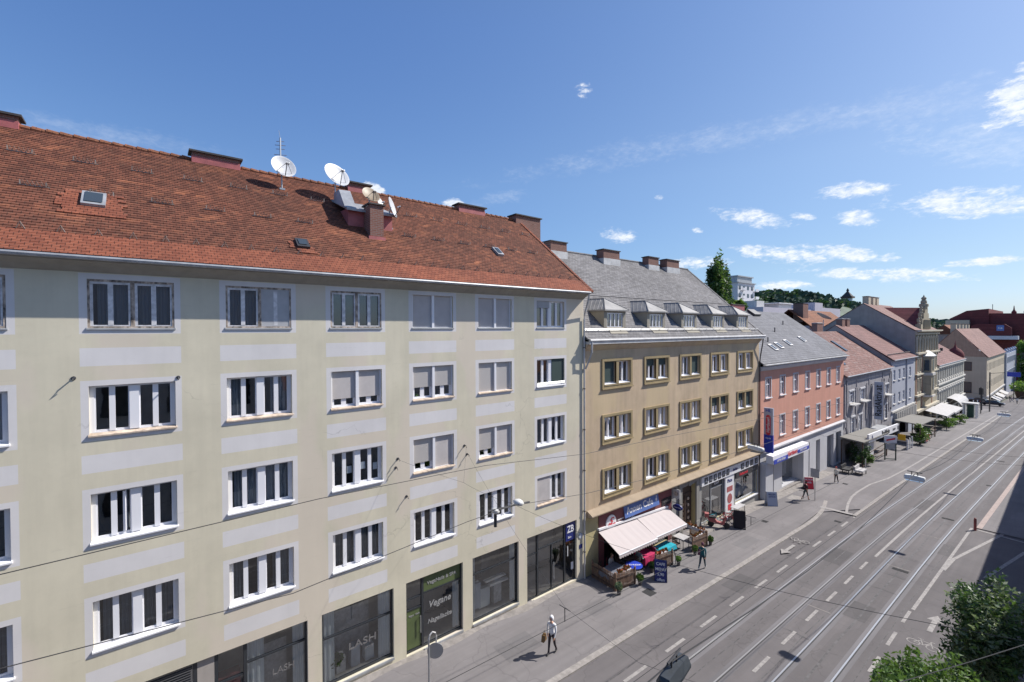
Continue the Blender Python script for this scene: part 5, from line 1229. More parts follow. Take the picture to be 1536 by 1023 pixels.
# ---- T ornate tower house
T_ = thing('ornate_town_house', 'ornate sandstone coloured town house with oriel turret, stepped gable and tall pinnacle', 'building', (0, 118, zg(118)))
TW = [(110.2, z, .9, 2.2) for z in (6.6, 2.9)]+[(112.3, z, .9, 2.2) for z in (6.6, 2.9)]+[(124.6, z, 1.1, 2.2) for z in (6.6, 2.9)]+[(127, z, .9, 2.2) for z in (6.6, 2.9)]
TA = [(109.6+k*2.35, 10.6, .95, 2.0) for k in range(8)]
wl_, rf = house(T_, 108.65, 128.6, 14.0, 19.5, -7.7, -15.5, 'plasterT', 'roofT', TW+TA, [(109.5, 113, -4, -1.4), (116, 122, -4.3, -1.4), (124, 128, -4.5, -1.4)], rows=20, sidem='firewall')
for y, z, w_, h in TW+TA: put_window(T_, y, z, w_, h, sill=False)
mb = MB()
for y, z, w_, h in TW: mb.box(-.01, .12, y-.3, y+w_+.3, z-.45, z-.12); mb.box(-.01, .16, y-.28, y+w_+.28, z+h+.08, z+h+.3); mb.box(-.01, .1, y-.28, y-.06, z-.1, z+h+.07); mb.box(-.01, .1, y+w_+.06, y+w_+.28, z-.1, z+h+.07)
for k in range(9): y = 109.0+k*2.35; mb.tube([(.12, y+.1, 10.1), (.12, y+.1, 13.0)], .2, 7)
for k in range(8):
    y = 109.6+k*2.35+.475; mb.extrude([(.02, y+.75*math.cos(a_), 12.5+.75*math.sin(a_)) for a_ in [math.pi*i/8 for i in range(9)]]+[(.02, y+.55*math.cos(a_), 12.5+.55*math.sin(a_)) for a_ in [math.pi*i/8 for i in range(8, -1, -1)]], (.16, 0, 0))
for z, p, h in ((9.75, .5, .3), (5.9, .35, .25), (2.0, .4, .3), (-.9, .5, .4), (13.4, .4, .25)): mb.box(-.01, p, 108.7, 128.5, z, z+h)
mb.extrude([(0, 108.7, 13.7), (.9, 108.7, 14.0), (.9, 108.7, 14.25), (0, 108.7, 14.25)], (0, 19.9, 0))
mb.build('stone_trim', plaster('pale_sandstone_trim', (.55, .50, .40), .7, .5, cyc=2), T_)
mb = MB()
for y in (109.6, 114.4, 123.6): mb.box(.003, .06, y-.35, y+.35, -1, 9.7)
mb.build('brick_pilaster', M['plasterTred'], T_)
# oriel turret
mb = MB(); P = [(0, 115.0), (1.15, 115.9), (1.15, 118.6), (0, 119.5)]
for (a, b), (c, d) in zip(P[:-1], P[1:]): mb.quad((a, b, 1.6), (c, d, 1.6), (c, d, 9.3), (a, b, 9.3))
mb.poly([(a, b, 9.3) for a, b in P]); mb.add([(0, 115, 1.6), (1.15, 115.9, 1.6), (1.15, 118.6, 1.6), (0, 119.5, 1.6), (0, 117.2, .2)], [(0, 1, 4), (1, 2, 4), (2, 3, 4)])
orl = mb.build('oriel', M['plasterT'], T_, recalc=False)
mb = MB(); mb.add([(-.1, 114.7, 9.3), (1.4, 115.7, 9.3), (1.4, 118.8, 9.3), (-.1, 119.8, 9.3), (.1, 116.7, 10.3), (.5, 116.9, 10.3), (.5, 117.6, 10.3), (.1, 117.8, 10.3)], [(0, 1, 5, 4), (1, 2, 6, 5), (2, 3, 7, 6), (4, 5, 6, 7)]); mb.build('oriel_roof', M['zincpale'], orl, recalc=False)
mb = MB(); mb.box(1.16, 1.22, 116.8, 117.8, 6.6, 8.6); mb.box(1.16, 1.22, 116.8, 117.8, 2.9, 5.2); mb.obox((.55, 115.38, 7.5), (.3, .235, 0), (.03, -.04, 0), (0, 0, 1.0)); mb.build('oriel_window', M['skyglass'], orl)
mb = MB()
for z, h in ((9.1, .25), (5.6, .5), (1.5, .35)):
    for (a, b), (c, d) in zip(P[:-1], P[1:]):
        n = Vector((d-b, -(c-a), 0)).normalized()*.18; mb.add([(a, b, z), (c, d, z), (c, d, z+h), (a, b, z+h), (a+n.x, b+n.y, z), (c+n.x, d+n.y, z), (c+n.x, d+n.y, z+h), (a+n.x, b+n.y, z+h)], [(4, 5, 6, 7), (0, 1, 5, 4), (3, 7, 6, 2), (0, 4, 7, 3), (1, 2, 6, 5)])
mb.build('oriel_trim', M['trimG'], orl)
# stepped gable and pinnacle
mb = MB(); g0 = 118.9
for hw, z0, z1 in ((4.6, 14.25, 15.3), (3.4, 15.3, 16.4), (2.3, 16.4, 17.5), (1.35, 17.5, 18.4)): mb.box(-1.0, -.15, g0-hw, g0+hw, z0, z1)
for s_ in (-1, 1):
    for hw, z in ((4.3, 15.3), (3.1, 16.4), (2.05, 17.5)): mb.lathe([(.28, 0), (.18, .3), (.3, .5), (.12, .8), (.2, 1.0), (.02, 1.4)], (-.55, g0+s_*hw, z), (0, 0, 1), 8)
for k in range(5): mb.tube([(-.05, g0-2.4+1.2*k, 14.4), (-.05, g0-2.4+1.2*k, 16.2)], .18, 7)
gb = mb.build('gable', M['plasterT'], T_)
mb = MB(); mb.box(-1.0, -.1, g0-.9, g0+.9, 18.4, 18.8); mb.lathe([(.75, 0), (.7, .5), (.45, .6), (.5, .9), (.42, 1.2), (.25, 1.3), (.42, 1.5), (.38, 1.75), (.15, 1.95), (.02, 2.3)], (-.55, g0, 18.8), (0, 0, 1), 10); mb.build('pinnacle', M['plasterT'], gb)
mb = MB(); A1 = (-.9, g0-4.8, 14.6); A2 = (-.9, g0+4.8, 14.6); R1 = (-.9, g0, 18.6); R2 = (-7.6, g0, 18.9); B1 = (-7.2, g0-4.8, 18.9); B2 = (-7.2, g0+4.8, 18.9)
mb.add([A1, A2, R1, R2, (-1.4, g0-4.8, 14.9), (-1.4, g0+4.8, 14.9)], [(0, 2, 3), (1, 3, 2)]); mb.add([A1, R2, (-6.5, g0-.6, 18.4)], [(0, 1, 2)])
mb.build('cross_roof', M['roofred'], rf, recalc=False)
for y in (110.5, 113.6, 116.2): c, cb = chimney(rf, -8.3, -7.3, y, y+1.5, 18, 20.9, 'cream'); cb.build('chimney_cap', M['brick'], c)
# ---- G long grey stucco house
G_ = thing('apartment_building', 'long grey stucco house with pale string courses, rose roof and corner dome', 'building', (0, 146, zg(146)))
GW = [(129.7+2.55*k, z, 1.15, h) for k in range(13) for z, h in ((3.5, 2.3), (-1.6, 2.4))]
wl_, rf = house(G_, 128.65, 163.4, 6.75, 12.6, -8, -16, 'plasterG', 'roofF', GW, [(130+5.4*k, 134+5.4*k, -7, -3.7) for k in range(6)], rows=18, sidem='firewallbrown')
for y, z, w_, h in GW: put_window(G_, y, z, w_, h, trim='trimG')
mb = MB()
for z, p, h in ((2.5, .35, .3), (1.6, .22, .2), (-2.3, .35, .25), (-3.2, .5, .35), (6.2, .4, .35)): mb.box(-.01, p, 128.7, 163.3, z, z+h)
for k in range(13): y = 130.27+2.55*k; mb.box(-.01, .25, y-.8, y+.8, 3.0, 3.3); mb.box(-.01, .3, y-.95, y+.95, 1.2, 1.45)
mb.build('string_course', M['trimG'], G_)
mb = MB(); mb.lathe([(1.6, 0), (1.75, .5), (1.6, 1.3), (1.1, 2.1), (.3, 2.7), (.12, 3.4), (.02, 4.6)], (-1.5, 162.2, 6.9), (0, 0, 1), 12); mb.build('corner_dome', M['roofred'], rf, smooth=True)
mb = MB()
for k in range(5): p = slope_pt(6.75, 12.6, -8, -1.6-.3*k); y = 133+5*k; mb.box(p[0]-.3, p[0]+.2, y, y+.6, p[1], p[1]+.7)
mb.build('vent', M['darksteel'], rf)
# ---- corner house across the side street: gable towards us
C_ = thing('corner_house', 'cream corner house with bare brown gable and a red and white shop at its corner', 'building', (-4, 207, zg(207)))
cy0, cy1 = 185.0, 231.0; cx1 = 2.1
CW = [(cy0+1.5+3.2*k, z, 1.3, 2.2) for k in range(14) for z in (2.2, -3.0)]
ops = [(y, y+w_, z, z+h, .2) for y, z, w_, h in CW]
mb = MB(); wall_front(mb, cy0, cy1, -13, 6.2, ops, x=cx1)
mb.poly([(cx1, cy0, -13), (cx1, cy0, 6.3), (-3, cy0, 6.3), (-9.5, cy0, 6.3), (-9.5, cy0, -13)], 0)
mb.poly([(cx1, cy0-.01, 6.3), (-4.3, cy0-.01, 14.2), (-11, cy0-.01, 6.3)], 1)
mb.quad((cx1, cy1, -13), (cx1, cy1, 6.3), (-10, cy1, 6.3), (-10, cy1, -13)); wl_ = mb.build('wall', [M['cream'], M['firewallbrown']], C_, recalc=False)
mb = MB(); mb.box(cx1-2.3, cx1-2.2, cy0+.5, cy1-.2, -12, 6); mb.build('interior_wall', M['dark'], C_)
for y, z, w_, h in CW:
    f = link('window', cached(('sw', 1.3, 2.2, 'white'), lambda: simple_window(1.3, 2.2)), C_, (cx1, y, z)); link('pane', cached(('sp', 1.3, 2.2), lambda: pane_mb(1.3, 2.2, -.12).mesh('pane', M['glass'])), f, (cx1, y, z))
mb = MB(); roof_slope(mb, cy0-.1, cy1, (cx1+.4, 6.2), (-4.3, 14.36), 18, .02, .1); roof_slope(mb, cy0-.1, cy1, (-11.3, 6.2), (-4.3, 14.36), 3, .02, .1); rf = mb.build('roof', M['roofT'], C_, recalc=False)
for y in (186, 192, 198, 204, 210): c, cb = chimney(rf, -5.6, -4.4, y, y+1.6, 13, 15.8, 'cream'); cb.build('chimney_cap', M['brick'], c)
for x, z, h in ((-2.0, 2.2, 2.6), (-2.0, -4.2, 3.2)):
    mb = MB(); mb.box(x-1.1, x+1.1, cy0-.08, cy0+.02, z, z+h); f = mb.build('window', M['wooddark'], C_); g = MB(); g.quad((x-.95, cy0-.09, z+.15), (x+.95, cy0-.09, z+.15), (x+.95, cy0-.09, z+h-.15), (x-.95, cy0-.09, z+h-.15)); g.build('pane', M['skyglass'], f, recalc=False)
mb = MB(); mb.box(-4.6, cx1+.6, cy0-.7, cy0-.02, -7.0, -5.6); fs = mb.build('fascia', M['whitewall'], C_)
mb = MB(); mb.box(-1.8, .0, cy0-.74, cy0-.705, -6.7, -6.0); mb.build('red_logo', M['red'], fs)
mb = MB(); mb.box(-4.4, cx1+.3, cy0-.12, cy0-.02, -11.2, -7.05); mb.build('shop_window', M['skyglass'], C_)
mb = MB(); mb.box(-4.5, cx1+.4, cy0-.2, cy0-.125, -12, -10.9); mb.build('red_base', M['redpaint'], C_)
mb = MB()
for k in range(3): mb.extrude([(cx1+.02, 195+10*k, -6.0), (cx1+1.8, 195+10*k, -6.9), (cx1+1.8, 195+10*k, -7.0), (cx1+.02, 195+10*k, -6.1)], (0, 7, 0))
mb.box(cx1, cx1+.3, cy0, cy1, -5.2, -4.8); mb.build('shop_awning', M['whitecloth'], C_)
L_ = thing('apartment_building', 'pale blue grey house behind the cream corner house', 'building', (1, 250, zg(250)))
mb = MB(); mb.box(-12, 2.6, 231.2, 268, -14, 5.6); wl_ = mb.build('wall', M['plasterF'], L_)
for k in range(9):
    for z in (2.2, -2.5):
        mb = MB(); mb.box(2.6, 2.7, 233+3.8*k, 234.3+3.8*k, z, z+2.2); f = mb.build('window', M['white'], L_); g = MB(); g.box(2.701, 2.72, 233.15+3.8*k, 234.15+3.8*k, z+.15, z+2.05); g.build('pane', M['skyglass'], f)
for k in range(5): MB().lathe([(.5, 0), (.3, .6), (.55, 1.0), (.05, 1.8)], (2.2, 233+8.4*k, 5.6), (0, 0, 1), 8).build('urn', M['signgrey'], L_)
# dark red department store far behind
R_ = thing('department_store', 'large dark red roofed department store with blue sign rising behind the corner house', 'building', (-30, 400, zg(400)))
mb = MB(); mb.extrude([(-21, 300, -11), (-21, 300, 19), (-15.2, 300, 22.6), (-8, 300, 23.3), (-8, 300, -11)], (0, 60, 0)); mb.extrude([(-7.99, 301, -11), (-7.99, 301, 21.2), (2.8, 301, 20.9), (3.6, 301, 18), (3.6, 301, -11)], (0, 55, 0)); mb.build('upper_storey', M['roofred'], R_)
mb = MB(); mb.extrude([(-13, 294, 11), (-13, 294, 15.6), (-11, 294, 16.4), (-2.6, 294, 16.2), (-.6, 294, 14.6), (-.6, 294, 11)], (0, 5.9, 0)); mb.build('lower_storey', M['roofred'], R_)
MB().box(-9.5, 1.5, 293.4, 299.9, 9.4, 10.98).build('cornice', M['oldwhite'], R_); MB().box(-22, -14, 297, 299.9, 14.5, 18.2).build('roof_screen', M['cream'], R_)
mb = MB(); mb.box(-5.0, -2.7, 293.8, 293.98, 13.2, 15.7); sg = mb.build('blue_sign', M['blue'], R_); text('emblem', 'K&', 1.1, (-3.85, 293.75, 14.4), M['signwhite'], sg, xa=(1, 0, 0))
MB().lathe([(.8, 20.9), (.9, 22), (.3, 23), (.1, 25)], (-1.5, 320, 0), (0, 0, 1), 8).build('roof_turret', M['roofred'], R_)
for x in (-8.5,):
    mb = MB(); mb.tube([(x, 320, 23), (x, 320, 26)], .12, 5); mb.build('mast', M['darksteel'], R_)
V_ = thing('town_hall_tower', 'dark ornate town hall turret at the right edge above the red store', 'tower', (1.8, 340, zg(340)))
mb = MB(); mb.box(-1.5, 8, 336, 345, -11, 17); mb.build('tower_shaft', M['cream'], V_)
mb = MB(); mb.lathe([(4.6, 17), (4.2, 19.5), (2.6, 21.5), (3.0, 22.3), (2.2, 24.0), (1.2, 26), (1.6, 27), (.8, 29), (.15, 33)], (3.3, 340.5, 0), (0, 0, 1), 10); mb.build('turret_roof', M['cap'], V_)
# buildings behind the street's roofs
H_ = thing('apartment_tower', 'pale ten storey apartment tower with balconies behind the poplar', 'tower block', (-75, 200, zg(200)))
def block(root, x0, x1, y0, y1, z0, z1, m, name='wall'): return MB().box(x0, x1, y0, y1, z0, z1).build(name, M[m], root)
block(H_, -63.4, -60, 168.8, 182.5, -12, 31.6, 'oldwhite')
mb = MB(); mb.box(-63.6, -59.5, 168.4, 182.8, 31.6, 31.9); mb.box(-63.2, -60.4, 169.2, 181, 31.9, 33.9); mb.box(-63.4, -60, 168.9, 181.6, 33.9, 34.3); mb.build('roof_storey', M['zinc'], H_)
for r in range(9):
    z = 29.2-2.9*r
    for k in range(4): link('window', cached(('hr',), lambda: MB().box(0, .07, 0, 1.5, 0, 1.4).mesh('window', M['skyglass'])), H_, (-60, 169.6+3.3*k, z))
    for k in (0, 2): link('balcony', cached(('hb',), lambda: MB().box(0, 1.0, 0, 2.6, 0, .15).box(.92, 1.0, 0, 2.6, .151, .95).mesh('balcony', M['oldwhite'])), H_, (-60, 170.9+5.2*k, z-.4))
K_ = thing('apartment_building', 'long lilac rendered apartment block with few dark windows behind the slate roofs', 'building', (-50, 190, zg(190)))
for x0, x1, y0, y1, z1, m in ((-62, -50, 166, 212, 22.2, 'lilac'), (-62, -49.2, 212.1, 221, 25.2, 'lilac'), (-62, -50, 221.1, 246, 23.4, 'lilac'), (-56, -48, 196, 209, 14.6, 'whitewall')): block(K_, x0, x1, y0, y1, -12, z1, m)
for z in (18.4, 14.6, 10.8):
    for k in range(11):
        y = 168+7*k
        link('window', cached(('lw',), lambda: MB().box(0, .08, 0, 2.2, 0, 1.9).mesh('window', M['skyglass'])), K_, (-49.2 if 211 < y < 220 else -50, y, z))
MB().box(-59, -52, 184, 196, 22.2, 24.0).build('roof_hut', M['zincpale'], K_); MB().box(-60, -53, 168, 174, 22.2, 24.6).build('roof_hut', M['zincpale'], K_)
mb = MB(); mb.box(-60, -51, 182, 198, 24.0, 24.25); mb.build('roof_slab', M['signwhite'], K_)
N_ = thing('house', 'house with brown tiled roof and large chimney seen above the timber house', 'building', (-22, 125, zg(125)))
block(N_, -26, -18, 112, 138, -8, 15.2, 'pinkish' if 'pinkish' in M else 'lilac')
mb = MB(); roof_slope(mb, 111.5, 138.5, (-17.4, 15.0), (-22, 18.9), 10, .02, .1); roof_slope(mb, 111.5, 138.5, (-26.6, 15), (-22, 18.9), 3, .02, .1); rf = mb.build('roof', M['roofbrown'], N_, recalc=False)
c, cb = chimney(rf, -21.6, -19.6, 113, 116, 16, 20.2, 'brick'); cb.build('chimney_cap', M['cap'], c)
t = thing('satellite_dish', 'big white dish seen edge on above the timber house roof', 'satellite dish', (-10.2, 95, 15.0), 0)
mb = MB(); mb.tube([(-10.2, 95, 10.5), (-10.2, 95, 16.2)], .07, 6); mb.build('mast', M['steel'], t)
mb = MB(); mb.lathe([(.05, -.05), (1.25, .3), (1.27, .3), (1.24, .24), (.05, -.1)], (-10.2, 95, 16.6), (.35, .25, .75), 24); mb.build('reflector', M['dish'], t)
# the opposite side of the street: casts the shade on the right pavement
def opposite(name, label, y0, y1, zt_, x0, over):
    o = thing(name, label, 'building', (x0+5, (y0+y1)/2, zg(y0)))
    n = int((y1-y0)/3.4); ops = [(y0+1+k*3.4, y0+2.5+k*3.4, z, z+1.9, .2) for k in range(n) for z in ([1.5+3.2*j+zg(y0) for j in range(int((zt_-zg(y0)-1.5)/3.2))])]
    mb = MB(); wall_front(mb, y0, y1, -6, zt_, ops, x=0, d=-.2)
    for i, v in enumerate(mb.v): mb.v[i] = (x0+v[0], v[1], v[2])
    mb.build('wall', M['whitewall'], o, recalc=False)
    g = MB(); g.quad((x0+.25, y0, -5), (x0+.25, y1, -5), (x0+.25, y1, zt_-.5), (x0+.25, y0, zt_-.5)); g.build('pane', M['skyglass'], o, recalc=False)
    mb = MB(); mb.box(x0+.4, x0+11, y0, y1, -6, zt_-.1); mb.build('wall', M['cream'], o)
    mb = MB(); mb.extrude([(x0-over, y0, zt_), (x0+5.5, y0, zt_+(4.2 if over > .1 else 1.2)), (x0+11.5, y0, zt_)], (0, y1-y0, 0)); mb.build('roof', M['roofbrown'], o)
opposite('apartment_building', 'lower row of houses opposite whose eaves shade the right pavement', 8.2, 120, 9.9, 19.9, .3)
opposite('apartment_building', 'tall house across the street from the yellow block', -34, 8, 18.5, 19.75, .0)
# ================================================================== street life
M['skin'] = mat('skin', (.52, .30, .21), .55)
def colour(nm, c, r=.8): return mat(nm, c, r, var=.12, vscale=8)
def person(label, x, y, ang, top, legs, skin='skin', hair=(.05, .035, .025), pose='walk', h=1.74, shorts=False, hood=None, sleeves=True, shoe=(.05, .05, .05), lift=.08, seat=None, group=None, gait=.38, bend=.3, zbase=None):
    """one skinned body: pelvis, spine, neck, arms with five-fingered hands, legs and feet; head with nose and ears; hair or hood as a child"""
    k = h/1.75; V = []; E = []; Rr = []; cls = []
    def v(p, r, c): V.append(Vector(p)*k); Rr.append(r*k if not isinstance(r, tuple) else (r[0]*k, r[1]*k)); cls.append(c); return len(V)-1
    sit = pose == 'sit'; ph = .50 if sit else .94
    pel = v((0, 0, ph), (.135, .105), 'L'); sp = v((0, .005, ph+.2), (.125, .10), 'T'); ch = v((0, .01 if not sit else .06, ph+.40), (.155, .11), 'T'); nb = v((0, .0+(.05 if sit else 0), ph+.53), .07, 'T'); nk = v((0, .02+(.06 if sit else 0), ph+.60), .052, 'S')
    E += [(pel, sp), (sp, ch), (ch, nb), (nb, nk)]
    hd = Vector((0, .045+(.08 if sit else 0), ph+.725))*k
    for s_ in (-1, 1):
        sw = gait*s_
        hp = v((.095*s_, 0, ph-.05), .088, 'L')
        if sit: kn = v((.11*s_, .42, ph-.02), .062, 'L'); an = v((.11*s_, .40, .09), .043, 'A'); to = v((.12*s_, .56, .035), .035, 'F'); hl = v((.11*s_, .38, .04), .036, 'F')
        else:
            a = sw*.9; b = a-max(0, -sw)*1.1-.05
            kx_ = (.10*s_, math.sin(a)*.43, ph-.06-math.cos(a)*.43); kn = v(kx_, .060, 'L')
            ax = (.10*s_, kx_[1]+math.sin(b)*.41, max(.085, kx_[2]-math.cos(b)*.41)); an = v(ax, .042, 'A')
            hl = v((ax[0], ax[1]-.05, ax[2]-.045), .036, 'F'); to = v((ax[0]+.01*s_, ax[1]+.16, max(.03, ax[2]-.055)), .034, 'F')
        E += [(pel, hp), (hp, kn), (kn, an), (an, hl), (an, to)]
        sh = v((.185*s_, .0+(.04 if sit else 0), ph+.475), .062, 'T'); ar = -sw*.8 if pose == 'walk' else .1
        if pose == 'carry' and s_ > 0: ar = .25
        el_ = Vector((.235*s_, math.sin(ar)*.28+(.04 if sit else 0), ph+.475-math.cos(ar)*.28)); el = v(el_, .044, 'U')
        br = ar+bend+(1.0 if sit else 0)
        wr_ = el_+Vector((-.02*s_, math.sin(br)*.25, -math.cos(br)*.25)); wr = v(wr_, .029, 'W')
        d = Vector((0, math.sin(br+.1), -math.cos(br+.1))); pm = v(wr_+d*.055, (.036, .02), 'S')
        E += [(ch, sh), (sh, el), (el, wr), (wr, pm)]
        n_ = Vector((0, d.z, -d.y))
        for fi, (o_, l_) in enumerate(((-.027, .066), (-.009, .076), (.009, .072), (.026, .056))):
            base = wr_+d*.095+n_*o_; f1 = v(base, .009, 'S'); f2 = v(base+d*l_*.55+Vector((-.012*s_, 0, 0)), .0085, 'S'); f3 = v(base+d*l_*.95+Vector((-.03*s_, 0, 0)), .007, 'S'); E += [(pm, f1), (f1, f2), (f2, f3)]
        t1 = v(wr_+d*.05+n_*-.04, .010, 'S'); t2 = v(wr_+d*.09+n_*-.058, .008, 'S'); E += [(pm, t1), (t1, t2)]
    me = bpy.data.meshes.new('person'); me.from_pydata([tuple(q) for q in V], E, []); o = bpy.data.objects.new('person', me); COL.objects.link(o)
    sm = o.modifiers.new('skin', 'SKIN'); sm.use_smooth_shade = True; ss = o.modifiers.new('sub', 'SUBSURF'); ss.levels = 1
    for i, d in enumerate(me.skin_vertices[0].data): d.radius = Rr[i] if isinstance(Rr[i], tuple) else (Rr[i], Rr[i]); d.use_root = (i == pel)
    bpy.context.view_layer.update(); m2 = bpy.data.meshes.new_from_object(o.evaluated_get(bpy.context.evaluated_depsgraph_get())); bpy.data.objects.remove(o)
    bm = bmesh.new(); bm.from_mesh(m2)
    segs = [(V[a], V[b], b) for a, b in E]
    CM = {'S': 0, 'W': 0 if not sleeves else 1, 'U': 1, 'T': 1, 'L': 2, 'A': 2 if not shorts else 0, 'F': 3}
    for f in bm.faces:
        c = f.calc_center_median(); best = min(segs, key=lambda s: (c-(s[0]+(s[1]-s[0])*max(0, min(1, (c-s[0]).dot(s[1]-s[0])/max(1e-9, (s[1]-s[0]).length_squared))))).length)
        cl = cls[best[2]]; f.material_index = CM[cl]; f.smooth = True
        if shorts and cl == 'A' : f.material_index = 2 if (c-best[0]).length < .1*k else 0
    g = bmesh.ops.create_icosphere(bm, subdivisions=2, radius=1)
    for vv in g['verts']:
        q = vv.co.copy(); jaw = 1-.22*max(0, -q.z); vv.co = hd+Vector((q.x*.076*jaw, q.y*.095*(1 if q.y > 0 else 1), q.z*.118))*k
    for s_ in (-1, 1):
        for (cx, cy, cz), rr in (((.078*s_, -.0, -.005), (.012, .022, .032)), ((.032*s_, .085, .012), (.014, .012, .008))):
            g = bmesh.ops.create_icosphere(bm, subdivisions=1, radius=1)
            for vv in g['verts']: vv.co = hd+Vector((cx+vv.co.x*rr[0], cy+vv.co.y*rr[1], cz+vv.co.z*rr[2]))*k
            if rr[2] < .01:
                for f in {f for vv in g['verts'] for f in vv.link_faces}: f.material_index = 4
    g = bmesh.ops.create_icosphere(bm, subdivisions=1, radius=1)
    for vv in g['verts']: vv.co = hd+Vector((vv.co.x*.014, .098+vv.co.y*.018, -.015+vv.co.z*.028))*k
    g = bmesh.ops.create_icosphere(bm, subdivisions=1, radius=1)
    for vv in g['verts']: vv.co = hd+Vector((vv.co.x*.026, .083+vv.co.y*.012, -.058+vv.co.z*.008))*k
    for f in {f for vv in g['verts'] for f in vv.link_faces}: f.material_index = 5
    nm = label[:22]
    m2.materials.clear()
    for c_ in (M[skin], colour('cloth_'+nm+'_top', top), colour('cloth_'+nm+'_legs', legs), colour('shoe_'+nm, shoe), M['black'], mat('lips', (.4, .16, .13), .6)): m2.materials.append(c_)
    bm.to_mesh(m2); bm.free()
    m2.name = 'person'
    z = zg(y)+lift if zbase is None else zbase
    ob = link('person', m2, None, (x, y, z), ang); tag(ob, label, 'person', group)
    LOCAL[0] = True
    hb = MB(); n1, n2 = 7, 12
    sc2 = 1.16 if not hood else 1.32
    rows_ = []
    for i in range(n1):
        th = math.pi*.62*i/(n1-1); rows_.append((math.sin(th), math.cos(th)))
    pts = []
    for rr, zz in rows_:
        for j in range(n2):
            a_ = 2*math.pi*j/n2; yy_ = math.sin(a_)*rr
            px_, py_, pz_ = math.cos(a_)*rr*.078*sc2, yy_*.096*sc2-.012, zz*.118*sc2
            if yy_ > .25 and zz < .45: py_ = min(py_, .05); pz_ = max(pz_, .05) if not hood else pz_
            pts.append(hd+Vector((px_, py_, pz_))*k)
    F = [(i*n2+j, i*n2+(j+1) % n2, (i+1)*n2+(j+1) % n2, (i+1)*n2+j) for i in range(n1-1) for j in range(n2)]
    hb.add(pts, F)
    hb.build('hood' if hood else 'hair', colour('hood_'+nm if hood else 'hair_'+nm, hood or hair), ob, smooth=True)
    return ob
def carry(ob, name, mb, m): LOCAL[0] = True; o = mb.build(name, m, None); LOCAL[0] = False; return o
def bag(label, x, y, z, sx_, sy_, sz_, m, ang=0):
    t = thing('bag', label, 'bag', (x, y, z), ang); LOCAL[0] = True
    mb = MB(); mb.add([(-sx_, -sy_, 0), (sx_, -sy_, 0), (sx_, sy_, 0), (-sx_, sy_, 0), (-sx_*.8, -sy_*.7, sz_), (sx_*.8, -sy_*.7, sz_), (sx_*.8, sy_*.7, sz_), (-sx_*.8, sy_*.7, sz_)], [(0, 3, 2, 1), (4, 5, 6, 7), (0, 1, 5, 4), (1, 2, 6, 5), (2, 3, 7, 6), (3, 0, 4, 7)]); mb.build('pouch', m, t)
    mb = MB(); mb.tube([(0, -sy_*.6, sz_), (0, -sy_*.4, sz_+.14), (0, sy_*.4, sz_+.14), (0, sy_*.6, sz_)], .012, 5); mb.build('handle', m, t); LOCAL[0] = False
p1 = person('person in a white hooded jacket and dark trousers carrying a brown bag', 3.76, 14.43, rad(200), (.68, .68, .70), (.035, .025, .03), hood=(.70, .70, .72), pose='walk', h=1.76, gait=.22); LOCAL[0] = False
bag('brown shoulder bag held by the person in the white hooded jacket', 3.45, 14.22, zg(14.4)+.62, .07, .16, .30, mat('brown_leather', (.16, .09, .03), .6), rad(20))
person('person in a dark teal jacket walking past the cafe with a bundle in the arms', 3.83, 27.7, rad(15), (.01, .10, .12), (.02, .05, .075), hair=(.10, .03, .06), shoe=(.6, .6, .6), gait=.5, bend=.6); LOCAL[0] = False
bag('plum patterned bag carried in front of the person in the teal jacket', 3.62, 27.75, zg(27.7)+1.0, .12, .18, .32, mat('plum_bag', (.13, .05, .075), .8, var=.5, vscale=20), rad(20))
person('person in a dark red shirt and shorts walking by the sign post', 2.72, 48.55, rad(-20), (.06, .02, .03), (.04, .07, .07), shorts=True, sleeves=False, gait=.35); LOCAL[0] = False
bag('black camera bag on the arm of the person in shorts', 2.5, 48.5, zg(48.5)+1.05, .1, .14, .22, M['black'])
person('person with red hair and pale top standing at the edge of the shade', 2.62, 57.45, rad(160), (.50, .50, .46), (.012, .012, .016), hair=(.38, .03, .03), gait=.14, shoe=(.65, .65, .65)); LOCAL[0] = False
# ------------------------------------------------------------------ cafe terrace
def fence_run(name, label, a, b, n, h=.95, group='slatted terrace fences of the cafe', box=True):
    a = Vector((a[0], a[1])); b = Vector((b[0], b[1])); mid = (a+b)/2; t = thing(name, label, 'fence', (mid.x, mid.y, zg(mid.y)+.075), 0, group)
    d = (b-a); L = d.length; d.normalize(); nn = Vector((-d.y, d.x)); mb = MB()
    for i in range(n+1):
        p = a+d*L*i/n; z = zg(p.y)+.08; mb.obox((p.x, p.y, z+h/2+.02), (d.x*.032, d.y*.032, 0), (nn.x*.011, nn.y*.011, 0), (0, 0, h/2))
    mb.build('slats', M['wood'], t)
    mb = MB()
    for hz_ in (.2, .78):
        m = (a+b)/2; za = zg(a.y)+.08+hz_*h; zb1 = zg(b.y)+.08+hz_*h
        mb.obox((m.x-nn.x*.03, m.y-nn.y*.03, (za+zb1)/2), (d.x*L/2, d.y*L/2, (zb1-za)/2), (nn.x*.018, nn.y*.018, 0), (0, 0, .035))
    mb.build('rails', M['wooddark'], t)
    for p in (a, b): z = zg(p.y)+.08; MB().box(p.x-.04, p.x+.04, p.y-.04, p.y+.04, z, z+h+.12).build('post', M['wood'], t)
    return t
fence_run('picket_fence', 'brown slatted fence at the left end of the cafe terrace running to the wall', (.25, 21.2), (2.08, 21.1), 16)
fence_run('picket_fence', 'brown slatted fence along the pavement at the left of the cafe terrace', (2.12, 21.12), (2.3, 22.7), 15)
fence_run('picket_fence', 'pale slatted fence along the pavement at the middle of the cafe terrace', (2.15, 25.1), (2.3, 26.7), 15)
fence_run('picket_fence', 'dark slatted fence at the far end of the cafe terrace', (.5, 32.0), (2.1, 31.4), 15)
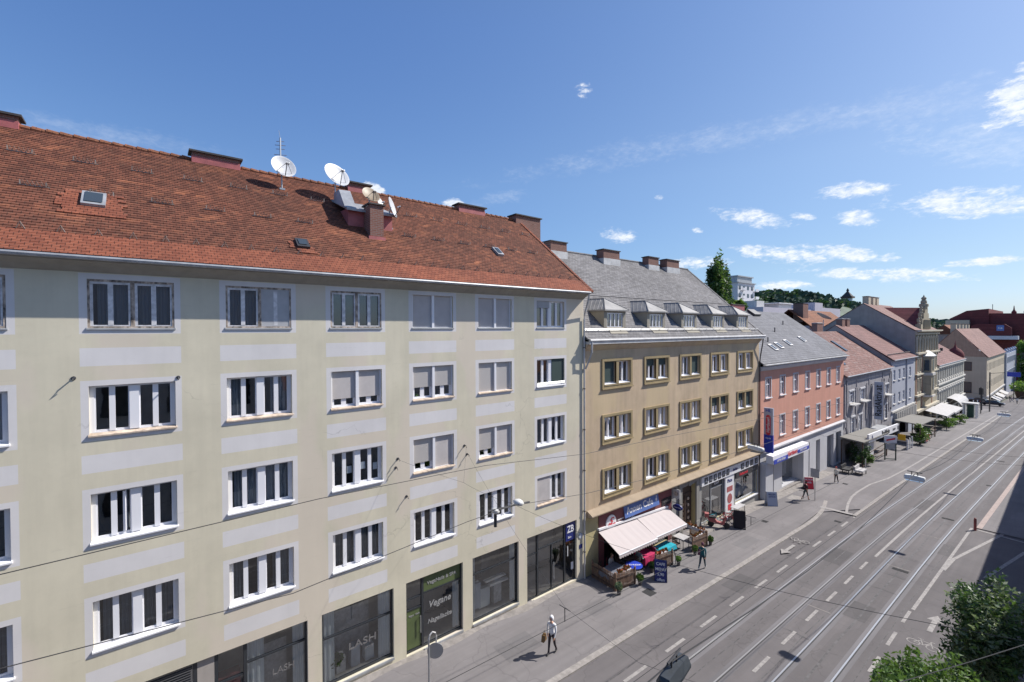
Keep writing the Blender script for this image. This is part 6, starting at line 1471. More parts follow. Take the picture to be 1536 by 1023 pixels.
fence_run('picket_fence', 'slatted fence along the pavement at the far right of the cafe terrace', (2.12, 29.5), (2.2, 31.3), 16)
def planter(label, x, y, lx, ly, z=.55):
    t = thing('flower_box', label, 'flower box', (x, y, zg(y)+.08+z), 0, 'flower boxes on the terrace fences')
    z0 = zg(y)+.08+z; MB().box(x-lx/2, x+lx/2, y-ly/2, y+ly/2, z0, z0+.2).build('trough', M['oldwhite'], t)
    mb = MB()
    for k in range(70):
        c = Vector((x+random.uniform(-.5, .5)*lx, y+random.uniform(-.5, .5)*ly, z0+.2+random.random()*.16)); u = Vector((random.gauss(0, 1), random.gauss(0, 1), random.gauss(0, 1))).normalized()*.06; w_ = u.orthogonal().normalized()*.05; mb.quad(c-u-w_, c+u-w_, c+u+w_, c-u+w_)
    mb.build('flowers', M['flower'], t, recalc=False)
planter('flower box with red blooms behind the left terrace fence', 2.05, 22.0, .22, 1.1, .72); planter('flower box behind the middle terrace fence', 2.02, 25.9, .22, 1.2, .72); planter('flower box along the far end terrace fence', 1.2, 31.55, 1.3, .22, .75)
planter('pale flower box inside the far right terrace fence', 1.95, 30.4, .2, 1.2, .7)
def pot(label, x, y, r, h, m='leaf', fl=None):
    t = thing('potted_plant', label, 'potted plant', (x, y, zg(y)+.08), 0, 'potted plants along the terrace'); z = zg(y)+.08
    mb = MB(); mb.lathe([(r*.55, 0), (r*.75, .28), (r*.8, .3), (r*.6, .3)], (x, y, z), (0, 0, 1), 12); mb.build('pot', M['terracotta'], t)
    mb = MB(); foliage_small(mb, (x, y, z+.3+h/2), h*.62, 160); mb.build('foliage', M[m], t, recalc=False)
pot('bushy potted plant at the outer corner of the left terrace fence', 2.45, 21.0, 0.19, 0.34, 'leafgrey'); pot('potted plant at the right end of the left terrace fence', 2.55, 22.85, 0.17, 0.34)
pot('potted plant at the left end of the middle terrace fence', 2.1, 24.75, 0.15, 0.34, 'leafdark'); pot('bright potted plant at the right end of the middle terrace fence', 2.6, 26.95, 0.17, 0.29, 'leafbright'); pot('potted plant in front of the far right terrace fence', 2.45, 29.25, 0.18, 0.31); pot('potted plant behind the far right terrace fence corner', 2.3, 31.6, 0.17, 0.34)
def table(label, x, y, lx, ly, m, round_=False, cloth=0., h=.74, ang=0., txt=None):
    t = thing('cafe_table', label, 'table', (x, y, zg(y)+.08), ang, 'cafe tables on the terrace'); LOCAL[0] = True
    mb = MB()
    if round_: mb.lathe([(lx*.96, h-.03), (lx, h-.02), (lx, h), (lx*.97, h+.004)], (0, 0, 0), (0, 0, 1), 24)
    else: mb.box(-lx, lx, -ly, ly, h-.03, h)
    mb.build('tabletop', M[m], t)
    if cloth:
        c = MB(); n = 40; R1 = []; R2 = []
        for i in range(n):
            a_ = 2*math.pi*i/n; s = max(abs(math.cos(a_)), abs(math.sin(a_))); px_, py_ = math.cos(a_)/s, math.sin(a_)/s; w_ = 1+.02*math.sin(9*a_)
            R1.append((px_*(lx+.012), py_*(ly+.012), h+.006)); R2.append((px_*(lx+.05)*w_, py_*(ly+.05)*w_, h-cloth*(.8+.2*math.sin(6*a_+1))))
        c.add(R1+R2, [tuple(range(n))]+[(i, (i+1) % n, n+(i+1) % n, n+i) for i in range(n)]); c.build('tablecloth', M[m], t, recalc=False)
    if round_: mb = MB(); mb.tube([(0, 0, .02), (0, 0, h-.03)], .035, 8); mb.lathe([(.25, 0), (.24, .03), (.05, .05)], (0, 0, 0), (0, 0, 1), 12); mb.build('pedestal', M['darksteel'], t)
    else:
        for sx_ in (-1, 1):
            for sy_ in (-1, 1): MB().tube([(sx_*(lx-.06), sy_*(ly-.06), 0), (sx_*(lx-.06), sy_*(ly-.06), h-.03)], .022, 6).build('leg', M['darksteel'], t)
    LOCAL[0] = False
    if txt: text('lettering', txt, .2, (x, y, zg(y)+.08+h+.008), M['signwhite'], t, xa=(.62, .78, 0), ya=(-.78, .62, 0), ext=.002)
    return t
def chair(label, x, y, ang, m='wooddark'):
    t = thing('cafe_chair', label, 'chair', (x, y, zg(y)+.08), ang, 'chairs on the cafe terrace'); LOCAL[0] = True
    MB().box(-.2, .2, -.2, .2, .42, .46).build('seat', M[m], t); mb = MB()
    for k in range(3): mb.box(-.19, .19, -.22, -.195, .56+.12*k, .63+.12*k)
    mb.build('backrest', M[m], t)
    for sx_ in (-1, 1):
        MB().tube([(sx_*.18, -.2, 0), (sx_*.18, -.215, .92)], .016, 5).build('leg', M['darksteel'], t); MB().tube([(sx_*.18, .18, 0), (sx_*.18, .18, .42)], .016, 5).build('leg', M['darksteel'], t)
    LOCAL[0] = False
table('rectangular cafe table with grey cloth at the left end of the terrace', 1.25, 21.9, .42, .75, 'greycloth', cloth=.3, ang=.05)
table('round blue printed table under the awning edge', 1.75, 23.35, .52, .52, 'royal', True, txt='LAVAZZA')
table('cafe table under a magenta cloth beside the seated guest', 1.2, 25.3, .42, .6, 'magenta', cloth=.5)
table('long cafe table under a turquoise cloth beyond the awning', 1.35, 27.2, .38, .85, 'teal', cloth=.42)
table('square white cafe table at the right of the terrace', 1.2, 29.6, .42, .42, 'whitecloth', h=.76)
table('dark cafe table near the cafe door', .75, 23.9, .4, .4, 'wooddark'); table('small dark table in front of the cafe window', .7, 26.3, .35, .35, 'wooddark')
for lb, x, y, a, m in (('dark chair left of the grey cloth table', .65, 21.7, -1.4, 'wooddark'), ('red chair between grey cloth table and wall', .55, 22.5, -.9, 'red'), ('dark chair at the near side of the grey cloth table', 1.8, 21.75, 1.5, 'wooddark'), ('dark chair under the seated guest', 1.3, 24.45, 0.0, 'wooddark'), ('dark chair behind the magenta cloth table', .65, 25.3, -1.5, 'magenta'), ('dark chair left of the turquoise cloth table', 1.75, 26.45, .3, 'wooddark'), ('dark chair behind the turquoise cloth table', .8, 27.1, -1.4, 'wooddark'), ('dark chair behind the square white table', .6, 29.6, -1.4, 'wooddark'), ('dark chair left of the square white table', 1.2, 28.95, 0, 'wooddark'), ('dark chair near the cafe door table', .7, 23.3, 0, 'wooddark')): chair(lb, x, y, a, m)
chair('dark chair beyond the magenta cloth table', 1.35, 26.05, rad(180))
person('person in a dark plum top seated beyond the magenta cloth table', 1.3, 26.05, rad(175), (.14, .03, .07), (.03, .03, .04), hair=(.05, .03, .025), pose='sit', gait=.1); LOCAL[0] = False
person('person in a white shirt seated behind the grey cloth table', .62, 22.45, rad(-80), (.5, .49, .48), (.04, .04, .06), hair=(.08, .05, .03), pose='sit', gait=.1); LOCAL[0] = False
person('grey haired person in a grey shirt seated at the magenta cloth table', 1.3, 24.42, rad(5), (.17, .20, .19), (.02, .02, .03), hair=(.42, .40, .38), pose='sit', gait=.1); LOCAL[0] = False
# awning over the cafe: two pulled-out fabric sheets with valance
AW = thing('awning', 'pinkish white pull out awning with scalloped valance over the cafe terrace', 'awning', (.1, 26.2, 1.6))
AS = -.055
for a, b, x1, z0, z1 in ((21.95, 25.9, 1.72, 1.86, 1.02), (25.92, 29.6, 1.62, 1.90, 1.05)):
    mb = MB(); n = 12
    def az(y, z, fr=1.): return z+(AS*(1-fr)-.03*fr)*(y-21.95)
    for i in range(n):
        ya, yb = a+(b-a)*i/n, a+(b-a)*(i+1)/n; sa, sb = -.03*math.sin(math.pi*i/n)-.012*(i % 2), -.03*math.sin(math.pi*(i+1)/n)-.012*((i+1) % 2)
        for j in range(4):
            x_0, x_1 = .1+(x1-.1)*j/4, .1+(x1-.1)*(j+1)/4; zz0, zz1 = z0+(z1-z0)*j/4, z0+(z1-z0)*(j+1)/4; g0_, g1_ = math.sin(math.pi*j/4), math.sin(math.pi*(j+1)/4)
            mb.quad((x_0, ya, az(ya, zz0+sa*g0_, j/4)), (x_1, ya, az(ya, zz1+sa*g1_, (j+1)/4)), (x_1, yb, az(yb, zz1+sb*g1_, (j+1)/4)), (x_0, yb, az(yb, zz0+sb*g0_, j/4)))
    sh = mb.build('awning_cloth', M['awning'], AW, recalc=False)
    mb = MB(); m_ = int((b-a)/.22)
    for i in range(m_):
        ya, yb = a+(b-a)*i/m_, a+(b-a)*(i+1)/m_; mb.poly([(x1+.01, ya, az(ya, z1)), (x1+.01, yb, az(yb, z1)), (x1+.02, yb, az(yb, z1-.17)), (x1+.025, (ya+yb)/2+.05, az(yb, z1-.24)), (x1+.025, (ya+yb)/2-.05, az(ya, z1-.24)), (x1+.02, ya, az(ya, z1-.17))])
    mb.build('valance', M['awning'], sh, recalc=False)
    mb = MB(); mb.tube([(x1, a, az(a, z1-.02)), (x1, b, az(b, z1-.02))], .035, 6); mb.build('front_bar', M['signwhite'], sh)
    for y in (a+.5, b-.5): MB().tube([(.1, y, az(y, z0-.12, 0)), (x1*.55, y+.3, az(y, (z0+z1)/2-.15, .5)), (x1, y, az(y, z1-.05))], .025, 5).build('arm', M['signwhite'], sh)
mb = MB(); mb.add([(.0, 21.95, 1.94), (.16, 21.95, 1.94), (.16, 21.95, 2.06), (0, 21.95, 2.06), (.0, 29.6, 1.52), (.16, 29.6, 1.52), (.16, 29.6, 1.64), (0, 29.6, 1.64)], [(0, 1, 2, 3), (4, 7, 6, 5), (0, 4, 5, 1), (3, 2, 6, 7), (1, 5, 6, 2)]); mb.build('cassette', M['signwhite'], AW)
def aboard(label, x, y, ang, m, h=1.15, w_=.62, txt=None, m2='black', frame=None, tm='signwhite', ts=.18):
    t = thing('sandwich_board', label, 'sandwich board', (x, y, zg(y)+.08), ang); LOCAL[0] = True
    for s_ in (-1, 1):
        mb = MB(); mb.add([(-w_/2, s_*.30, 0), (w_/2, s_*.30, 0), (w_/2, s_*.03, h), (-w_/2, s_*.03, h), (-w_/2, s_*.33, 0), (w_/2, s_*.33, 0), (w_/2, s_*.055, h), (-w_/2, s_*.055, h)], [(0, 1, 2, 3), (4, 7, 6, 5), (0, 4, 5, 1), (1, 5, 6, 2), (2, 6, 7, 3), (3, 7, 4, 0)]); pb = mb.build('panel', M[m if s_ < 0 else m2], t)
        mb = MB(); 
        for sx_ in (-1, 1): mb.tube([(sx_*(w_/2+.015), s_*.335, 0), (sx_*(w_/2+.015), s_*.05, h+.01)], .018, 5)
        mb.build('frame', M[frame or 'darksteel'], t)
    for i, l_ in enumerate(txt or ()):
        zz = h*.82-i*ts*1.25; off = -(.055+.275*(1-zz/h))-.012
        text('lettering', l_, ts, (0, off, zz), M[tm], t, xa=(1, 0, 0), ya=(0, .24, 1), ext=.002)
    LOCAL[0] = False
    return t
aboard('navy blue sandwich board with white writing by the middle terrace fence', 2.9, 24.45, rad(35), 'navy', 1.2, .7, ['CAFE', 'MENÜ', '5,90', 'offen'], 'blackboard', ts=.23)
aboard('black sandwich board standing on the pavement outside the snack shop', 2.05, 36.6, rad(30), 'blackboard', 1.35, .8, None, 'blackboard')
aboard('pale blue grey sandwich board by the corner of the optician shop', 1.35, 44.3, rad(45), 'signgrey', 1.2, .85, ['BRILLEN', 'AKTION'], 'signgrey', 'zinc', 'navy', .16)
aboard('red and white sandwich board outside the optician shop', 1.5, 52.9, rad(40), 'red', 1.1, .75, ['AKTION', '-50%'], 'signwhite', 'zinc', 'signwhite', .22)
# scooter, pushchair, white table by the snack shop
def scooter(label, x, y, ang, m):
    t = thing('scooter', label, 'scooter', (x, y, zg(y)+.08), ang, 'two wheelers outside the snack shop'); LOCAL[0] = True
    for yy_ in (-.55, .6):
        w_ = MB(); w_.lathe([(.14, -.045), (.22, -.05), (.24, -.02), (.24, .02), (.22, .05), (.14, .045)], (0, yy_, .24), (1, 0, 0), 16); wh = w_.build('wheel', M['black'], t); r_ = MB(); r_.lathe([(.13, -.03), (.13, .03)], (0, yy_, .24), (1, 0, 0), 10); r_.build('rim', M['steel'], wh)
    mb = MB(); mb.extrude([(-.16, -.75, .5), (-.16, -.15, .35), (-.16, .25, .28), (-.16, .42, .34), (-.16, .62, .95), (-.16, .54, 1.0), (-.16, .3, .42), (-.16, -.1, .5), (-.16, -.25, .72), (-.16, -.8, .74)], (.32, 0, 0)); mb.build('body', M[m], t)
    MB().obox((0, -.5, .79), (.14, 0, 0), (0, .34, 0), (0, .01, .05)).build('saddle', M['black'], t)
    mb = MB(); mb.tube([(0, .62, .3), (0, .52, 1.05)], .03, 6); mb.tube([(-.32, .45, 1.08), (0, .52, 1.05), (.32, .45, 1.08)], .02, 6); mb.build('handlebar', M['darksteel'], t)
    MB().lathe([(.08, 0), (.06, .04)], (0, .63, .86), (0, 1, .2), 10).build('headlight', M['signwhite'], t)
    MB().box(-.2, .2, -1.0, -.7, .75, 1.05).build('top_case', M[m], t); LOCAL[0] = False
scooter('red scooter parked by the snack shop entrance', 1.05, 35.2, rad(-60), 'redpaint')
def bicycle(label, x, y, ang, m):
    t = thing('bicycle', label, 'bicycle', (x, y, zg(y)+.08), ang, 'two wheelers outside the snack shop'); LOCAL[0] = True
    for yy_ in (-.52, .52):
        mb = MB(); R_ = [(0, yy_+.33*math.cos(2*math.pi*k/18), .34+.33*math.sin(2*math.pi*k/18)) for k in range(19)]; mb.tube(R_, .02, 5); wh = mb.build('wheel', M['black'], t)
        s2 = MB()
        for k in range(8): s2.tube([(0, yy_, .34), (0, yy_+.32*math.cos(k*.785), .34+.32*math.sin(k*.785))], .005, 3)
        s2.build('spokes', M['steel'], wh)
    mb = MB()
    for a_, b_ in (((0, -.52, .34), (0, -.1, .32)), ((0, -.1, .32), (0, -.22, .82)), ((0, -.22, .82), (0, .36, .8)), ((0, -.1, .32), (0, .38, .72)), ((0, -.52, .34), (0, -.2, .75)), ((0, .52, .34), (0, .34, .95))): mb.tube([a_, b_], .022, 6)
    mb.build('frame', M[m], t)
    mb = MB(); mb.tube([(-.28, .3, 1.0), (0, .36, .97), (.28, .3, 1.0)], .016, 5); mb.build('handlebar', M['steel'], t); MB().obox((0, -.25, .9), (.07, 0, 0), (0, .13, 0), (0, 0, .03)).build('saddle', M['black'], t)
    MB().box(-.16, .16, .45, .75, .72, .95).build('basket', M['darksteel'], t); LOCAL[0] = False
bicycle('dark red bicycle leaning near the snack shop pillar', 1.0, 36.6, rad(-70), 'red'); bicycle('teal bicycle standing against the snack shop window', .45, 35.4, rad(-20), 'teal'); bicycle('pink and white bicycle beside the black sandwich board', 1.25, 37.5, rad(-60), 'magenta')
table('small white high table outside the snack shop window', 1.0, 38.6, .3, .75, 'whitecloth', h=1.0)
# sign posts and bollards
def post(label, x, y, h, kind):
    t = thing('sign_post', label, 'sign post', (x, y, zg(y)+.08)); z = zg(y)+.08
    mb = MB(); mb.tube([(x, y, z), (x, y, z+h)], .035, 8); mb.build('pole', M['steel'], t)
    return t, z
t, z = post('grey sign post with square plate at the pavement edge beyond the sandwich boards', 3.3, 49.1, 3.0, 's')
MB().obox((3.3, 49.05, z+2.62), (.36, .02, 0), (0, .015, 0), (0, 0, .42)).build('sign_plate', M['zinc'], t)
t, z = post('steel sign post with curved top seen from behind near the yellow block', 4.0, 7.95, 3.35, 'c')
mb = MB(); mb.tube([(4.0, 7.95, z+3.35), (4.0, 7.99, z+3.5), (4.0, 8.1, z+3.58), (4.0, 8.22, z+3.5), (4.0, 8.26, z+3.35), (4.0, 8.26, z+2.6)], .03, 8); mb.build('hook', M['zincpale'], t)
MB().lathe([(.30, -.012), (.30, .012)], (4.03, 8.2, z+2.85), (.85, -.5, 0), 20).build('sign_plate', M['steel'], t)
t = tag(MB().lathe([(.09, 0), (.09, .85), (.07, 1.0), (.02, 1.03)], (13.66, 52.35, zg(52.3)), (0, 0, 1), 12).build('bollard', M['bollard'] if 'bollard' in M else mat('red_brown_bollard', (.28, .07, .06), .6, var=.3)), 'short dark red bollard at the right kerb corner', 'bollard')
def adstand(label, x, y, h, m, ang):
    t = thing('sign_stand', label, 'sign stand', (x, y, zg(y)+.08), ang); LOCAL[0] = True
    for sx_ in (-1, 1): MB().box(sx_*.62-.05, sx_*.62+.05, -.06, .06, 0, h).build('leg', M['frameGreen'], t)
    MB().box(-.57, .57, -.05, .05, h*.45, h*.66).build('info_panel', M['zinc'], t); MB().box(-.7, .7, -.08, .08, h*.7, h).build('sign_board', M['signwhite'], t); MB().box(-.57, .57, -.04, .04, .1, .2).build('foot_rail', M['frameGreen'], t); LOCAL[0] = False
    return t
M['frameGreen'] = mat('dark_green_frame', (.02, .06, .045), .5)
t = adstand('framed advertising stand with white head on the pavement', 3.42, 75.55, 3.2, 's', rad(40))
LOCAL[0] = True; MB().obox((0, -.09, 2.72), (.5, 0, .12), (0, .012, 0), (0, 0, .1)).build('red_mark', M['red'], t); LOCAL[0] = False
# ------------------------------------------------------------------ canopies of the guest gardens
def pavilion(label, x0, x1, y0, y1, h0, h1, m='canopy'):
    t = thing('pavilion', label, 'pavilion', ((x0+x1)/2, (y0+y1)/2, zg((y0+y1)/2)), 0, 'flat roofed guest garden pavilions')
    za, zb1 = zg(y0)+h0, zg(y1)+h1
    mb = MB(); n = 8
    for i in range(n):
        ya, yb = y0+(y1-y0)*i/n, y0+(y1-y0)*(i+1)/n; zA, zB = za+(zb1-za)*i/n, za+(zb1-za)*(i+1)/n
        mb.add([(x0, ya, zA+.25), (x1, ya, zA), (x1, yb, zB), (x0, yb, zB+.25), (x0, ya, zA+.13), (x1, ya, zA-.12), (x1, yb, zB-.12), (x0, yb, zB+.13)], [(0, 1, 2, 3), (4, 7, 6, 5), (1, 5, 6, 2), (0, 3, 7, 4)]+([(0, 4, 5, 1)] if i == 0 else [])+([(3, 2, 6, 7)] if i == n-1 else []))
    mb.build('canopy', M[m], t, recalc=False)
    for x in (x0+.15, x1-.15):
        for y in (y0+.2, y1-.2): MB().box(x-.07, x+.07, y-.07, y+.07, zg(y), za-.12+(zb1-za)*(y-y0)/(y1-y0)).build('post', M['wooddark'], t)
    mb = MB()
    for hh in (.4, 1.0, 1.6): mb.box(x1-.2, x1-.12, y0+.3, y1-.3, zg((y0+y1)/2)+hh, zg((y0+y1)/2)+hh+.06)
    mb.build('railing', M['wooddark'], t)
    return t
pavilion('large guest garden pavilion with grey felt roof beside the pink house', -1.0 if False else .15, 2.6, 67.3, 78.5, 3.25, 3.25)
pavilion('second guest garden pavilion with grey felt roof farther along the pavement', .6, 3.8, 91.5, 103, 3.2, 3.2)
t = thing('shop_fascia', 'long white lettered fascia board over the timber house shop', 'shop sign', (1.6, 78, .3))
mb = MB(); mb.add([(2.5, 69.9, zg(70)+2.85), (2.5, 84.4, zg(84)+2.85), (2.5, 84.4, zg(84)+3.85), (2.5, 69.9, zg(70)+3.85), (2.3, 69.9, zg(70)+2.85), (2.3, 84.4, zg(84)+2.85), (2.3, 84.4, zg(84)+3.85), (2.3, 69.9, zg(70)+3.85)], [(0, 1, 2, 3), (4, 7, 6, 5), (0, 4, 5, 1), (3, 2, 6, 7), (0, 3, 7, 4), (1, 5, 6, 2)]); mb.build('board', M['signwhite'], t)
text('lettering', 'RadAktiv', .95, (2.53, 77.6, .55), M['black'], t, ya=(0, 0, 1), xa=(0, 1, -.036), sx=1.1); text('emblem', '&', .8, (2.53, 71.3, .78), M['navy'], t); text('lettering', 'Service', .5, (2.53, 81.9, .42), M['black'], t); text('emblem', 'R', .8, (2.53, 84.0, .3), M['black'], t)
MB().box(.02, 2.29, 70, 84.3, zg(77)+3.0, zg(77)+3.1).build('soffit', M['zinc'], t)
def leaves(mb, c, r, n, s, mi=0, flat=1.0):
    for i in range(n):
        d = Vector((random.gauss(0, 1), random.gauss(0, 1), random.gauss(0, 1)*flat)).normalized(); p = Vector(c)+Vector((d.x*r[0], d.y*r[1], d.z*r[2]))*(random.random()**.38)
        u = (d*.5+Vector((random.gauss(0, 1), random.gauss(0, 1), random.gauss(0, .7)))).normalized(); w_ = u.orthogonal(); w_ = (w_*math.cos(i)+u.cross(w_)*math.sin(i)).normalized(); q = s*random.uniform(.6, 1.35)
        mb.add([p-u*q, p+w_*q*.42, p+u*q, p-w_*q*.42], [(0, 1, 2, 3)], mi)
def climber(label, x, y, h, w_, m='leaf', n=500, s=.14):
    t = thing('climbing_plant', label, 'climbing plant', (x, y, zg(y)+.08)); z = zg(y)+.08
    mb = MB(); mb.tube([(x, y, z), (x+.05, y+.1, z+h*.5), (x, y, z+h)], [.06, .05, .02], 6); mb.build('stem', M['bark'], t)
    mb = MB()
    for k in range(9): leaves(mb, (x+random.uniform(-.4, .4)*w_, y+random.uniform(-.6, .6)*w_, z+h*random.uniform(.15, .98)), (w_*.35, w_*.4, h*.14), n//9, s)
    mb.build('foliage', M[m], t, recalc=False)
climber('climbing plant on the front corner of the large pavilion', 2.4, 67.6, 2.9, 1.1, 'leafdark', 500); climber('bushy olive plant below the large pavilion front', 2.3, 69.2, 2.0, 1.2, 'leaf', 500); climber('tall dark plant inside the large pavilion', 1.4, 68.2, 2.9, .9, 'leafdark', 400)
climber('hanging greenery at the front of the second pavilion', 3.5, 92.2, 3.0, 1.8, 'leaf', 700, .18); climber('dark greenery along the second pavilion', 3.3, 95.5, 2.8, 1.8, 'leafdark', 600, .18)
climber('green plants below the far white awnings', 3.6, 113.5, 2.0, 2.0, 'leafbright', 400, .2); climber('dark plants between the far white awnings', 3.2, 118, 2.2, 2.2, 'leafdark', 500, .2); climber('green plants at the end of the far white awnings', 3.8, 126, 1.9, 1.8, 'leaf', 400, .2)
def bench(label, x, y, ang, m):
    t = thing('lounge_bench', label, 'bench', (x, y, zg(y)+.08), ang); LOCAL[0] = True
    MB().box(-.8, .8, -.35, .35, .42, .58).build('seat', M[m], t); MB().box(-.8, .8, .36, .5, .42, .95).build('backrest', M[m], t)
    for sx_ in (-1, 1):
        for sy_ in (-.28, .3): MB().box(sx_*.72-.04, sx_*.72+.04, sy_-.04, sy_+.04, 0, .419).build('leg', M['darksteel'], t)
    LOCAL[0] = False
bench('white cushioned bench on the pavement in front of the large pavilion', 3.2, 63.9, rad(90), 'whitecloth'); bench('dark bench behind the white cushioned bench', 2.1, 63.2, rad(90), 'black')
t = thing('menu_board', 'dark framed menu board at the pavilion entrance', 'menu board', (2.3, 70.0, zg(70)), 0)
MB().box(2.27, 2.33, 69.0, 71.0, zg(70)+.5, zg(70)+1.9).build('board', M['darksteel'], t); MB().box(2.331, 2.35, 69.2, 70.8, zg(70)+.65, zg(70)+1.75).build('menu_sheet', M['skyglass'], t); MB().box(2.28, 2.32, 69.05, 69.15, zg(70), zg(70)+.5).build('leg', M['frameGreen'], t); MB().box(2.28, 2.32, 70.85, 70.95, zg(70), zg(70)+.5).build('leg', M['frameGreen'], t)
t = thing('kiosk', 'small pale kiosk with louvred front under the large pavilion roof', 'kiosk', (1.2, 73.3, zg(73)))
MB().box(.3, 1.9, 72.2, 74.6, zg(73), zg(73)+2.4).build('wall', M['oldwhite'], t); mb = MB()
for k in range(8): mb.box(.5+.0, 1.7, 72.13, 72.19, zg(73)+.4+.24*k, zg(73)+.56+.24*k)
mb.build('louvres', M['zinc'], t); MB().box(.1, 2.1, 71.9, 74.8, zg(73)+2.4, zg(73)+2.55).build('roof', M['zincpale'], t)
t = thing('glass_screen', 'glass windbreak screen with yellow plate by the second pavilion', 'windbreak', (3.2, 86.5, zg(86)))
for k in range(3):
    MB().box(3.35, 3.4, 85.2+1.4*k, 86.5+1.4*k, zg(86)+.3, zg(86)+1.5).build('pane', M['shopglass'], t); MB().box(3.3, 3.45, 85.1+1.4*k, 85.19+1.4*k, zg(86), zg(86)+1.7).build('post', M['signwhite'], t)
MB().box(2.0, 3.3, 85.1, 85.2, zg(86)+1.3, zg(86)+1.75).build('top_rail', M['zincpale'], t); MB().obox((2.75, 85.0, zg(86)+1.9), (.42, 0, 0), (0, .03, 0), (0, 0, .42)).build('yellow_plate', M['yellow'], t)
t = thing('barrier_frame', 'white tubular frame of a street cafe windbreak in the far pavilion', 'barrier', (3.3, 96, zg(96)))
mb = MB(); mb.box(3.9, 3.95, 94, 97, zg(96)+.4, zg(96)+1.4); mb.build('panel', M['red'], t); mb = MB(); mb.tube([(3.92, 94, zg(96)), (3.92, 94, zg(96)+1.5), (3.92, 97, zg(96)+1.5), (3.92, 97, zg(96))], .05, 6); mb.build('tube_frame', M['signwhite'], t)
def simple_awning(label, x0, x1, y0, y1, h0, h1, arch=False):
    t = thing('awning', label, 'awning', (x0, (y0+y1)/2, zg(y0)), 0, 'white awnings far down the pavement'); z0, z1 = zg(y0)+h0, zg(y0)+h1
    mb = MB()
    if arch:
        P = [(x1-(x1-x0)*math.sin(a_), z1+(z0-z1)*1.0*(1-math.cos(a_))) for a_ in [0]]
        n = 7; P = [(x0+(x1-x0)*math.sin(math.pi/2*k/n), z1+(z0-z1)*math.cos(math.pi/2*k/n)) for k in range(n+1)]
        for (a, b), (c, d) in zip(P[:-1], P[1:]): mb.quad((a, y0, b), (c, y0, d), (c, y1, d), (a, y1, b))
        mb.poly([(a, y1, b) for a, b in P]+[(x0, y1, z1)])
    else:
        mb.extrude([(x0, y0, z0), (x1, y0, z1), (x1, y0, z1-.3), (x1-.04, y0, z1-.3), (x1-.04, y0, z1-.06), (x0, y0, z0-.06)], (0, y1-y0, 0))
    mb.build('cloth', M['whitecloth'], t, recalc=False)
    mb = MB(); 
    for y in (y0+.3, y1-.3): mb.tube([(x0+.1, y, z1-.2), (x1-.1, y, z1-.05)], .04, 5)
    mb.build('arm', M['zincpale'], t)
simple_awning('nearest flat white awning far down the pavement', .9, 3.9, 112, 119.5, 3.4, 2.75); simple_awning('second flat white awning far down the pavement', .7, 3.9, 120.5, 129, 3.4, 2.75); simple_awning('arched white awning at the end of the grey stucco house', -.0, 2.3, 140, 151, 3.9, 2.4, True)
for k, (lb, x, y) in enumerate((('dark guest table under the nearest far awning', 2.2, 115), ('dark guest table under the second far awning', 2.4, 123), ('dark guest table beyond the second pavilion', 2.8, 106), ('dark guest table under the second pavilion', 2.2, 97.5), ('dark guest table inside the large pavilion', 1.6, 71.5))): table(lb, x, y, .5, .9, 'wooddark')
# ------------------------------------------------------------------ junction at the far end
def car(label, x, y, ang, m, L=4.3, Wd=1.75, Hh=1.45, z=None):
    t = thing('parked_car', label, 'car', (x, y, zg(y) if z is None else z), ang, 'cars at the far junction'); LOCAL[0] = True
    sec = [(-L/2, .35, .62), (-L/2+.1, .3, .85), (-L*.30, .28, .95), (-L*.20, .27, Hh-.06), (L*.02, .27, Hh), (L*.17, .27, Hh-.1), (L*.30, .28, .92), (L/2-.25, .3, .78), (L/2, .36, .58)]
    mb = MB(); n = len(sec); pts = []
    for yy_, zlo, zhi in sec:
        tw = Wd/2*(.80 if zhi > 1.1 else .95); mw = Wd/2
        pts += [(-mw*.96, yy_, zlo), (-mw, yy_, min(.7, zhi)), (-tw, yy_, zhi), (tw, yy_, zhi), (mw, yy_, min(.7, zhi)), (mw*.96, yy_, zlo)]
    F = [(i*6+j, i*6+(j+1) % 6, (i+1)*6+(j+1) % 6, (i+1)*6+j) for i in range(n-1) for j in range(6)]+[tuple(range(5, -1, -1)), tuple(range((n-1)*6, n*6))]
    mb.add(pts, F); mb.build('body', m, t, smooth=False)
    mb = MB(); tw = Wd/2*.8
    for s_ in (-1, 1): mb.add([(s_*(Wd/2*.97+.012), -L*.27, .93), (s_*(Wd/2*.97+.012), L*.25, .93), (s_*(tw+.03), L*.14, Hh-.16), (s_*(tw+.03), -L*.19, Hh-.14)], [(0, 1, 2, 3)])
    mb.add([(-tw, L*.19, Hh-.1), (tw, L*.19, Hh-.1), (tw*1.1, L*.305, .96), (-tw*1.1, L*.305, .96)], [(0, 1, 2, 3)]); mb.add([(-tw, -L*.21, Hh-.12), (tw, -L*.21, Hh-.12), (tw*1.1, -L*.305, .98), (-tw*1.1, -L*.305, .98)], [(0, 1, 2, 3)])
    mb.build('windows', M['skyglass'], t)
    for sx_ in (-1, 1):
        for yy_ in (-L*.31, L*.31):
            w_ = MB(); w_.lathe([(.2, -.1), (.31, -.1), (.33, 0), (.31, .1), (.2, .1)], (sx_*(Wd/2-.12), yy_, .33), (1, 0, 0), 14); wh = w_.build('wheel', M['black'], t); r_ = MB(); r_.lathe([(.2, -.09), (.2, .09)], (sx_*(Wd/2-.11), yy_, .33), (1, 0, 0), 10); r_.build('rim', M['steel'], wh)
        MB().box(sx_*.6-.17, sx_*.6+.17, L/2-.12, L/2-.02, .6, .74).build('headlight', M['signwhite'], t); MB().box(sx_*.62-.14, sx_*.62+.14, -L/2-.01, -L/2+.08, .68, .82).build('tail_light', M['red'], t)
    LOCAL[0] = False
    return t
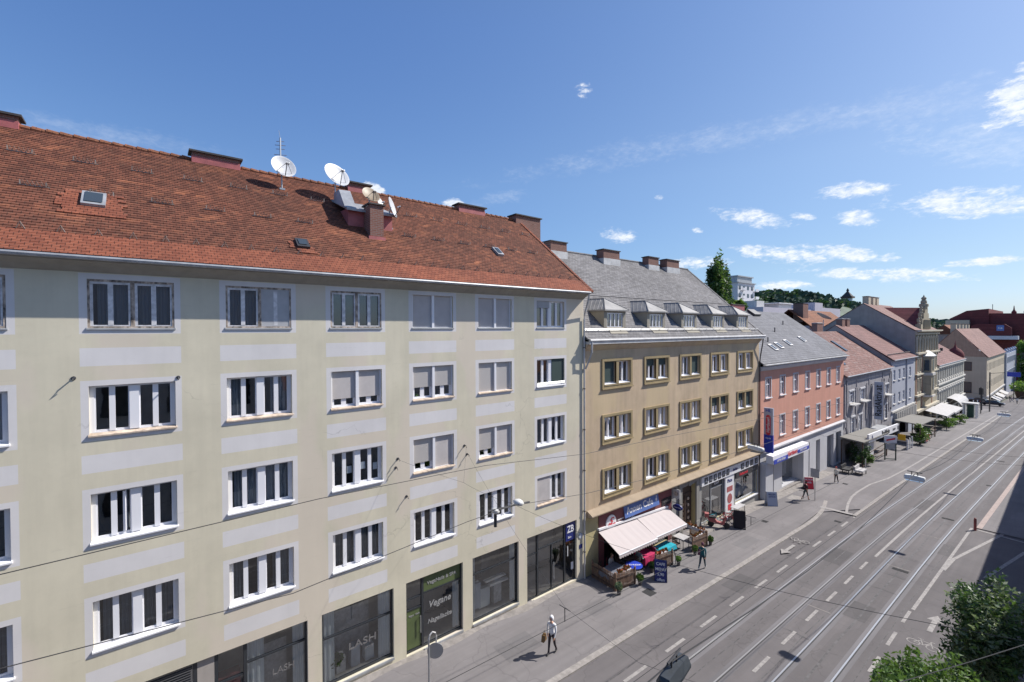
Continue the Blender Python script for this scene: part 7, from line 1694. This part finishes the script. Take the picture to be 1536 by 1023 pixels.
car('dark blue grey estate car crossing at the far junction', 4.0, 176.5, rad(-90), mat('car_paint_slate', (.03, .035, .05), .25), 4.6, z=zg(172)); car('black car parked in the side street by the grey stucco house', -2.2, 172, rad(-90), mat('car_paint_black', (.015, .015, .018), .25)); car('dark car behind the estate car at the corner shop', 1.0, 182.5, rad(-90), mat('car_paint_dark', (.022, .022, .025), .3))
def booth(label, x, y):
    t = thing('telephone_booth', label, 'telephone booth', (x, y, zg(y)+.08)); z = zg(y)+.08
    for sx_ in (-1, 1):
        for sy_ in (-1, 1): MB().box(x+sx_*1.0-.12, x+sx_*1.0+.12, y+sy_*1.0-.12, y+sy_*1.0+.12, z, z+3.0).build('post', M['signwhite'], t)
    MB().box(x-1.25, x+1.25, y-1.25, y+1.25, z+3.0, z+3.25).build('roof', M['zincpale'], t); MB().box(x-.5, x+.5, y-.4, y+.8, z, z+2.8).build('back_panel', M['frameGreen'], t); MB().box(x-.85, x+.85, y+.9, y+.95, z+.2, z+2.8).build('pane', M['shopglass'], t)
booth('white framed telephone booth with green panel at the far junction', 3.8, 140)
def pole(label, x, y, h, m='darksteel', arm=None, r=.09):
    t = thing('street_pole', label, 'pole', (x, y, zg(y)+.08), 0, 'poles at the far junction'); z = zg(y)+.08
    MB().tube([(x, y, z), (x, y, z+h)], r, 7).build('mast', M[m], t)
    if arm: MB().tube([(x, y, z+h-.3), (x+arm, y+.4, z+h+.1)], .05, 5).build('arm', M[m], t)
    return t, z
t, z = pole('tall brown mast at the far junction corner', 5.1, 158, 9.5, 'rust', 2.5, .13); t, z = pole('traffic signal pole with dark signal head at the far junction', 4.3, 151, 6.2)
mb = MB(); mb.box(4.0, 4.6, 150.7, 151.0, z+4.4, z+6.0); mb.build('signal_head', M['black'], t)
t, z = pole('second traffic signal pole close to the corner shop', 3.6, 160, 5.5); MB().box(3.3, 3.9, 159.7, 160, z+4.0, z+5.4).build('signal_head', M['black'], t)
t, z = pole('thin white railing post at the island of the far junction', 3.3, 149, 3.2, 'signwhite'); t, z = pole('second thin white railing post at the island of the far junction', 3.9, 149.6, 3.2, 'signwhite')
t, z = pole('signal mast with blue direction board beyond the junction', 6.0, 205, 9, 'darksteel'); MB().box(4.6, 7.4, 204.7, 204.9, z+7.0, z+8.4).build('blue_board', M['royal'], t)
t = thing('street_planter', 'big planter with bright shrub beyond the junction', 'planter', (7.2, 216, zg(216)))
MB().lathe([(1.3, 0), (1.9, 2.2), (1.7, 2.2)], (7.2, 216, zg(216)), (0, 0, 1), 12).build('tub', M['wooddark'], t); mb = MB(); leaves(mb, (7.2, 216, zg(216)+3.6), (3.0, 3.0, 1.9), 700, .4); mb.build('shrub', M['leafbright'], t, recalc=False)
person('person in blue jeans crossing by the big planter', 6.3, 195, rad(100), (.5, .4, .42), (.08, .13, .25), gait=.4, lift=0); LOCAL[0] = False
person('person in dark clothes waiting beside the planter', 5.7, 198, rad(60), (.05, .05, .07), (.03, .03, .04), gait=.1, lift=0); LOCAL[0] = False
person('person in a light shirt by the corner shop window', 1.5, 183.9, rad(30), (.45, .5, .55), (.1, .12, .2), gait=.3, lift=0); LOCAL[0] = False
person('cyclist in dark red top at the right edge of the far road', 11.6, 168, rad(10), (.16, .02, .04), (.02, .02, .03), gait=.4, lift=.12); LOCAL[0] = False
bicycle('bicycle of the cyclist at the right edge of the far road', 11.6, 168, rad(10), 'black')
person('person in a white top sitting low beside the crossing', 7.6, 190, rad(10), (.6, .6, .6), (.05, .05, .06), gait=.4, lift=0); LOCAL[0] = False
t = tag(MB().lathe([(.35, 0), (.4, 1.0), (.3, 1.15)], (1.6, 147, zg(147)+.08), (0, 0, 1), 12).build('litter_bin', M['terracotta']), 'round grey litter bin by the end awning', 'litter bin')
t = tag(MB().extrude([(3.0, 66.2, zg(66.2)+.08), (3.0, 66.3, zg(66.2)+.08), (3.0, 66.3, zg(66.2)+1.5), (3.0, 66.2, zg(66.2)+1.5)], (.08, 0, 0)).build('bollard', M['steel']), 'thin steel bollard on the pavement before the advertising stand', 'bollard')
t, z = pole('short steel post near the telephone booth side of the pavement', 3.5, 116.4, 2.2, 'frameGreen', None, .05)
# ================================================================== trees
def tree(name, label, x, y, z, trunk_h, crown, leafm, n, s, clumps, seed, r0=.12, group=None):
    """tapered trunk with limbs reaching into a crown of leaf clumps; crown = (cx,cy,cz,rx,ry,rz)"""
    random.seed(seed); t = thing(name, label, 'tree', (x, y, z), 0, group); cx_, cy_, cz_, rx_, ry_, rz_ = crown
    mb = MB(); top = Vector((cx_, cy_, cz_+rz_*.5)); base = Vector((x, y, z))
    pts = [base.lerp(top, k/5)+Vector((random.uniform(-.1, .1), random.uniform(-.1, .1), 0))*r0*3*(k > 0) for k in range(6)]
    mb.tube(pts, [r0*(1-.16*k) for k in range(6)], 8); cs = []
    for k in range(clumps):
        d = Vector((random.gauss(0, 1), random.gauss(0, 1), random.gauss(0, 1))).normalized(); f = random.uniform(.35, .92)
        cs.append(Vector((cx_+d.x*rx_*f, cy_+d.y*ry_*f, cz_+d.z*rz_*f)))
    for c in cs[::2]:
        b = base.lerp(top, max(.25, min(.9, (c.z-z)/(top.z-z)*.75))); mb.tube([b, b.lerp(c, .5)+Vector((0, 0, .1)), c], [r0*.35, r0*.22, r0*.07], 5)
    mb.build('trunk', M['bark'], t)
    mb = MB(); ms = leafm if isinstance(leafm, (list, tuple)) else [leafm]
    for k, c in enumerate(cs):
        q = random.uniform(.24, .42); leaves(mb, c, (rx_*q, ry_*q, rz_*q), n//clumps, s, k % len(ms))
    mb.build('crown', [M[m] for m in ms], t, recalc=False)
    return t
tree('street_tree', 'leafy grey green street tree at the right kerb, half in shade', 16.85, 25.2, zg(25), 2, (16.85, 24.5, 2.9, 1.22, 2.1, 2.4), ['leafgrey', 'leafdark', 'leaf', 'leafdark'], 9500, .095, 80, 3)
tree('garden_tree', 'bright feathery green tree crown at the bottom right corner', 16.6, 16.8, zg(17), 2, (16.25, 17.6, 3.1, 1.35, 2.6, 1.7), ['leaf', 'leafbright', 'leaf'], 15000, .085, 70, 4)
t = tree('poplar', 'tall double crowned poplar rising behind the slate roof', -30, 97, zg(97), 10, (-30, 95.3, 19.5, 2.2, 2.5, 10.2), ['leaf', 'leaf', 'leafdark'], 12000, .40, 110, 8, .5)
tree('poplar', 'second narrower poplar stem right of the double crowned poplar', -31, 100.5, zg(97), 10, (-31, 99.7, 18.2, 2.0, 2.1, 11.2), ['leaf', 'leafdark', 'leaf'], 9000, .40, 90, 9, .45)
tree('garden_tree', 'low bright tree at the foot of the poplars', -30, 104, zg(104), 5, (-30, 104.5, 19.3, 2.6, 3.0, 2.4), ['leafbright', 'leaf'], 2000, .4, 16, 10, .3)
# trees and ivy wall at the far right
def ivy(label, x0, x1, y0, y1, z0, z1):
    t = thing('ivy_wall', label, 'ivy wall', ((x0+x1)/2, (y0+y1)/2, z0)); MB().box(x0, x1, y0, y1, z0, z1).build('wall', M['firewall'], t); mb = MB()
    for k in range(70): leaves(mb, (random.uniform(x0-.3, x1+.5), y0-.3 if k % 2 else random.uniform(y0, y1), random.uniform(z0+1, z1)), (1.3, 1.3, 1.8), 60, .5)
    mb.build('ivy', M['leafbright'], t, recalc=False)
ivy('sunlit green ivy covered wall beyond the pale blue house', 3.4, 6.5, 270, 290, zg(270), 8.2)
tree('street_tree', 'dark far street tree beside the ivy wall', 7, 262, zg(262), 4, (6.6, 262, 0.5, 2.2, 4, 6.5), ['leafdark', 'leaf'], 2500, .6, 26, 12, .3)
t = thing('garden_fence', 'dark railing fence along the far right pavement', 'fence', (7, 250, zg(250)))
mb = MB()
for k in range(40): mb.box(7.8, 8.1, 222+2.2*k, 223.2+2.2*k, zg(222+2*k), zg(222+2*k)+3.2)
mb.build('pickets', M['cap'], t); MB().box(7.75, 8.15, 222, 310, zg(260)+2.5, zg(260)+2.9).build('rail', M['cap'], t)
# wooded castle hill with the clock tower
random.seed(21)
def hill_h(x, y):  # ridge line as it stands on the skyline
    return None
RIDGE = [(600, 40), (690, 66), (732, 72), (770, 70), (805, 77), (850, 78), (918, 76.5), (980, 73.5), (1056, 70), (1120, 66.5), (1183, 65), (1248, 64.0), (1330, 58), (1450, 46), (1800, 40), (2400, 34)]
def ridge(y):
    for (a, h0), (b, h1) in zip(RIDGE[:-1], RIDGE[1:]):
        if a <= y <= b: return h0+(h1-h0)*(y-a)/(b-a)
    return RIDGE[0][1] if y < RIDGE[0][0] else RIDGE[-1][1]
mb = MB(); ny, nx = 60, 12; P = []
for i in range(ny+1):
    y = 560+1900*i/ny
    for j in range(nx+1):
        x = -150-340*j/nx; f = math.sin(math.pi*min(1, j/(nx*.45))/2) if j < nx*.45 else 1; P.append((x, y, -12+(ridge(y)-6+12)*f))
F = [(i*(nx+1)+j, i*(nx+1)+j+1, (i+1)*(nx+1)+j+1, (i+1)*(nx+1)+j) for i in range(ny) for j in range(nx)]
mb.add(P, F); struct(mb.build('hill', M['forest'], recalc=False))
mb = MB()
for k in range(900):
    y = 580+random.random()**1.3*1300; j = random.random(); x = -150-260*j; f = math.sin(math.pi*min(1, j/.58)/2); zc = -12+(ridge(y)+6)*f; r = random.uniform(4, 9)*(.8+y/2500)
    for q in range(26):
        d = Vector((random.gauss(0, 1), random.gauss(0, 1), random.gauss(.3, .8))).normalized(); p = Vector((x, y, zc+1))+Vector((d.x*r, d.y*r, d.z*r*.8)); u = Vector((random.gauss(0, 1), random.gauss(0, 1), random.gauss(0, 1))).normalized(); w_ = u.orthogonal().normalized(); s = r*.3
        mb.quad(p-u*s-w_*s, p+u*s-w_*s, p+u*s+w_*s, p-u*s+w_*s, k % 3)
struct(tag(mb.build('hill_woods', [M['forest'], M['leafdark'], mat('forest_green_pale', (.075, .115, .065), .8, var=.4, vscale=.02)], recalc=False), 'dark mixed wood covering the castle hill', 'woods'), 'stuff')
t = thing('clock_tower', 'clock tower with wide wooden gallery and steep roof on the wooded hill', 'tower', (-300, 1185, 62))
MB().box(-307, -293, 1178, 1192, 50, 80).build('shaft', M['whitewall'], t); MB().box(-310.5, -289.5, 1174.5, 1195.5, 80, 83.5).build('gallery', M['wooddark'], t)
mb = MB(); mb.add([(-309, 1176, 83.5), (-291, 1176, 83.5), (-291, 1194, 83.5), (-309, 1194, 83.5), (-301, 1184, 95), (-299, 1184, 95), (-299, 1186, 95), (-301, 1186, 95)], [(0, 1, 5, 4), (1, 2, 6, 5), (2, 3, 7, 6), (3, 0, 4, 7), (4, 5, 6, 7)]); mb.lathe([(2.4, 95), (2.6, 97.5), (1.5, 99.5), (.2, 102)], (-300, 1185, 0), (0, 0, 1), 8); mb.build('roof', M['cap'], t, recalc=False)
MB().lathe([(2.6, 0), (2.6, .2)], (-292.9, 1185, 75), (1, 0, 0), 16).build('clock_face', M['signwhite'], t)
# far blue hills and roofs on the skyline at the right
mb = MB(); random.seed(3); n = 40; pts0 = []; pts1 = []
for i in range(n+1):
    x = -900+1500*i/n; h = 34+14*math.sin(i*.55)+6*math.sin(i*1.7+1); pts0.append((x, 2550, -40)); pts1.append((x, 2600, h))
mb.add(pts0+pts1, [(i, i+1, n+2+i, n+1+i) for i in range(n)]); struct(mb.build('hills', M['forest'], recalc=False))
for k, (x0, x1, y0, y1, z1, m, rm, lb) in enumerate(((-130, -100, 560, 600, 16, 'lilac', 'roofred', 'far pale house with dark red roof left of the pinnacle'), (-16, -9, 235, 262, 9.0, 'plasterD', 'roofred', 'dull red house behind the grey stucco roof'), (-60, -30, 470, 500, 12, 'zinc', 'roofD', 'grey flat roofed hall on the skyline right of the pinnacle'), (-14, -8, 215, 233, 12.5, 'firewall', 'roofbrown', 'grey fire wall house behind the corner house'))):
    o = thing('house', lb, 'house', ((x0+x1)/2, y0, zg(y0))); MB().box(x0, x1, y0, y1, -14, z1).build('wall', M[m], o); MB().extrude([(x0-.5, y0-.5, z1), (x1+.5, y0-.5, z1), ((x0+x1)/2, y0-.5, z1+3.2)], (0, y1-y0+1, 0)).build('roof', M[rm], o)
# ================================================================== overhead wires and lamps
def sag(a, b, s, n=14):
    a, b = Vector(a), Vector(b); return [a.lerp(b, i/n)-Vector((0, 0, s*4*(i/n)*(1-i/n))) for i in range(n+1)]
def wire(label, pts, r=.012, name='overhead_wire', group='overhead wires across the street'):
    return tag(MB().tube(pts, r, 5).build(name, M['wire']), label, 'wire', group)
def along(x, h, y0, y1, n=40): return [(x+dx(y0+(y1-y0)*i/n), y0+(y1-y0)*i/n, zg(y0+(y1-y0)*i/n)+h) for i in range(n+1)]
wire('contact wire above the left tram track', along(8.45, 5.4, -30, 200), .009); wire('contact wire above the right tram track', along(11.48, 5.4, -30, 200), .009)
wire('messenger wire high over the left tram track', [(6, -16, 10.5), (6, -2.3, 9.92), (6, 3.6, 10.0), (6, 9.14, 9.86), (6, 14.2, 9.38), (6, 20.9, 9.18), (6, 30.6, 8.77), (6, 50, 8.0)], .011)
wire('lamp wire running over the left tram track', [(6, -16, 8.6), (6, -2.3, 8.09), (6, 2.9, 7.64), (6, 8.36, 8.08), (6, 10.3, 8.15), (6, 14.2, 7.7), (6, 18.2, 7.44), (6, 23.7, 7.29), (6, 30.4, 7.05), (6, 50, 6.6)], .011)
LP = [(13.85, 8.3, 7.62), (13.67, 30.66, 6.9), (13.95, 48.9, 6.18), (13.85, 70.6, 5.4), (13.9, 92, 4.6)]
pts = []
for a, b in zip([(13.8, -14, 8.6)]+LP, LP+[(13.9, 150, 2.6)]): pts += [tuple(Vector(a).lerp(Vector(b), k/6)+Vector((0, 0, .22-.5*4*(k/6)*(1-k/6)))) for k in range(6)]
wire('thick lamp cable over the right tram track', pts, .016)
def span(label, a, m, b, sg_=.25):
    wire(label, sag(a, m, sg_)+sag(m, b, sg_)[1:], .0045)
W0 = [(0, 8.55, 8.7), (0, 12.2, 8.7)]
Y1 = (2.6, 10.4, 8.1)
wire('left arm of the bridle at the yellow facade', sag((.18, 8.6, 8.85), Y1, .03, 4), .0045); wire('right arm of the bridle at the yellow facade', sag((.18, 12.1, 8.88), Y1, .03, 4), .0045)
wire('span wire from the bridle at the yellow facade to the twin lamp', sag(Y1, (6, 10.3, 8.25), .08, 6), .0045); wire('span wire from the twin lamp across both tracks', sag((6, 10.3, 8.25), (19.7, 9.6, 10.5), .5), .0045)
wire('lower span wire carrying the contact wires near the white hooded person', sag((.15, 12.25, 8.42), (8.45, 10.6, 5.45), .2)+sag((8.45, 10.6, 5.45), (11.48, 10.4, 5.45), .02, 4)[1:]+sag((11.48, 10.4, 5.45), (19.7, 10.2, 8.5), .2)[1:], .0045)
wire('cross wire before the optician shop', sag((.1, 45.5, 6.6), (19.7, 44, 6.6), .8), .007); wire('second cross wire before the optician shop', sag((.1, 47.6, 5.6), (19.7, 47, 5.6), 1.0), .007)
wire('cross wire over the far tram stop', sag((.1, 69.3, 5.2), (19.7, 70, 5.4), .9), .009); wire('distant cross wire before the tower house', sag((.1, 108.6, 5.0), (20, 106, 4.0), 1.0), .012)
wire('thin wire passing the bottom right tree', [(15.4, 6.3, 8.4), (16.84, 11.56, 7.62), (17.51, 14.0, 7.26), (18.18, 16.43, 6.94), (19.9, 22.6, 6.6)], .009)
for y in (10.57, 17.1, 24, 31, 40, 52, 66, 80):
    x = 8.45+dx(y); z = zg(y)+5.4; tag(MB().tube([(x, y, z-.02), (x, y, z+.42)], .016, 5).tube([(x-.25, y, z+.42), (x+.25, y, z+.44)], .012, 5).build('wire_hanger', M['wire']), 'small vertical hanger on the left contact wire', 'wire hanger', 'hangers on the left contact wire')
def street_lamp(label, x, y, z, ang, m='lampshell', L=.62):
    t = thing('street_lamp', label, 'street lamp', (x, y, z), ang, 'street lamps hung on the span wires'); LOCAL[0] = True
    mb = MB(); sec = [(-L, .10, -.06, .05), (-L*.9, .17, -.09, .11), (0, .19, -.10, .14), (L*.9, .17, -.09, .11), (L, .10, -.06, .05)]; pts_ = []
    for yy_, w_, zl, zh in sec: pts_ += [(-w_, yy_, zl), (-w_*1.0, yy_, zl+.06), (-w_*.6, yy_, zh), (w_*.6, yy_, zh), (w_, yy_, zl+.06), (w_, yy_, zl)]
    mb.add(pts_, [(i*6+j, i*6+(j+1) % 6, (i+1)*6+(j+1) % 6, (i+1)*6+j) for i in range(4) for j in range(6)]+[(5, 4, 3, 2, 1, 0), tuple(range(24, 30))]); mb.build('lamp_housing', M[m], t)
    MB().box(-.14, .14, -L*.8, L*.8, -.16, -.101).build('lamp_glass', M['shopglass'], t)
    MB().tube([(0, -.12, .13), (0, -.12, .30)], .02, 5).tube([(0, .12, .13), (0, .12, .30)], .02, 5).tube([(0, -.3, .3), (0, .3, .3)], .025, 5).build('hanger', M['darksteel'], t); LOCAL[0] = False
    return t
M['lampshell'] = mat('pale_lamp_shell', (.62, .62, .60), .5, var=.1); M['lampdark'] = mat('dark_lamp_shell', (.035, .042, .05), .5, var=.2)
street_lamp('dark street lamp hanging nearest over the right tram track', *LP[0], rad(8), 'lampdark', .5)
street_lamp('pale street lamp hanging over the road before the tram stop island', *LP[1], rad(88), 'lampshell', .42); street_lamp('pale street lamp second down the road over the tracks', *LP[2], rad(88), 'lampshell', .46); street_lamp('pale street lamp third down the road over the tracks', *LP[3], rad(88), 'lampshell', .5)
street_lamp('pale street lamp hanging before the right end of the ochre building', 6.0, 30.3, 6.95, rad(75), 'lampshell', .55)
t = thing('street_lamp', 'twin globe street lamp hung on a wire before the yellow facade', 'street lamp', (5.8, 10.2, 8.0), 0, 'street lamps hung on the span wires')
for c in ((5.85, 10.75, 8.12), (5.75, 9.75, 8.02)): MB().lathe([(.02, .11), (.11, .08), (.16, .02), (.14, -.05), (.06, -.09)] if c[1] < 10 else [(.02, .14), (.14, .1), (.22, .02), (.17, -.07), (.07, -.11)], c, (0, .3, 1), 14).build('lamp_globe', M['lampshell'], t, smooth=True)
MB().tube([(5.8, 9.4, 8.12), (5.85, 11.3, 8.02)], .03, 6).tube([(5.75, 9.75, 7.9), (5.75, 9.75, 7.45)], .06, 8).build('arm', M['darksteel'], t)
